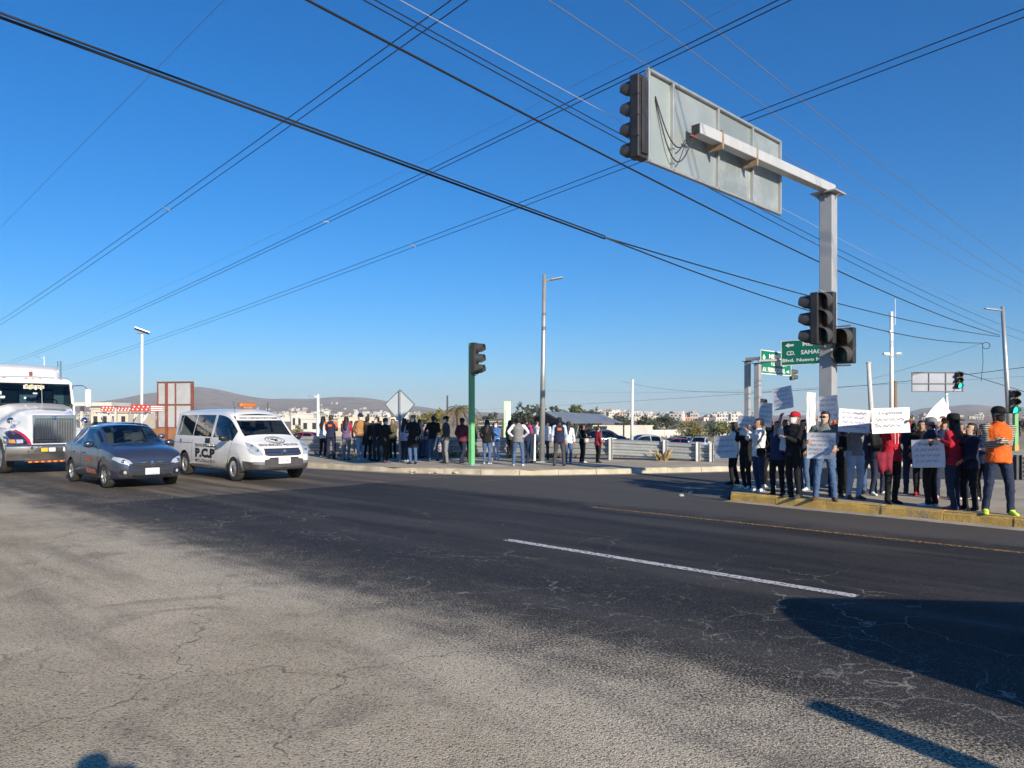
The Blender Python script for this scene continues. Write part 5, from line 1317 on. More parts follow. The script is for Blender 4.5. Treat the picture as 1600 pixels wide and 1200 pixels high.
mb = MB(); mb.box((.45, 0, 2.03), (.22, .52, .12), 0, None, .045); mb.build('light_bar', mat('amber_light_bar', (.50, .14, .02), .2, 0, .1, coat=1), van, True)
mb = MB(); mb.tube([(.9, -.55, 1.80), (.82, -.57, 2.12)], .006, 4); mb.build('aerial', blackp(), van)
for c0, c1 in ((-.55, .0), (.05, .6)):
    mb = MB(); a = bvv.ray_cast(Vector((1.74, c0, 3)), Vector((0, 0, -1)))[0]; b_ = bvv.ray_cast(Vector((1.58, c1, 3)), Vector((0, 0, -1)))[0]; mb.tube([a + Z * .02, a.lerp(b_, .5) + Z * .05, b_ + Z * .02], .01, 5); mb.build('wiper', blackp(), van)

# ---- semi truck
TR = SN(-26.05, 6.6)
trk = thing('semi_truck', 'white semi truck with chrome grille and red swoosh, waiting behind the sedan', 'truck', TR, RZ)
tw = mat('truck_white_paint', (.78, .78, .77), .3, 0, .03, 1.5, coat=.7, dirt=.1)
st_ = [(-.02, .58, 1.66, .98, 1.02), (-.12, .62, 1.74, 1.10, 1.10), (-.35, .66, 1.82, 1.22, 1.17), (-.8, .72, 1.92, 1.33, 1.2), (-1.4, .84, 2.03, 1.33, 1.2), (-1.9, .98, 2.10, 1.2, 1.18), (-2.1, 1.02, 2.12, 1.15, 1.15)]
def hood_ring(x, wt, zt, zf, wf):
    c = [(0, zt + .02), (wt * .4, zt + .01), (wt * .75, zt - .02), (wt * .95, zt - .09), (wt * 1.02, zt - .2), (wt * 1.03, zf + .16), (wt * 1.06, zf + .06), (wt + (wf - wt) * .35, zf + .02), (wt + (wf - wt) * .75, zf - .02), (wf * .985, zf - .1), (wf, zf - .25), (wf, .72)]
    return [Vector((x, -y, z)) for y, z in c[::-1]] + [Vector((x, y, z)) for y, z in c[1:]]
xs_ = np.linspace(-2.1, -.02, 40); cols_ = [pchip([r[0] for r in st_[::-1]], [r[k] for r in st_[::-1]], xs_) for k in range(1, 5)]
rs = [hood_ring(x, *[c[i] for c in cols_]) for i, x in enumerate(xs_)]
# wheel arch cut: raise the lower rim of the fender round the wheel
for r in rs:
    for k in (0, -1):
        dx = abs(r[k].x + 1.08)
        if dx < .62: r[k].z = max(.72, .5 + math.sqrt(.62 ** 2 - dx * dx)); 
        for kk in ((1, 2) if k == 0 else (-2, -3)): r[kk].z = max(r[kk].z, r[k].z + .02 * abs(kk))
mb = MB(); mb.rings(rs, 0, False, False); mb.add(rs[-1], [tuple(range(len(rs[-1])))]); hood = mb.build('hood', tw, trk, 'auto')
hb = BVHTree.FromPolygons([Vector(v) for v in mb.v], mb.f)
navy = mat('truck_navy_paint', (.03, .025, .06), .3, .2, .05, coat=.8); redp = mat('truck_red_paint', (.42, .015, .05), .3, .1, .05, coat=.8)
for sd_ in (-1, 1):
    top = [(1.19, 1.30), (1.05, 1.31), (.90, 1.25), (.78, 1.13), (.68, .98), (.62, .80)]
    decal(hb, poly_grid([(sd_ * y, z) for y, z in top + [(.62, .73), (1.195, .73)]], .05), (0, 0, 0), lift=.010, far=3, **FRONT).build('navy_fender_panel', navy, trk)
    decal(hb, ribbon([(sd_ * y, z + .03) for y, z in top], .085), (0, 0, 0), lift=.016, far=3, **FRONT).build('red_swoosh', redp, trk)
    g = poly_grid([(sd_ * y, z) for y, z in ((.74, .96), (.82, 1.05), (1.14, 1.05), (1.16, .93), (.76, .90))], .05)
    hl = decal(hb, g, (0, 0, 0), lift=.03, far=3, **FRONT).build('headlight_bezel', chrome(), trk)
    for (y, w_, m_) in ((.90, .16, lampglass()), (1.07, .12, amber())):
        decal(hb, poly_grid([(sd_ * (y - w_ / 2), .925), (sd_ * (y + w_ / 2), .925), (sd_ * (y + w_ / 2), 1.03), (sd_ * (y - w_ / 2), 1.03)], .05), (0, 0, 0), lift=.045, far=3, **FRONT).build('headlight', m_, hl)
    # round hood mirror
    p = hb.ray_cast(Vector((-.75, sd_ * .78, 4)), Vector((0, 0, -1)))[0]
    mb = MB(); q = Vector((-.62, sd_ * 1.0, 1.58)); mb.tube([Vector((-.7, sd_ * .72, 1.55)), q], .012, 5); mb.tube([Vector((-.7, sd_ * .9, 1.33)), q], .012, 5); mb.lathe([(.001, .07), (.07, .05), (.1, 0), (.1, -.02), (.001, -.02)], q, (1, 0, 0), 14); mb.build('hood_mirror', chrome(), trk, True)
mb = MB(); mb.box((.0, 0, 1.32), (.05, 1.16, .84), 0, None, .02); gf_ = mb.build('grille_frame', chrome(), trk)
mb = MB(); mb.box((.022, 0, 1.30), (.02, 1.02, .70)); mb.build('grille_backing', blackp(), gf_)
for k in range(23):
    mb = MB(); y = -.49 + .98 * k / 22; mb.box((.038, y, 1.30), (.022, .018 if k != 11 else .035, .69)); mb.build('grille_bar', chrome(), gf_)
for z in (1.02, 1.56): 
    mb = MB(); mb.box((.043, 0, z), (.012, 1.0, .012)); mb.build('grille_bar', chrome(), gf_)
mb = MB(); mb.lathe([(.001, .03), (.06, .02), (.07, 0)], (.03, 0, 1.67), (1, 0, 0), 14); mb.build('badge', chrome(), gf_)
mb = MB(); rs = []
for k in range(17):
    y = -1.22 + 2.44 * k / 16; bx = .10 - .22 * (abs(y) / 1.22) ** 3
    rs.append([(bx - .02, y, .88), (bx + .04, y, .82), (bx + .05, y, .62), (bx + .03, y, .58), (bx - .02, y, .42), (bx - .08, y, .40), (bx - .14, y, .88)])
mb.rings(rs); bump = mb.build('bumper', mat('worn_chrome', (.62, .62, .62), .22, .95, .06, 3, dirt=.2), trk, 'auto')
for y, m_ in ((-.30, mat('yellow_plate', (.62, .42, .03), .5)), (-.10, platem()), (.10, darkmetal()), (.28, platem())):
    mb = MB(); mb.box((.155, y, .72), (.012, .17, .11)); mb.build('plate', m_, bump)
for k in range(9):
    mb = MB(); y = -.66 + k * .165; mb.box((.10, y, .365), (.05, .10, .05), 0, None, .015); mb.build('marker_light', amber(), bump)
    mb = MB(); mb.box((.10, y + .08, .365), (.04, .05, .045)); mb.build('marker_spacer', redl(), bump)
mb = MB(); mb.box((.08, 0, .40), (.03, 1.6, .03)); mb.build('skirt', darkmetal(), bump)
for y in (-.62, .62):
    for dy, dz, rr in ((0, .06, .035), (-.09, -.04, .02), (.09, -.04, .02)):
        mb = MB(); mb.lathe([(rr, 0), (rr * .8, .01), (.001, .006)], (.15, y + dy, .72 + dz), (1, 0, 0), 10); mb.build('tow_hole', blackp(), bump)
# cab: pillars, roof, windscreen
def cab_ring(x, w_, z0, z1, rr=.12):
    return [Vector((x, y, z)) for y, z in ((-w_, z0), (-w_, z1 - rr), (-w_ + rr * .35, z1 - rr * .35), (-w_ + rr, z1), (0, z1 + .03), (w_ - rr, z1), (w_ - rr * .35, z1 - rr * .35), (w_, z1 - rr), (w_, z0))]
mb = MB(); mb.rings([cab_ring(-2.42, 1.10, 2.78, 2.93), cab_ring(-2.62, 1.13, 2.72, 2.99), cab_ring(-3.3, 1.16, 2.7, 3.02)], 0, True, True); mb.build('cab_roof', tw, trk, 'auto')
mb = MB(); mb.rings([cab_ring(-2.98, .80, 2.9, 3.00, .2), cab_ring(-3.25, .98, 2.9, 3.24, .2), cab_ring(-3.7, 1.12, 2.9, 3.42, .18), cab_ring(-5.6, 1.15, 2.9, 3.46, .15)], 0, True, True); mb.build('roof_fairing', tw, trk, 'auto')
mb = MB(); mb.box((-4.45, 0, 1.95), (2.3, 2.3, 2.0), 0, None, .08); mb.build('sleeper', tw, trk, 'auto')
for sd_ in (-1, 1):
    mb = MB(); mb.box((-2.75, sd_ * 1.11, 1.55), (1.28, .06, 1.12), 0, None, .02); d = mb.build('door', tw, trk)
    mb = MB(); mb.box((-3.1, sd_ * 1.15, 1.75), (.16, .03, .04)); mb.build('handle', chrome(), d)
    mb = MB(); mb.box((-2.8, sd_ * 1.115, 2.42), (1.0, .02, .58)); mb.build('side_window', tintd, trk)
    mb = MB(); mb.tube([(-2.08, sd_ * 1.07, 2.08), (-2.45, sd_ * 1.10, 2.82)], .045, 6); mb.build('pillar', tw, trk); mb = MB(); mb.tube([(-3.33, sd_ * 1.12, 2.1), (-3.33, sd_ * 1.12, 2.8)], .06, 6); mb.build('pillar', tw, trk)
    mb = MB(); mb.box((-5.0, sd_ * .95, .75), (2.6, .5, .5), 0, None, .12); mb.build('fuel_tank', chrome(), trk)
    # mirrors
    mb = MB(); mb.tube([(-2.4, sd_ * 1.12, 2.72), (-2.3, sd_ * 1.42, 2.74), (-2.28, sd_ * 1.56, 2.62)], .018, 6); ma = mb.build('mirror_arm', chrome(), trk)
    mb = MB(); mb.box((-2.28, sd_ * 1.58, 2.32), (.14, .20, .62), 0, None, .06); mb.build('mirror', tw, trk, True)
    for ax, rr in ((-1.08, .5), (-6.2, .5)):
        w = wheel(trk, (ax, sd_ * 1.05, rr), rr, .30, sd_, mat('truck_rim_steel', (.55, .55, .55), .3, .8), steel=True)
    mb = MB(); mb.tube([(-3.55, sd_ * 1.05, .8), (-3.55, sd_ * 1.05, 3.6)], .07, 8); mb.build('exhaust_stack', chrome(), trk)
mb = MB(); mb.rings([[Vector((-2.08 - .02 * abs(y) ** 3 - (.37) * t, y * (1 - .02 * t), 2.10 + .70 * t)) for y in np.linspace(-1.05, 1.05, 15)] for t in (0, .33, .66, 1)], 0, False, False); mb.build('windscreen', glassmat('truck_glass', (.22, .32, .36), .04), trk, True)
mb = MB(); mb.tube([(-2.08, -1.06, 2.10), (-2.06, 0, 2.12), (-2.08, 1.06, 2.10)], .025, 6); mb.build('windscreen_seal', blackp(), trk)
mb = MB(); mb.box((-3.2, 0, 1.98), (1.7, 2.1, .06)); mb.box((-2.35, 0, 2.05), (.4, 2.0, .14), 0, None, .05); mb.build('dashboard', mat('truck_dash', (.05, .05, .06), .7), trk)
mb = MB(); mb.box((-3.62, 0, 2.4), (.05, 2.1, .9)); mb.build('rear_curtain', mat('blue_curtain', (.03, .09, .15), .8), trk)
for y in (-.5, .5):
    mb = MB(); mb.box((-3.1, y, 2.3), (.16, .5, .62), 0, None, .06); mb.build('seat', mat('truck_seat', (.07, .075, .09), .8), trk)
mb = MB(); mb.tube([(-2.62 + math.sin(t) * .12, .5 + math.cos(t) * .24, 2.16 + math.sin(t) * .12) for t in [2 * math.pi * k / 18 for k in range(19)]], .018, 5); mb.build('steering_wheel', blackp(), trk)
for y in (-.8, -.2, 0, .2, .8):
    mb = MB(); mb.ell((-2.44, y, 2.93), (.04, .06, .022)); mb.build('roof_marker', amber(), trk)
mb = MB(); mb.box((-2.7, 0, 3.10), (.06, .1, .13), 0, None, .02); mb.build('roof_beacon', mat('rust_red', (.26, .06, .04), .8), trk)
# colourful name banner inside the windscreen: a wavy band of loose letters
bnc = [(.75, .75, .7), (.65, .12, .06), (.05, .45, .25), (.7, .45, .05), (.7, .3, .05), (.12, .4, .1)]
for k in range(11):
    y = -.26 + .052 * k; mb = MB(); mb.box((-2.33 + .005, y, 2.655 + .015 * math.sin(k * 1.9)), (.006, .066, .12 + .03 * math.sin(k * 2.3)), 0, None, .02); mb.build('banner_outline', mat('banner_white', (.75, .72, .6), .6), trk)
    mb = MB(); mb.box((-2.322, y, 2.655 + .015 * math.sin(k * 1.9)), (.006, .036, .075 + .03 * math.sin(k * 2.3)), 0, None, .015, Matrix.Rotation(R(20 * math.sin(k * 3)), 3, 'X')); mb.build('banner_letter', mat('banner_colour_%s' % 'abcdef'[k % 6], bnc[k % 6], .6), trk)
for y, z, w_, h_, c_ in ((-.95, 2.42, .10, .16, (.55, .7, .72)), (-.88, 2.30, .12, .1, (.7, .7, .65)), (.02, 2.42, .12, .1, (.7, .7, .72)), (-.28, 2.26, .06, .14, (.6, .55, .2))):
    mb = MB(); tt = (z - 2.10) / .70; mb.box((-2.09 - .37 * tt, y, z), (.008, w_, h_)); mb.build('windscreen_sticker', mat('sticker_%d' % int(c_[0] * 100 + c_[2] * 10), c_, .6), trk)
mb = MB(); mb.tube([(-1.85, .12, 2.10), (-1.92, .12, 2.78)], .008, 4); mb.build('aerial', mat('cable_pale', (.4, .4, .42)), trk)
mb = MB(); mb.box((-5.2, 0, .85), (6.0, .9, .25)); mb.build('chassis', darkmetal(), trk)
mb = MB(); mb.box((-1.3, 0, .9), (1.9, 1.2, .9)); mb.build('engine_bay', blackp(), trk)

# ---- parked cars behind the guardrail, smaller in view
def bg_car(name, label, px, Y, rz, paint, sc=(1, 1, 1), **k):
    x = (px - 800) / 1200 * Y
    o, b1, b2 = car(name, label, SEDAN, (x, Y, gz(x, Y) - .02), rz, paint, (1.35, -1.2), .30, .355, tintd, [(-.33, .90), (-1.22, -.40)], (.36, 1.13), (-1.62, -1.10), detail=1, group='cars parked behind the guardrail'); o.scale = sc
    for sd_ in (1, -1):
        decal(b2, poly_grid([(sd_ * y_, z_) for y_, z_ in ((.44, .60), (.50, .675), (.62, .73), (.77, .76), (.79, .70), (.70, .62), (.56, .575))], .08), (0, 0, 0), lift=.012, **FRONT).build('headlight', lampglass(), o)
        q = b2.ray_cast(Vector((-4, sd_ * .55, .85)), Vector((1, 0, 0)))[0]
        if q: mb = MB(); mb.box(q, (.05, .3, .13), 0, None, .02); mb.build('tail_light', redl(), o)
    decal(b2, poly_grid([(-.42, .50), (-.38, .635), (.38, .635), (.42, .50)], .08), (0, 0, 0), lift=.008, **FRONT).build('grille', blackp(), o)
    return o
bg_car('silver_car', 'silver hatchback parked behind the guardrail, left of the others', 1005, 64, R(195), car_paint('silver_paint', (.45, .46, .47), .5, .3), (1.0, 1.05, 1.12))
bg_car('dark_car', 'dark blue car parked just left of the silver hatchback', 968, 68, R(200), car_paint('navy_paint', (.03, .035, .06), .3, .3), (1, 1, 1))
bg_car('dark_car', 'tall black vehicle parked behind the two people in dark and red jackets', 928, 58, R(190), car_paint('black_paint', (.018, .018, .02), .2, .25), (1.1, 1.1, 1.3))
bg_car('red_car', 'dark red car parked between the silver hatchback and white sedan', 1052, 74, R(200), car_paint('dark_red_paint', (.18, .02, .025), .3, .3), (1, 1, 1))
bg_car('white_sedan', 'white sedan parked at the right end behind the guardrail', 1094, 74, R(-115), car_paint('white_paint_bg', (.72, .72, .71), 0, .3), (1, 1, 1))
bg_car('grey_car', 'grey car parked between the red car and the white sedan', 1068, 82, R(-125), car_paint('grey_paint_bg', (.25, .26, .28), .4, .3), (1, 1, 1))
bg_car('red_car', 'bright red car on the dirt behind the guardrail, near the van', 474, 72, R(165), car_paint('red_paint_bg', (.36, .05, .03), .2, .3), (1, 1, 1.05))
# ---- van parked beside the photographer, outside the picture: its shadow lies on the road
pk = copy_tree(van); pk.name = 'white_van'; pk.location = (7.15, 2.12, 0); pk.rotation_euler = (0, 0, R(-6))
pk['label'] = 'parked van beside the photographer whose dark shadow falls on the road at right'
# ------------------------------------------------------------------ people
def cloth(name, col, rough=.85, var=.14): return mat('cloth_' + name, col, rough, 0, var, 7, .5, 26, spec=.25)
CL = dict(black=(.012, .012, .014), navy=(.018, .024, .055), dkblue=(.025, .04, .10), blue=(.06, .16, .42), jeans=(.065, .12, .235), dkjeans=(.022, .032, .065), ltjeans=(.30, .42, .56), paleblue=(.45, .55, .70),
          grey=(.20, .20, .21), dkgrey=(.06, .06, .065), ltgrey=(.42, .42, .43), white=(.72, .72, .73), red=(.42, .015, .03), burgundy=(.15, .03, .05), maroon=(.22, .02, .04), orange=(.72, .13, .02), tan=(.38, .20, .08), brown=(.12, .07, .045),
          beige=(.48, .38, .26), olive=(.10, .09, .05), purple=(.13, .09, .18), magenta=(.38, .04, .16), lilac=(.42, .44, .62), pink=(.62, .30, .34), neon=(.62, .85, .08), cream=(.62, .56, .46))
def cm(c):
    if not isinstance(c, str): return c
    return cloth(c, CL[c])
def pattern(name, cols, kind):
    if name in _mats: return _mats[name]
    m = cloth(name, cols[0]); nt = m.node_tree; nd = nt.nodes; lk = nt.links; b = nd['Principled BSDF']; tc = nd.new('ShaderNodeTexCoord')
    if kind == 'stripe':
        w = nd.new('ShaderNodeTexWave'); w.bands_direction = 'Z'; w.inputs['Scale'].default_value = 11; lk.new(tc.outputs['Object'], w.inputs['Vector']); f = w.outputs['Fac']
    elif kind == 'plaid':
        w = nd.new('ShaderNodeTexChecker'); w.inputs['Scale'].default_value = 28; lk.new(tc.outputs['Object'], w.inputs['Vector']); f = w.outputs['Fac']
    else:
        w = nd.new('ShaderNodeTexVoronoi'); w.inputs['Scale'].default_value = 16; lk.new(tc.outputs['Object'], w.inputs['Vector']); f = w.outputs['Distance']
    r = nd.new('ShaderNodeValToRGB'); el = r.color_ramp.elements; r.color_ramp.interpolation = 'CONSTANT'
    el[0].color = (*cols[0], 1); el[1].position = .5 if kind != 'floral' else .3; el[1].color = (*cols[1], 1)
    if len(cols) > 2: e = el.new(.75 if kind != 'floral' else .5); e.color = (*cols[2], 1)
    lk.new(f, r.inputs[0]); lk.new(r.outputs[0], b.inputs['Base Color']); return m
stripes = pattern('striped_sleeve', [(.04, .04, .035), (.45, .43, .36)], 'stripe'); plaid = pattern('plaid_shirt', [(.10, .12, .11), (.17, .19, .18)], 'plaid')
floral = pattern('floral_blouse', [(.30, .03, .06), (.65, .60, .58), (.05, .04, .08)], 'floral')
SKIN = [mat('skin_a', (.46, .27, .18), .55, 0, .06, 9), mat('skin_b', (.38, .21, .135), .55, 0, .06, 9), mat('skin_c', (.52, .32, .22), .55, 0, .06, 9)]
hairm = {'b': mat('hair_black', (.010, .009, .009), .55, 0, .3, 30, .5, 90), 'n': mat('hair_brown', (.05, .028, .016), .55, 0, .3, 30, .5, 90), 'r': mat('hair_auburn', (.11, .04, .02), .55, 0, .3, 30, .5, 90), 'g': mat('hair_grey', (.16, .15, .15), .6, 0, .3, 30, .5, 90)}
eye_m = mat('eye_dark', (.015, .012, .01), .25); lip_m = mat('lip', (.24, .09, .075), .5)
maskm = {'w': mat('mask_white', (.70, .71, .72), .8, 0, .05), 'b': mat('mask_blue', (.30, .45, .60), .8, 0, .05), 'k': mat('mask_black', (.02, .02, .022), .8, 0, .05)}

def ering(c, rx, ry, seg=12, tilt=None):
    c = Vector(c); out = []
    for k in range(seg):
        a = 2 * math.pi * k / seg; v = Vector((rx * math.cos(a), ry * math.sin(a), 0))
        out.append(c + (tilt @ v if tilt else v))
    return out
HEADP = [(1.472, .030, .040, -.035), (1.49, .050, .062, -.024), (1.525, .064, .082, -.008), (1.56, .071, .091, -.002), (1.60, .075, .096, 0), (1.64, .073, .095, .004), (1.672, .062, .081, .008), (1.692, .040, .052, .010), (1.70, .012, .016, .01)]
AMODE = {'down': (.265, -.03, .80), 'pocket': (.21, -.13, .95), 'hip': (.20, -.02, 1.02), 'front': (.09, -.30, 1.16), 'low': (.10, -.25, .98), 'chest': (.05, -.25, 1.27), 'phone': (.05, -.27, 1.44), 'up': (.14, -.22, 1.84), 'face': (.04, -.13, 1.55), 'side': (.34, -.15, 1.0), 'back': (.08, .2, 1.0)}

def person(label, px, py, ytop, face, top='black', pants='jeans', shoe='black', sleeve=None, hair=('short', 'b'), cap=None, mask=None, L='down', Rr='down', hem=.83, bulk=1.0, woman=False, head=(0, 0), stance='stand', extras=(), vox=None, base=None, group=None, H=None, skin=None, lean=0.0, loose=1.0):
    b0 = P(px, py, KH) if base is None else Vector(base)
    H = H or (py - ytop) / FPX * b0.y
    k = H / 1.72; rz = R(face); q = random.Random(int(px * 7 + py))
    o = thing('person', label, 'person', b0, rz, group); o.scale = (k, k, k)
    Minv = (Matrix.Translation(b0) @ Matrix.Rotation(rz, 4, 'Z') @ Matrix.Scale(k, 4)).inverted()
    SK = SKIN[q.randrange(3)] if skin is None else SKIN[skin]
    mb = MB(); SKN, TOP, SLV, PNT, SHO = 0, 1, 2, 3, 4
    sw = .165 if woman else .185; fx = .095
    # feet and legs
    dy = {'stand': (q.uniform(-.05, .05), q.uniform(-.05, .05)), 'walk': (-.24, .24), 'apart': (-.03, .04)}[stance]
    fxx = .17 if stance == 'apart' else fx + q.uniform(-.01, .03)
    tail = []
    for i, s in enumerate((1, -1)):
        f = Vector((s * fxx, dy[i], 0)); hip = Vector((s * .085, 0, .93)); kn = (f + Vector((0, 0, .09))).lerp(hip, .48) + Vector((s * .01, -.035 - abs(dy[i]) * .25, 0))
        an = f + Vector((0, .02, .085)); lw = loose * (1.0 if not woman else .95)
        pts = [hip + Vector((0, 0, .05)), hip.lerp(kn, .3), hip.lerp(kn, .7), kn, kn.lerp(an, .35), kn.lerp(an, .8), an + Vector((0, 0, -.045))]
        rr = [.10, .098, .080, .068 * lw, .067 * lw, .056 * lw, .060 * lw]
        mb.tube(pts, rr, 12, PNT)
        yaw = s * .22; fd = Vector((math.sin(yaw) * 1.0, -math.cos(yaw), 0)); sd_ = Vector((fd.y, -fd.x, 0))
        rs = []
        for t, w_, h_ in ((-.085, .026, .05), (-.06, .036, .085), (.02, .040, .095), (.09, .046, .065), (.15, .044, .05), (.185, .026, .035)):
            c = f + fd * t; rs.append([c + sd_ * w_ * math.cos(a) + Vector((0, 0, h_ * .5 + h_ * .5 * math.sin(a))) for a in [2 * math.pi * j / 10 for j in range(10)]])
        mb.rings(rs, SHO)
    # torso
    lo = .86
    T_ = [(lo, .158, .112), (.95, .165 if woman else .16, .118), (1.05, .135 if woman else .150, .104), (1.15, .145 if woman else .160, .112), (1.27, .162 if woman else .178, .122 if woman else .118), (1.36, .158 if woman else .176, .105), (1.42, .115, .082), (1.455, .066, .064)]
    mb.rings([ering((0, 0, z), rx, ry, 16) for z, rx, ry in T_[:3]], PNT)
    inf = .012 * bulk + .008
    up = [(hem, .168 + .02 * bulk, .125 + .022 * bulk)] + ([(.92, .172 + .012 * bulk, .126 + .015 * bulk)] if hem < .9 else []) + [(z, rx + inf, ry + inf) for z, rx, ry in T_[2:6]] + [(1.425, .125, .09), (1.47, .068 + .006 * bulk, .068 + .006 * bulk)]
    if hem < .75: up[0] = (hem, .20 + .02 * bulk, .16 + .02 * bulk)
    mb.rings([ering((0, -lean * max(0, z - 1) * .5, z), rx, ry, 16) for z, rx, ry in up], TOP)
    mb.tube([(0, .01, 1.42), (0, -.005, 1.52)], .052, 10, SKN)
    # arms by two-bone reach
    hands = []
    for s, mode in ((1, L), (-1, Rr)):
        S = Vector((s * (sw + .005), 0, 1.388))
        if isinstance(mode, str): t = AMODE[mode]; Tt = Vector((s * t[0], t[1], t[2]))
        elif mode[0] == 'w': Tt = Minv @ Vector(mode[1])
        else: Tt = Vector(mode)
        l1, l2 = .285, .25; d = Tt - S; dist = d.length
        if dist > (l1 + l2) * .985: Tt = S + d.normalized() * (l1 + l2) * .985; d = Tt - S; dist = d.length
        if dist < .12: Tt = S + d.normalized() * .12; d = Tt - S; dist = .12
        a = (l1 * l1 - l2 * l2 + dist * dist) / (2 * dist); h = math.sqrt(max(0, l1 * l1 - a * a)); dn = d.normalized()
        hint = Vector((s * (.9 if mode in ('hip', 'up') else .45), .5, -.8)); pole = (hint - dn * hint.dot(dn)).normalized(); E = S + dn * a + pole * h
        fat = 1 + .12 * bulk
        mb.tube([S + Vector((-s * .06, 0, .01)), S, S.lerp(E, .5), E], [.060 * fat, .060 * fat, .050 * fat, .045 * fat], 10, SLV)
        slv_end = .93 if sleeve != 'short' else .0
        wr = E.lerp(Tt, .92)
        if mode == 'bare' or (isinstance(extras, (list, tuple)) and 'bare_arms' in extras):
            mb.tube([E, E.lerp(Tt, .3)], [.046 * fat, .042 * fat], 10, SLV); mb.tube([E.lerp(Tt, .2), wr], [.038, .028], 10, SKN)
        else:
            mb.tube([E, E.lerp(Tt, .5), wr], [.045 * fat, .041 * fat, .036 * fat], 10, SLV)
        mb.tube([wr, Tt], [.026, .028], 8, SKN)
        hands.append((s, E, Tt))
    # head
    hy = R(head[0]); HM = Matrix.Translation((0, -.01 - lean * .25, 1.48)) @ Matrix.Rotation(hy, 4, 'Z') @ Matrix.Rotation(R(head[1]), 4, 'X') @ Matrix.Translation((0, 0, -1.48))
    mb.rings([[HM @ p for p in ering((0, cy, z), rx, ry, 14)] for z, rx, ry, cy in HEADP], SKN)
    mb.tube([HM @ Vector((0, -.088, 1.60)), HM @ Vector((0, -.106, 1.575)), HM @ Vector((0, -.098, 1.562))], [.010, .017, .014], 8, SKN)
    for s in (1, -1): mb.ell(HM @ Vector((s * .076, .012, 1.585)), (.013, .02, .032), SKN, 8, 6)
    # one continuous skin by voxel remesh
    raw = bpy.data.meshes.new('raw'); raw.from_pydata(mb.v, [], mb.f); ro = bpy.data.objects.new('raw', raw); COL.objects.link(ro)
    bv = BVHTree.FromPolygons([Vector(v) for v in mb.v], mb.f)
    md = ro.modifiers.new('r', 'REMESH'); md.mode = 'VOXEL'; md.voxel_size = vox or (.0155 if b0.y < 18 else .019)
    ms = ro.modifiers.new('s', 'SMOOTH'); ms.factor = .5; ms.iterations = 3
    dg = bpy.context.evaluated_depsgraph_get(); ev = bpy.data.meshes.new_from_object(ro.evaluated_get(dg)); bpy.data.objects.remove(ro); bpy.data.meshes.remove(raw)
    n = len(ev.vertices); co = np.empty(n * 3); ev.vertices.foreach_get('co', co); co = co.reshape(-1, 3); nv = np.empty(n * 3); ev.vertex_normals.foreach_get('vector', nv); nv = nv.reshape(-1, 3)
    V = MB(); tags = []
    cen = np.empty(len(ev.polygons) * 3); ev.polygons.foreach_get('center', cen); cen = cen.reshape(-1, 3)
    for c in cen: tags.append(mb.m[bv.find_nearest(Vector(c))[2]])
    # cloth folds
    off = q.uniform(0, 50); vt = np.zeros(n, bool)
    fl = [tuple(p.vertices) for p in ev.polygons]
    for f, t in zip(fl, tags):
        if t in (TOP, SLV, PNT):
            for v in f: vt[v] = True
    for i in np.nonzero(vt)[0]:
        p = co[i]; co[i] += nv[i] * (.009 * noise.noise(Vector((p[0] * 9, p[1] * 9, p[2] * 15 + off))) + .005 * noise.noise(Vector((p[0] * 26, p[1] * 26, p[2] * 30 - off))))
    bpy.data.meshes.remove(ev)
    V.v = [tuple(p) for p in co]; V.f = fl; V.m = tags
    # hands: palm, four fingers, thumb
    for s, E, Tt in hands:
        d = (Tt - E).normalized(); lat = d.cross(Vector((0, 0, 1))) if abs(d.z) < .8 else d.cross(Vector((0, 1, 0))); lat.normalize(); pn = lat.cross(d).normalized()
        if pn.y > 0 and abs(d.z) >= .8: pass
        if pn.z > 0 and abs(d.z) < .8: pn = -pn
        V.rings([[Tt + d * t + lat * w_ * math.cos(a) + pn * .014 * math.sin(a) for a in [2 * math.pi * j / 8 for j in range(8)]] for t, w_ in ((-.02, .026), (.02, .036), (.07, .040), (.088, .036))], SKN)
        for j, (lx, ln) in enumerate(((-.029, .058), (-.010, .068), (.010, .064), (.029, .050))):
            b1 = Tt + d * .08 + lat * lx; b2 = b1 + (d * .8 + pn * .5).normalized() * ln * .5; b3 = b2 + (d * .25 + pn).normalized() * ln * .5
            V.tube([b1, b2, b3], [.0095, .009, .007], 5, SKN)
        b1 = Tt + d * .015 - lat * s * .030; b2 = b1 + (d * .7 - lat * s * .7 + pn * .3).normalized() * .04; V.tube([b1, b2, b2 + (d * .8 + pn * .5).normalized() * .03], [.012, .011, .008], 5, SKN)
    # face
    for s in (1, -1):
        V.ell(HM @ Vector((s * .031, -.086, 1.603)), (.013, .009, .008), 5, 8, 6)
        V.tube([HM @ Vector((s * .014, -.094, 1.622)), HM @ Vector((s * .046, -.084, 1.623))], [.005, .003], 4, 5)
    if not mask: V.tube([HM @ Vector((-.024, -.083, 1.530)), HM @ Vector((0, -.090, 1.529)), HM @ Vector((.024, -.083, 1.530))], [.004, .0065, .004], 5, 6)
    V.build('body', [SK, cm(top), cm(sleeve or top), cm(pants), cm(shoe), eye_m, lip_m], o, True)
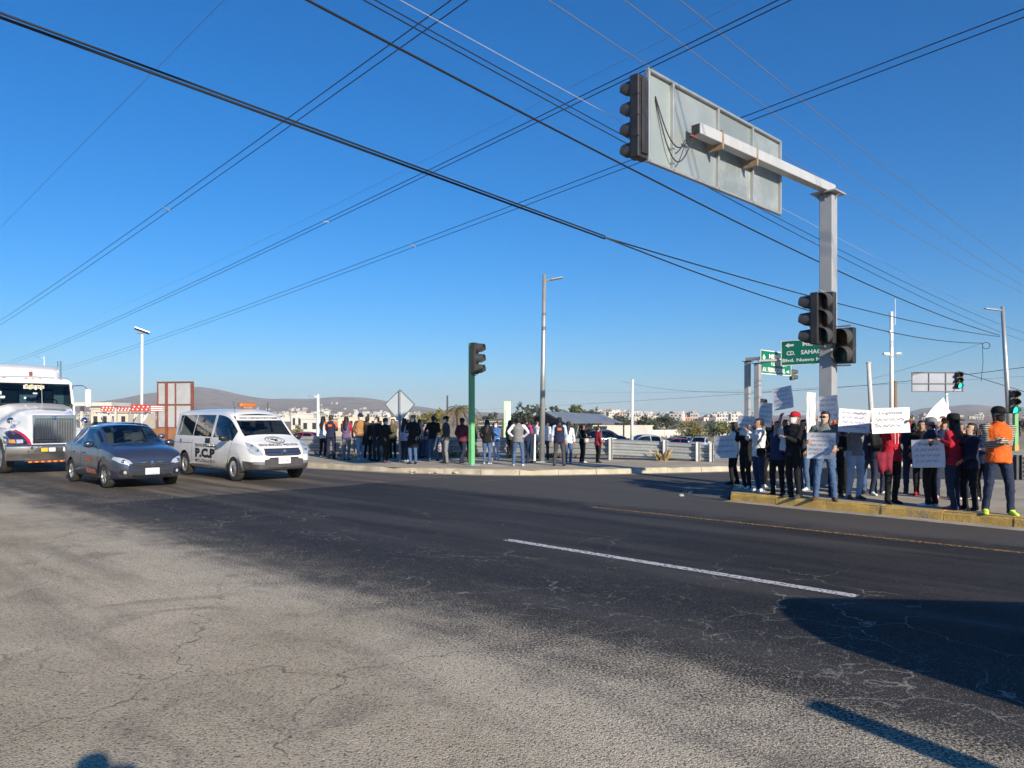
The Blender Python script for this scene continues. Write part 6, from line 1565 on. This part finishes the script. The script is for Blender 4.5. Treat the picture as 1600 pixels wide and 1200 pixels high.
    # hair
    if hair:
        st_, hc = hair; h = MB(); rs = []
        for z, rx, ry, cy in [(1.50, .06, .08, .0)] + HEADP[2:]:
            ring = []
            for j in range(18):
                a = 2 * math.pi * j / 18; ny = math.sin(a); front = ny < -.25 + (.35 if z < 1.56 else 0); thick = .014 + .007 * noise.noise(Vector((math.cos(a) * 3, ny * 3, z * 25 + off)))
                hl = 1.650 if st_ != 'long' else 1.645
                if (front and z < hl) or (z < 1.53 and st_ == 'short' and ny < .5): g = -.024
                else: g = thick
                ring.append(HM @ Vector(((rx + g) * math.cos(a), cy + (ry + g) * ny, z + (.012 if z > 1.69 else 0))))
            rs.append(ring)
        h.rings(rs)
        if st_ == 'long':
            h.rings([[HM @ p if z > 1.42 else p for p in ering((0, cy - (lean * .2), z), rx, ry, 12)] for z, rx, ry, cy in ((1.62, .075, .05, .06), (1.53, .088, .055, .062), (1.43, .10, .05, .075), (1.32, .098, .04, .105), (1.22, .075, .03, .118), (1.15, .04, .018, .12))])
            for s in (1, -1): h.tube([HM @ Vector((s * .072, -.01, 1.62)), HM @ Vector((s * .085, .005, 1.53)), HM @ Vector((s * .088, .0, 1.44)), Vector((s * .085, -.05, 1.36))], [.022, .028, .026, .014], 7)
        elif st_ == 'tail': h.tube([HM @ Vector((0, .09, 1.64)), HM @ Vector((0, .14, 1.60)), HM @ Vector((0, .15, 1.50)), HM @ Vector((0, .13, 1.38))], [.022, .032, .028, .01], 8)
        elif st_ == 'bun': h.ell(HM @ Vector((0, .10, 1.66)), (.042, .04, .042), 0, 10, 8)
        h.build('hair', hairm[hc], o, True)
    if cap:
        kind, cc = cap; h = MB(); rs = []
        zz = [(1.618, 1.0), (1.65, 1.02), (1.685, .93), (1.712, .70), (1.727, .35), (1.73, .05)] if kind != 'hat' else [(1.63, 1.03), (1.68, 1.02), (1.74, .92), (1.76, .6), (1.762, .1)]
        for z, g in zz: rs.append([HM @ p for p in ering((0, .006, z), .092 * g, .114 * g, 16)])
        if kind == 'beanie': rs = [[HM @ p for p in ering((0, .01, 1.575), .088, .106, 16)]] + rs
        h.rings(rs)
        if kind == 'cap':
            br = []
            for t in range(9):
                a = math.pi + math.pi * t / 8; br.append((.085 * math.cos(a), .10 * math.sin(a), .085 * math.cos(a) * 1.02, .10 * math.sin(a) - .085 * abs(math.sin(a)) ** .7))
            vs = [HM @ Vector((x, y, 1.632 - .02 * (1 - abs(x) / .09))) for x, y, _, _ in br] + [HM @ Vector((x, y, 1.618 - .012 * (1 - abs(x) / .09))) for _, _, x, y in br]
            vs2 = [v + Vector((0, 0, .007)) for v in vs]
            h.add(vs, [(i, i + 1, i + 10, i + 9) for i in range(8)]); h.add(vs2, [(i, i + 9, i + 10, i + 1) for i in range(8)]); h.add(vs[9:] + vs2[9:], [(i, i + 1, i + 10, i + 9) for i in range(8)])
        elif kind == 'hat':
            for dz in (0, .008): h.add([HM @ p for p in ering((0, .006, 1.632 + dz), .09, .11, 20)] + [HM @ (p + Vector((0, 0, .012 * abs(p.x) * 8))) for p in ering((0, .006, 1.622 + dz), .165, .19, 20)], [(i, (i + 1) % 20, 20 + (i + 1) % 20, 20 + i) for i in range(20)])
        h.build({'cap': 'cap', 'beanie': 'beanie', 'hat': 'hat'}[kind], cm(cc), o, True)
    if mask:
        h = MB(); rs = []
        for z, rx, ry, cy in ((1.478, .044, .056, -.028), (1.50, .064, .078, -.018), (1.53, .074, .093, -.008), (1.56, .079, .103, -.004), (1.583, .076, .107, -.002)):
            rs.append([HM @ Vector((rx * math.sin(a), cy - ry * math.cos(a) - (.006 if abs(a) < .4 else 0), z)) for a in [R(-78 + 156 * j / 12) for j in range(13)]])
        h.rings(rs, 0, False, False); h.build('face_mask', maskm[mask], o, True)
    for e in extras:
        if e == 'sunglasses':
            h = MB()
            for s in (1, -1): h.box(HM @ Vector((s * .034, -.098, 1.602)), (.052, .014, .036), 0, None, .012); h.tube([HM @ Vector((s * .06, -.09, 1.606)), HM @ Vector((s * .08, .0, 1.60))], .004, 4)
            h.tube([HM @ Vector((-.01, -.102, 1.606)), HM @ Vector((.01, -.102, 1.606))], .004, 4); h.build('sunglasses', blackp(), o)
        elif isinstance(e, tuple) and e[0] == 'bag':
            _, side, col, z = e; h = MB(); h.box((side * .20, -.10, z), (.10, .22, .20), 0, None, .05); h.build('shoulder_bag', cm(col), o, True)
            h = MB(); pts = [Vector((side * .21, -.1, z + .08)), Vector((side * .17, -.155, 1.15)), Vector((0, -.155, 1.32)), Vector((-side * .10, -.09, 1.47)), Vector((-side * .12, .0, 1.475)), Vector((0, .14, 1.35)), Vector((side * .17, .14, 1.1)), Vector((side * .22, 0, z + .08))]
            h.tube(pts, .013, 5, flat=.5); h.build('bag_strap', cm(col), o, True)
        elif isinstance(e, tuple) and e[0] == 'patch':
            h = MB(); h.box((0, .142, 1.30), (.14, .02, .085), 0, None, .004); h.build('back_patch', cm(e[1]), o)
        elif e == 'hood':
            h = MB(); h.rings([ering((0, .07, z), rx, ry, 12) for z, rx, ry in ((1.36, .06, .04), (1.40, .11, .075), (1.45, .115, .08), (1.48, .08, .05))]); h.build('hood', cm(top), o, True)
        elif isinstance(e, tuple) and e[0] == 'hood':
            h = MB(); h.rings([ering((0, .06, z), rx, ry, 12) for z, rx, ry in ((1.36, .07, .05), (1.40, .12, .085), (1.45, .125, .09), (1.485, .09, .06))]); h.build('hood', cm(e[1]), o, True)
        elif e == 'collar':
            h = MB(); h.lathe([(.075, 0), (.085, .03), (.078, .065), (.066, .05)], (0, 0, 1.435), (0, 0, 1), 14); h.build('collar', cm(top), o, True)
        elif e == 'cords':
            for s in (1, -1): h = MB(); h.tube([(s * .03, -.145, 1.40), (s * .035, -.158, 1.28), (s * .03, -.155, 1.15)], .006, 5); h.build('hood_cord', cm('white'), o)
    return o

# ---------------- placards
paper = mat('placard_paper', (.72, .72, .74), .8, 0, .03, 3, .15, 8); ink = {'k': mat('marker_black', (.03, .03, .05), .7), 'b': mat('marker_blue', (.13, .15, .34), .7), 'r': mat('marker_red', (.5, .05, .06), .7)}
def squiggle(x0, x1, y, h, q):
    """loose handwriting-like stroke groups"""
    out = []; x = x0
    while x < x1 - .02:
        w = min(q.uniform(.05, .13), x1 - x); n = max(4, int(w / .008)); ph = q.uniform(0, 6)
        out.append([(x + w * i / n + .004 * math.sin(i * 2.1), y + h * (.5 * math.sin(i * 1.9 + ph) + .3 * math.sin(i * .77 + ph) * (1 if i % 3 else 1.6))) for i in range(n + 1)])
        x += w + q.uniform(.015, .03)
    return out
def placard(label, px0, py0, px1, py1, Y, yaw, roll=0, lines=3, ic='b', title=None, curl=.03, m=None, pitch=0):
    """paper sheet; yaw: 0 faces the camera, negative faces left; size from its outline at depth Y"""
    c = D((px0 + px1) / 2, (py0 + py1) / 2, Y); va = math.degrees(math.atan2(c.x, c.y)); f = max(.35, math.cos(R(yaw + va)))
    w = (px1 - px0) / FPX * Y / f; h = (py1 - py0) / FPX * Y; q = random.Random(int(px0 * 3 + py0))
    if roll: w, h = w * (1 - abs(math.sin(R(roll))) * .28), h * (1 - abs(math.sin(R(roll))) * .28)
    o = thing('placard', label, 'placard', c, 0, 'protest placards')
    M = Matrix.Rotation(R(yaw), 4, 'Z') @ Matrix.Rotation(R(pitch), 4, 'X') @ Matrix.Rotation(R(-roll), 4, 'Y')
    def bend(x, z, d=0): return M @ Vector((x, d + curl * math.cos(x / w * 3.0) - curl * .8 * (z / h) ** 2 + .006 * math.sin(z * 17 + x * 9), z))
    mb = MB(); nx, nz = 12, 8
    for d in (0, .003):
        vs = [bend(-w / 2 + w * i / nx, -h / 2 + h * j / nz, d) for j in range(nz + 1) for i in range(nx + 1)]
        mb.add(vs, [(j * (nx + 1) + i, j * (nx + 1) + i + 1, (j + 1) * (nx + 1) + i + 1, (j + 1) * (nx + 1) + i) if d == 0 else (j * (nx + 1) + i, (j + 1) * (nx + 1) + i, (j + 1) * (nx + 1) + i + 1, j * (nx + 1) + i + 1) for j in range(nz) for i in range(nx)])
    mb.build('sheet', m or paper, o, True)
    if lines:
        mb = MB(); lh = h / (lines + 1)
        if title:
            g = fit(text_geo(title, 1, .0, shear=.2), w * .62, min(lh * .62, .09)); mb.add([bend(x, z + h / 2 - lh * .85, -.004) for x, z in g[0]], g[1])
        for r_ in range(1 if title else 0, lines):
            zc = h / 2 - lh * (r_ + .85); a = q.uniform(.06, .14) * w; b_ = q.uniform(.06, .2) * w
            for stroke in squiggle(-w / 2 + a, w / 2 - b_, zc, lh * .36, q):
                vs, fs = ribbon(stroke, .0065); mb.add([bend(x, z, -.004) for x, z in vs], fs)
        mb.build('handwriting', ink[ic], o)
    def edge(x, z): return c + bend(x * w / 2, z * h / 2, -.02)
    return edge
# ---------------- far crowd on the corner pavement
GF = 'people on the far pavement'
def far(label, *a, **k): return person(label, *a, group=GF, **k)
far('woman in white jacket and black leggings at the left end of the far crowd', 505, 714, 650, 160, 'white', 'black', 'white', hair=('long', 'b'), woman=True, L='chest', hem=.80)
far('person in navy vest with orange shoulders seen from behind, left in the far crowd', 517, 717, 648, 178, 'navy', 'navy', 'black', 'orange', hair=('short', 'n'), L='front', Rr='front', extras=(('patch', 'orange'),), bulk=1.4)
far('person in purple grey vest with red sleeves and grey jeans', 541, 719, 650, 170, 'purple', 'grey', 'black', 'red', hair=('long', 'b'), L='front', Rr='pocket', woman=True)
far('person in navy cap and open tan jacket with light jeans', 563, 719, 646, 40, 'tan', 'ltjeans', 'white', 'brown', cap=('cap', 'navy'), mask='w', L='pocket', Rr='pocket', bulk=1.5, woman=True)
far('person in long black coat with furry brown hood', 574, 719, 650, 165, 'black', 'black', 'black', hem=.60, bulk=1.6, extras=(('hood', 'brown'),))
far('person in black jacket and white mask, dark jeans, left of the diamond sign', 589, 721, 651, -40, 'black', 'dkjeans', 'black', mask='w', L='pocket', Rr='pocket', bulk=1.2, head=(-25, 0))
far('person in black coat and grey cap close left of the diamond sign', 602, 723, 653, 60, 'black', 'black', 'purple', cap=('beanie', 'dkgrey'), mask='w', hem=.68, bulk=1.4, L='front', Rr='pocket')
far('person in olive jacket half behind the diamond sign', 614, 716, 654, -20, 'olive', 'black', 'black', L='face', bulk=1.2)
far('person in pale jacket and jeans partly hidden by the diamond sign post', 632, 721, 653, 150, 'lilac', 'dkjeans', 'white', hair=('long', 'b'), woman=True, Rr='face')
far('woman in long black coat and jeans right of the diamond sign', 645, 725, 648, -15, 'black', 'jeans', 'black', hair=('long', 'b'), mask='w', woman=True, hem=.60, bulk=1.3, L='pocket', Rr='front')
far('person in beige shirt behind the woman in long black coat', 656, 716, 655, 100, 'beige', 'dkjeans', 'black', L='front')
far('woman in red and white floral blouse and jeans', 665, 715, 655, 150, floral, 'jeans', 'black', hair=('tail', 'b'), woman=True, L='front')
far('tall man in black sweater and blue jeans holding a white sheet, from behind', 677, 720, 649, 172, 'black', 'jeans', 'black', hair=('short', 'b'), L=(.30, -.05, .92), Rr='front', bulk=1.2, stance='apart')
far('man in dark grey jacket, cap and mask with pale grey trousers', 697, 724, 650, -70, 'dkgrey', 'grey', 'black', cap=('cap', 'black'), mask='w', L='pocket', Rr='pocket', bulk=1.3)
far('man in burgundy jacket and navy cap left of the green post', 722, 723, 653, 150, 'burgundy', 'navy', 'black', cap=('cap', 'navy'), L='pocket', Rr='pocket', bulk=1.5, stance='walk')
far('person in black hidden behind the green signal post', 735, 718, 657, 165, 'black', 'black', 'black', L='hip', bulk=1.2)
far('woman in black jacket with long black hair and white shoes', 761, 725, 655, 165, 'black', 'jeans', 'white', hair=('long', 'b'), woman=True, bulk=1.3, L='pocket', Rr='pocket')
far('woman in bright blue hoodie and pale jeans', 775, 719, 659, -30, 'blue', 'paleblue', 'white', hair=('short', 'b'), mask='w', woman=True, L='chest', Rr='chest', bulk=1.3)
far('person in dark coat with bag behind the man in grey vest', 797, 716, 656, 130, 'dkgrey', 'black', 'black', hair=('long', 'b'), woman=True, extras=(('bag', 1, 'brown', .98),), bulk=1.3)
far('man in grey vest with white sleeves and blue jeans, hands on hips', 810, 728, 651, 175, 'grey', 'jeans', 'white', 'white', hair=('short', 'b'), L='hip', Rr='hip', stance='apart', bulk=.9)
far('person in navy and magenta jacket beside the man in grey vest', 822, 724, 652, 150, 'navy', 'dkjeans', 'black', 'magenta', hair=('short', 'b'), L='down', Rr='front', bulk=1.2)
far('person in white shirt left of the street lamp pole', 838, 716, 657, 120, 'white', 'black', 'black', hair=('short', 'n'), L='phone', Rr='phone')
far('person in white shirt and dark trousers right of the street lamp pole', 852, 718, 656, 175, 'white', 'dkjeans', 'black', hair=('short', 'b'), L='down', Rr='front')
far('man in navy vest with orange patch and light blue sleeves, from behind', 874, 728, 652, 178, 'navy', 'dkgrey', 'black', 'paleblue', cap=('cap', 'navy'), L='down', Rr='down', extras=(('patch', 'orange'),), stance='apart', bulk=1.1)
far('woman in white jacket and jeans right of the man in navy vest', 888, 724, 658, 160, 'white', 'jeans', 'white', hair=('long', 'b'), woman=True, L='front', bulk=1.2)
far('woman in black jacket with pale strap and auburn hair', 910, 723, 663, 110, 'black', 'black', 'white', hair=('tail', 'r'), woman=True, L='front', Rr='front', extras=(('bag', -1, 'cream', 1.0),), bulk=1.2)
far('woman in red jacket and black trousers at the right end of the far crowd', 934, 723, 666, 120, 'maroon', 'black', 'black', hair=('short', 'b'), woman=True, L='front', Rr='down', bulk=1.4)
o = thing('rolled_sheet', 'white rolled placard held low by the tall man in black sweater', 'placard', D(682, 690, 25.9)); mb = MB(); mb.tube([(-.07, 0, -.26), (.05, 0, .26)], .055, 10, flat=.5); mb.build('sheet', paper, o, True)
o = thing('red_white_bag', 'small red and white bag hanging beside the man in grey trousers', 'bag', D(688, 697, 25.6)); mb = MB(); mb.rings([ering((0, 0, z), rx, ry, 10) for z, rx, ry in ((-.20, .05, .03), (-.16, .09, .05), (0, .085, .05), (.12, .05, .03), (.2, .02, .015))]); mb.build('pouch', floral, o, True); mb = MB(); mb.tube([(-.03, 0, .16), (0, 0, .3), (.03, 0, .16)], .008, 5); mb.build('handle', cm('white'), o)
sp_ = P(835, 722, KH); o = thing('white_stick', 'slim white post standing left of the street lamp pole', 'post', sp_); mb = MB(); mb.tube([(0, 0, 0), (.02, 0, .95)], [.045, .03], 8); mb.build('shaft', whitepaint(), o); mb = MB(); mb.box((0, 0, .02), (.3, .24, .05), 0, None, .015); mb.build('foot', blackp(), o)

# ---------------- protesters on the near island
GN = 'protesters on the traffic island'
def near(label, *a, **k): return person(label, *a, group=GN, **k)
def W(e, x, z): return ('w', e(x, z))
e = placard('blue shaded placard hanging low at the far left of the protesters', 1116, 680, 1150, 716, 17.2, -60, 4, 3, 'b')
near('woman with long dark hair in white top and black trousers at the left end', 1147, 757, 659, -120, 'white', 'black', 'black', hair=('long', 'b'), woman=True, L='down', Rr=W(e, .7, .6), bulk=.8)
e = placard('shaded placard covering the face of the second protester from left', 1153, 650, 1179, 681, 16.2, -60, -3, 3, 'b')
near('protester in black behind a raised shaded placard, white shoes', 1166, 764, 656, -60, 'black', 'black', 'white', hair=('long', 'b'), woman=True, L=W(e, .9, -.2), Rr=W(e, -.9, -.6), bulk=1.2)
e = placard('narrow shaded placard held up high above the woman in white', 1186, 629, 1206, 667, 15.8, -63, -4, 4, 'b')
near('woman in white sweater with black shoulder bag and navy trousers', 1186, 768, 653, -70, 'white', 'dkblue', 'white', hair=('short', 'b'), woman=True, L=(.05, -.35, 1.42), Rr='phone', extras=(('bag', 1, 'black', .93),), bulk=1.0, head=(-10, 0))
e2 = placard('large white sheet held at the waist by the person in blue jacket', 1209, 670, 1243, 705, 14.9, -48, -6, 0, 'b')
near('person in blue jacket holding a white sheet', 1215, 774, 657, -45, 'dkblue', 'black', 'black', hair=('short', 'b'), L=W(e, 1.0, -.4), Rr=W(e2, -.8, .5), head=(20, -12), woman=True)
e = placard('lilac shaded placard held highest above the red capped man', 1208, 604, 1238, 640, 16.2, -58, 8, 4, 'b')
near('protester in pink top with both arms raised behind the red capped man', 1228, 763, 655, -10, 'pink', 'dkgrey', 'black', hair=('short', 'n'), woman=True, L=W(e, .75, -1.0), Rr=W(e, -.2, -1.0))
near('man in red cap and black jacket reading a paper', 1241, 778, 643, -60, 'black', 'black', 'dkgrey', cap=('cap', 'red'), hair=('short', 'g'), mask='w', L=(.02, -.30, 1.22), Rr=W(e2, .95, .1), bulk=1.5, head=(-5, -12))
e = placard('tall bright white placard left of the mast', 1258, 613, 1277, 676, 15.6, 55, 0, 0)
near('protester in magenta top behind the tall white placard', 1268, 764, 650, 40, 'magenta', 'dkgrey', 'white', cap=('hat', 'tan'), L=W(e, .2, -.7), Rr=W(e, -.4, -.8))
e = placard('lilac shaded placard held in front of the mast', 1278, 618, 1308, 658, 15.2, -60, 3, 4, 'b')
near('protester in orange and navy jacket behind the man with sunglasses', 1312, 770, 652, -30, 'navy', 'black', 'black', 'orange', hair=('short', 'n'), L=(.1, -.3, 1.62), Rr=W(e, .95, -.2), woman=True)
e = placard('placard with red and blue writing held by the man with sunglasses', 1262, 676, 1304, 717, 14.0, -50, 0, 5, 'b')
near('man with sunglasses in grey plaid shirt and jeans holding a placard', 1289, 782, 642, -22, plaid, 'jeans', 'brown', hair=('short', 'b'), mask=None, L=W(e, .95, -.1), Rr=W(e, -.8, .3), extras=('sunglasses', 'collar'), bulk=1.0, head=(-28, 0), stance='apart')
e = placard('white placard with dark stains hiding the face of woman in grey top', 1312, 639, 1358, 676, 13.9, -8, -4, 4, 'b')
near('woman in grey top and light blue jeans behind a white placard', 1336, 780, 648, 5, 'grey', 'ltjeans', 'brown', hair=('long', 'b'), woman=True, L=W(e, .9, -.9), Rr=W(e, .15, .85), bulk=.5, hem=.90)
near('protester in blue shirt and jeans behind the woman in grey top', 1358, 772, 655, -30, 'dkblue', 'jeans', 'black', hair=('short', 'b'), L='front', Rr='down')
e = placard('wide white placard with lines of handwriting held by the red hoodie woman', 1365, 637, 1419, 677, 13.2, 6, 2, 3, 'k', 'Exigimos')
near('woman in red hoodie and black trousers holding up a wide white placard', 1393, 787, 646, 8, 'red', 'black', 'black', hair=('short', 'b'), woman=True, L=W(e, 1.0, -.1), Rr=W(e, -.95, -.1), bulk=1.4, extras=('cords', 'hood'))
near('person in navy jacket and navy jeans with red shoes, standing behind', 1424, 772, 655, 150, 'navy', 'dkblue', 'red', hair=('short', 'b'), L='pocket', Rr='pocket', bulk=1.1)
e3 = placard('blue shaded placard with three written lines held low at right', 1427, 686, 1473, 731, 13.0, -60, 4, 4, 'b', 'Exigimos')
near('person in grey beanie and navy jacket with back turned', 1455, 791, 652, -140, 'navy', 'black', 'white', cap=('beanie', 'grey'), hair=('short', 'b'), L=W(e3, .2, .8), Rr='front', bulk=1.3)
e = placard('white placard tilted over the heads at right', 1449, 630, 1484, 665, 14.3, 25, 38, 0)
near('protester in blue jacket and black cap holding up the tilted placard', 1474, 780, 653, -30, 'dkblue', 'dkjeans', 'pink', cap=('cap', 'black'), L=W(e, .3, -.9), Rr=W(e, -.5, -.9), bulk=1.1)
near('person in red jacket and black hat reaching for the low placard', 1490, 796, 649, -150, 'red', 'dkjeans', 'purple', cap=('hat', 'black'), hair=('long', 'b'), L=W(e3, .9, .9), Rr='down', bulk=1.4, woman=True)
near('woman in navy jacket with tied hair and denim bag', 1516, 797, 660, -85, 'navy', 'black', 'black', hair=('tail', 'b'), woman=True, L='low', Rr='low', extras=(('bag', -1, 'jeans', .95),), bulk=1.3, head=(0, -15))
near('man in orange vest, striped sleeves and black cap with folded arms', 1560, 804, 635, -16, 'orange', 'dkjeans', 'neon', stripes, cap=('cap', 'black'), mask='k', hair=('short', 'b'), L=(-.03, -.205, 1.20), Rr=(.0, -.245, 1.14), bulk=1.7, head=(28, 0), stance='apart', extras=('collar',))
near('person in black coat in the second row behind the woman in white sweater', 1203, 762, 657, -40, 'black', 'black', 'white', hair=('long', 'b'), woman=True, L='pocket', Rr='front', bulk=1.2)
near('person in dark grey jacket and jeans in the second row behind the red capped man', 1256, 766, 655, -70, 'dkgrey', 'jeans', 'white', hair=('short', 'b'), L='pocket', Rr='front', bulk=1.2)
near('person in black hooded jacket behind the man with sunglasses, left of the grey top', 1306, 776, 662, -20, 'black', 'black', 'dkgrey', hair=('short', 'b'), L='front', Rr='pocket', bulk=1.3, extras=('hood',))
near('person in black sweater behind the wide white placard', 1372, 774, 657, 20, 'black', 'dkjeans', 'white', hair=('long', 'b'), woman=True, L='front', Rr='front', bulk=1.1)
near('person in black jacket between the red hoodie and grey beanie, second row', 1440, 774, 656, -30, 'black', 'black', 'red', hair=('short', 'b'), L='front', Rr='pocket', bulk=1.2)
near('person in dark blue coat in the second row left of the orange vest', 1536, 782, 662, -60, 'dkblue', 'black', 'white', hair=('short', 'b'), woman=True, L='front', Rr='front', bulk=1.3)
near('person in black in the second row behind the red jacket', 1505, 780, 660, -100, 'black', 'dkjeans', 'white', hair=('short', 'g'), L='pocket', Rr='pocket', bulk=1.3)
o = thing('red_cloth', 'dark red cloth hanging from the arm of the red hoodie woman', 'cloth', D(1384, 722, 13.3)); mb = MB(); rs = []
for i in range(9):
    x = -.15 + .3 * i / 8; rs.append([Vector((x * (1 - .25 * t), .03 * math.sin(i * 1.7 + t * 2), .17 - .34 * t - .05 * t * math.sin(i * .9))) for t in (0, .33, .66, 1)] + [Vector((x * (1 - .25 * t), .03 * math.sin(i * 1.7 + t * 2) + .012, .17 - .34 * t - .05 * t * math.sin(i * .9))) for t in (1, .66, .33, 0)])
mb.rings(rs); mb.build('sheet', cm('maroon'), o, True)
# the photographer, whose head shadow touches the lower edge, and a post beside the road
person('photographer standing behind the viewpoint, only the head shadow shows', 0, 0, 0, 180, 'dkgrey', 'dkjeans', 'black', base=(.11, -.20, 0), H=1.78, L='phone', Rr='phone', vox=.03)
o = thing('wooden_post', 'slim leaning post beside the road, only its shadow shows at lower right', 'post', (4.07, .48, 0)); mb = MB(); mb.tube([(0, 0, 0), (-.12, .12, 1.72)], [.15, .09], 8); mb.build('shaft', mat('weathered_wood', (.2, .14, .09)), o); mb = MB(); mb.lathe([(.0, .02), (.055, 0), (.05, -.03)], (-.12, .12, 1.72), (0, 0, 1), 8); mb.build('cap', galv(), o)
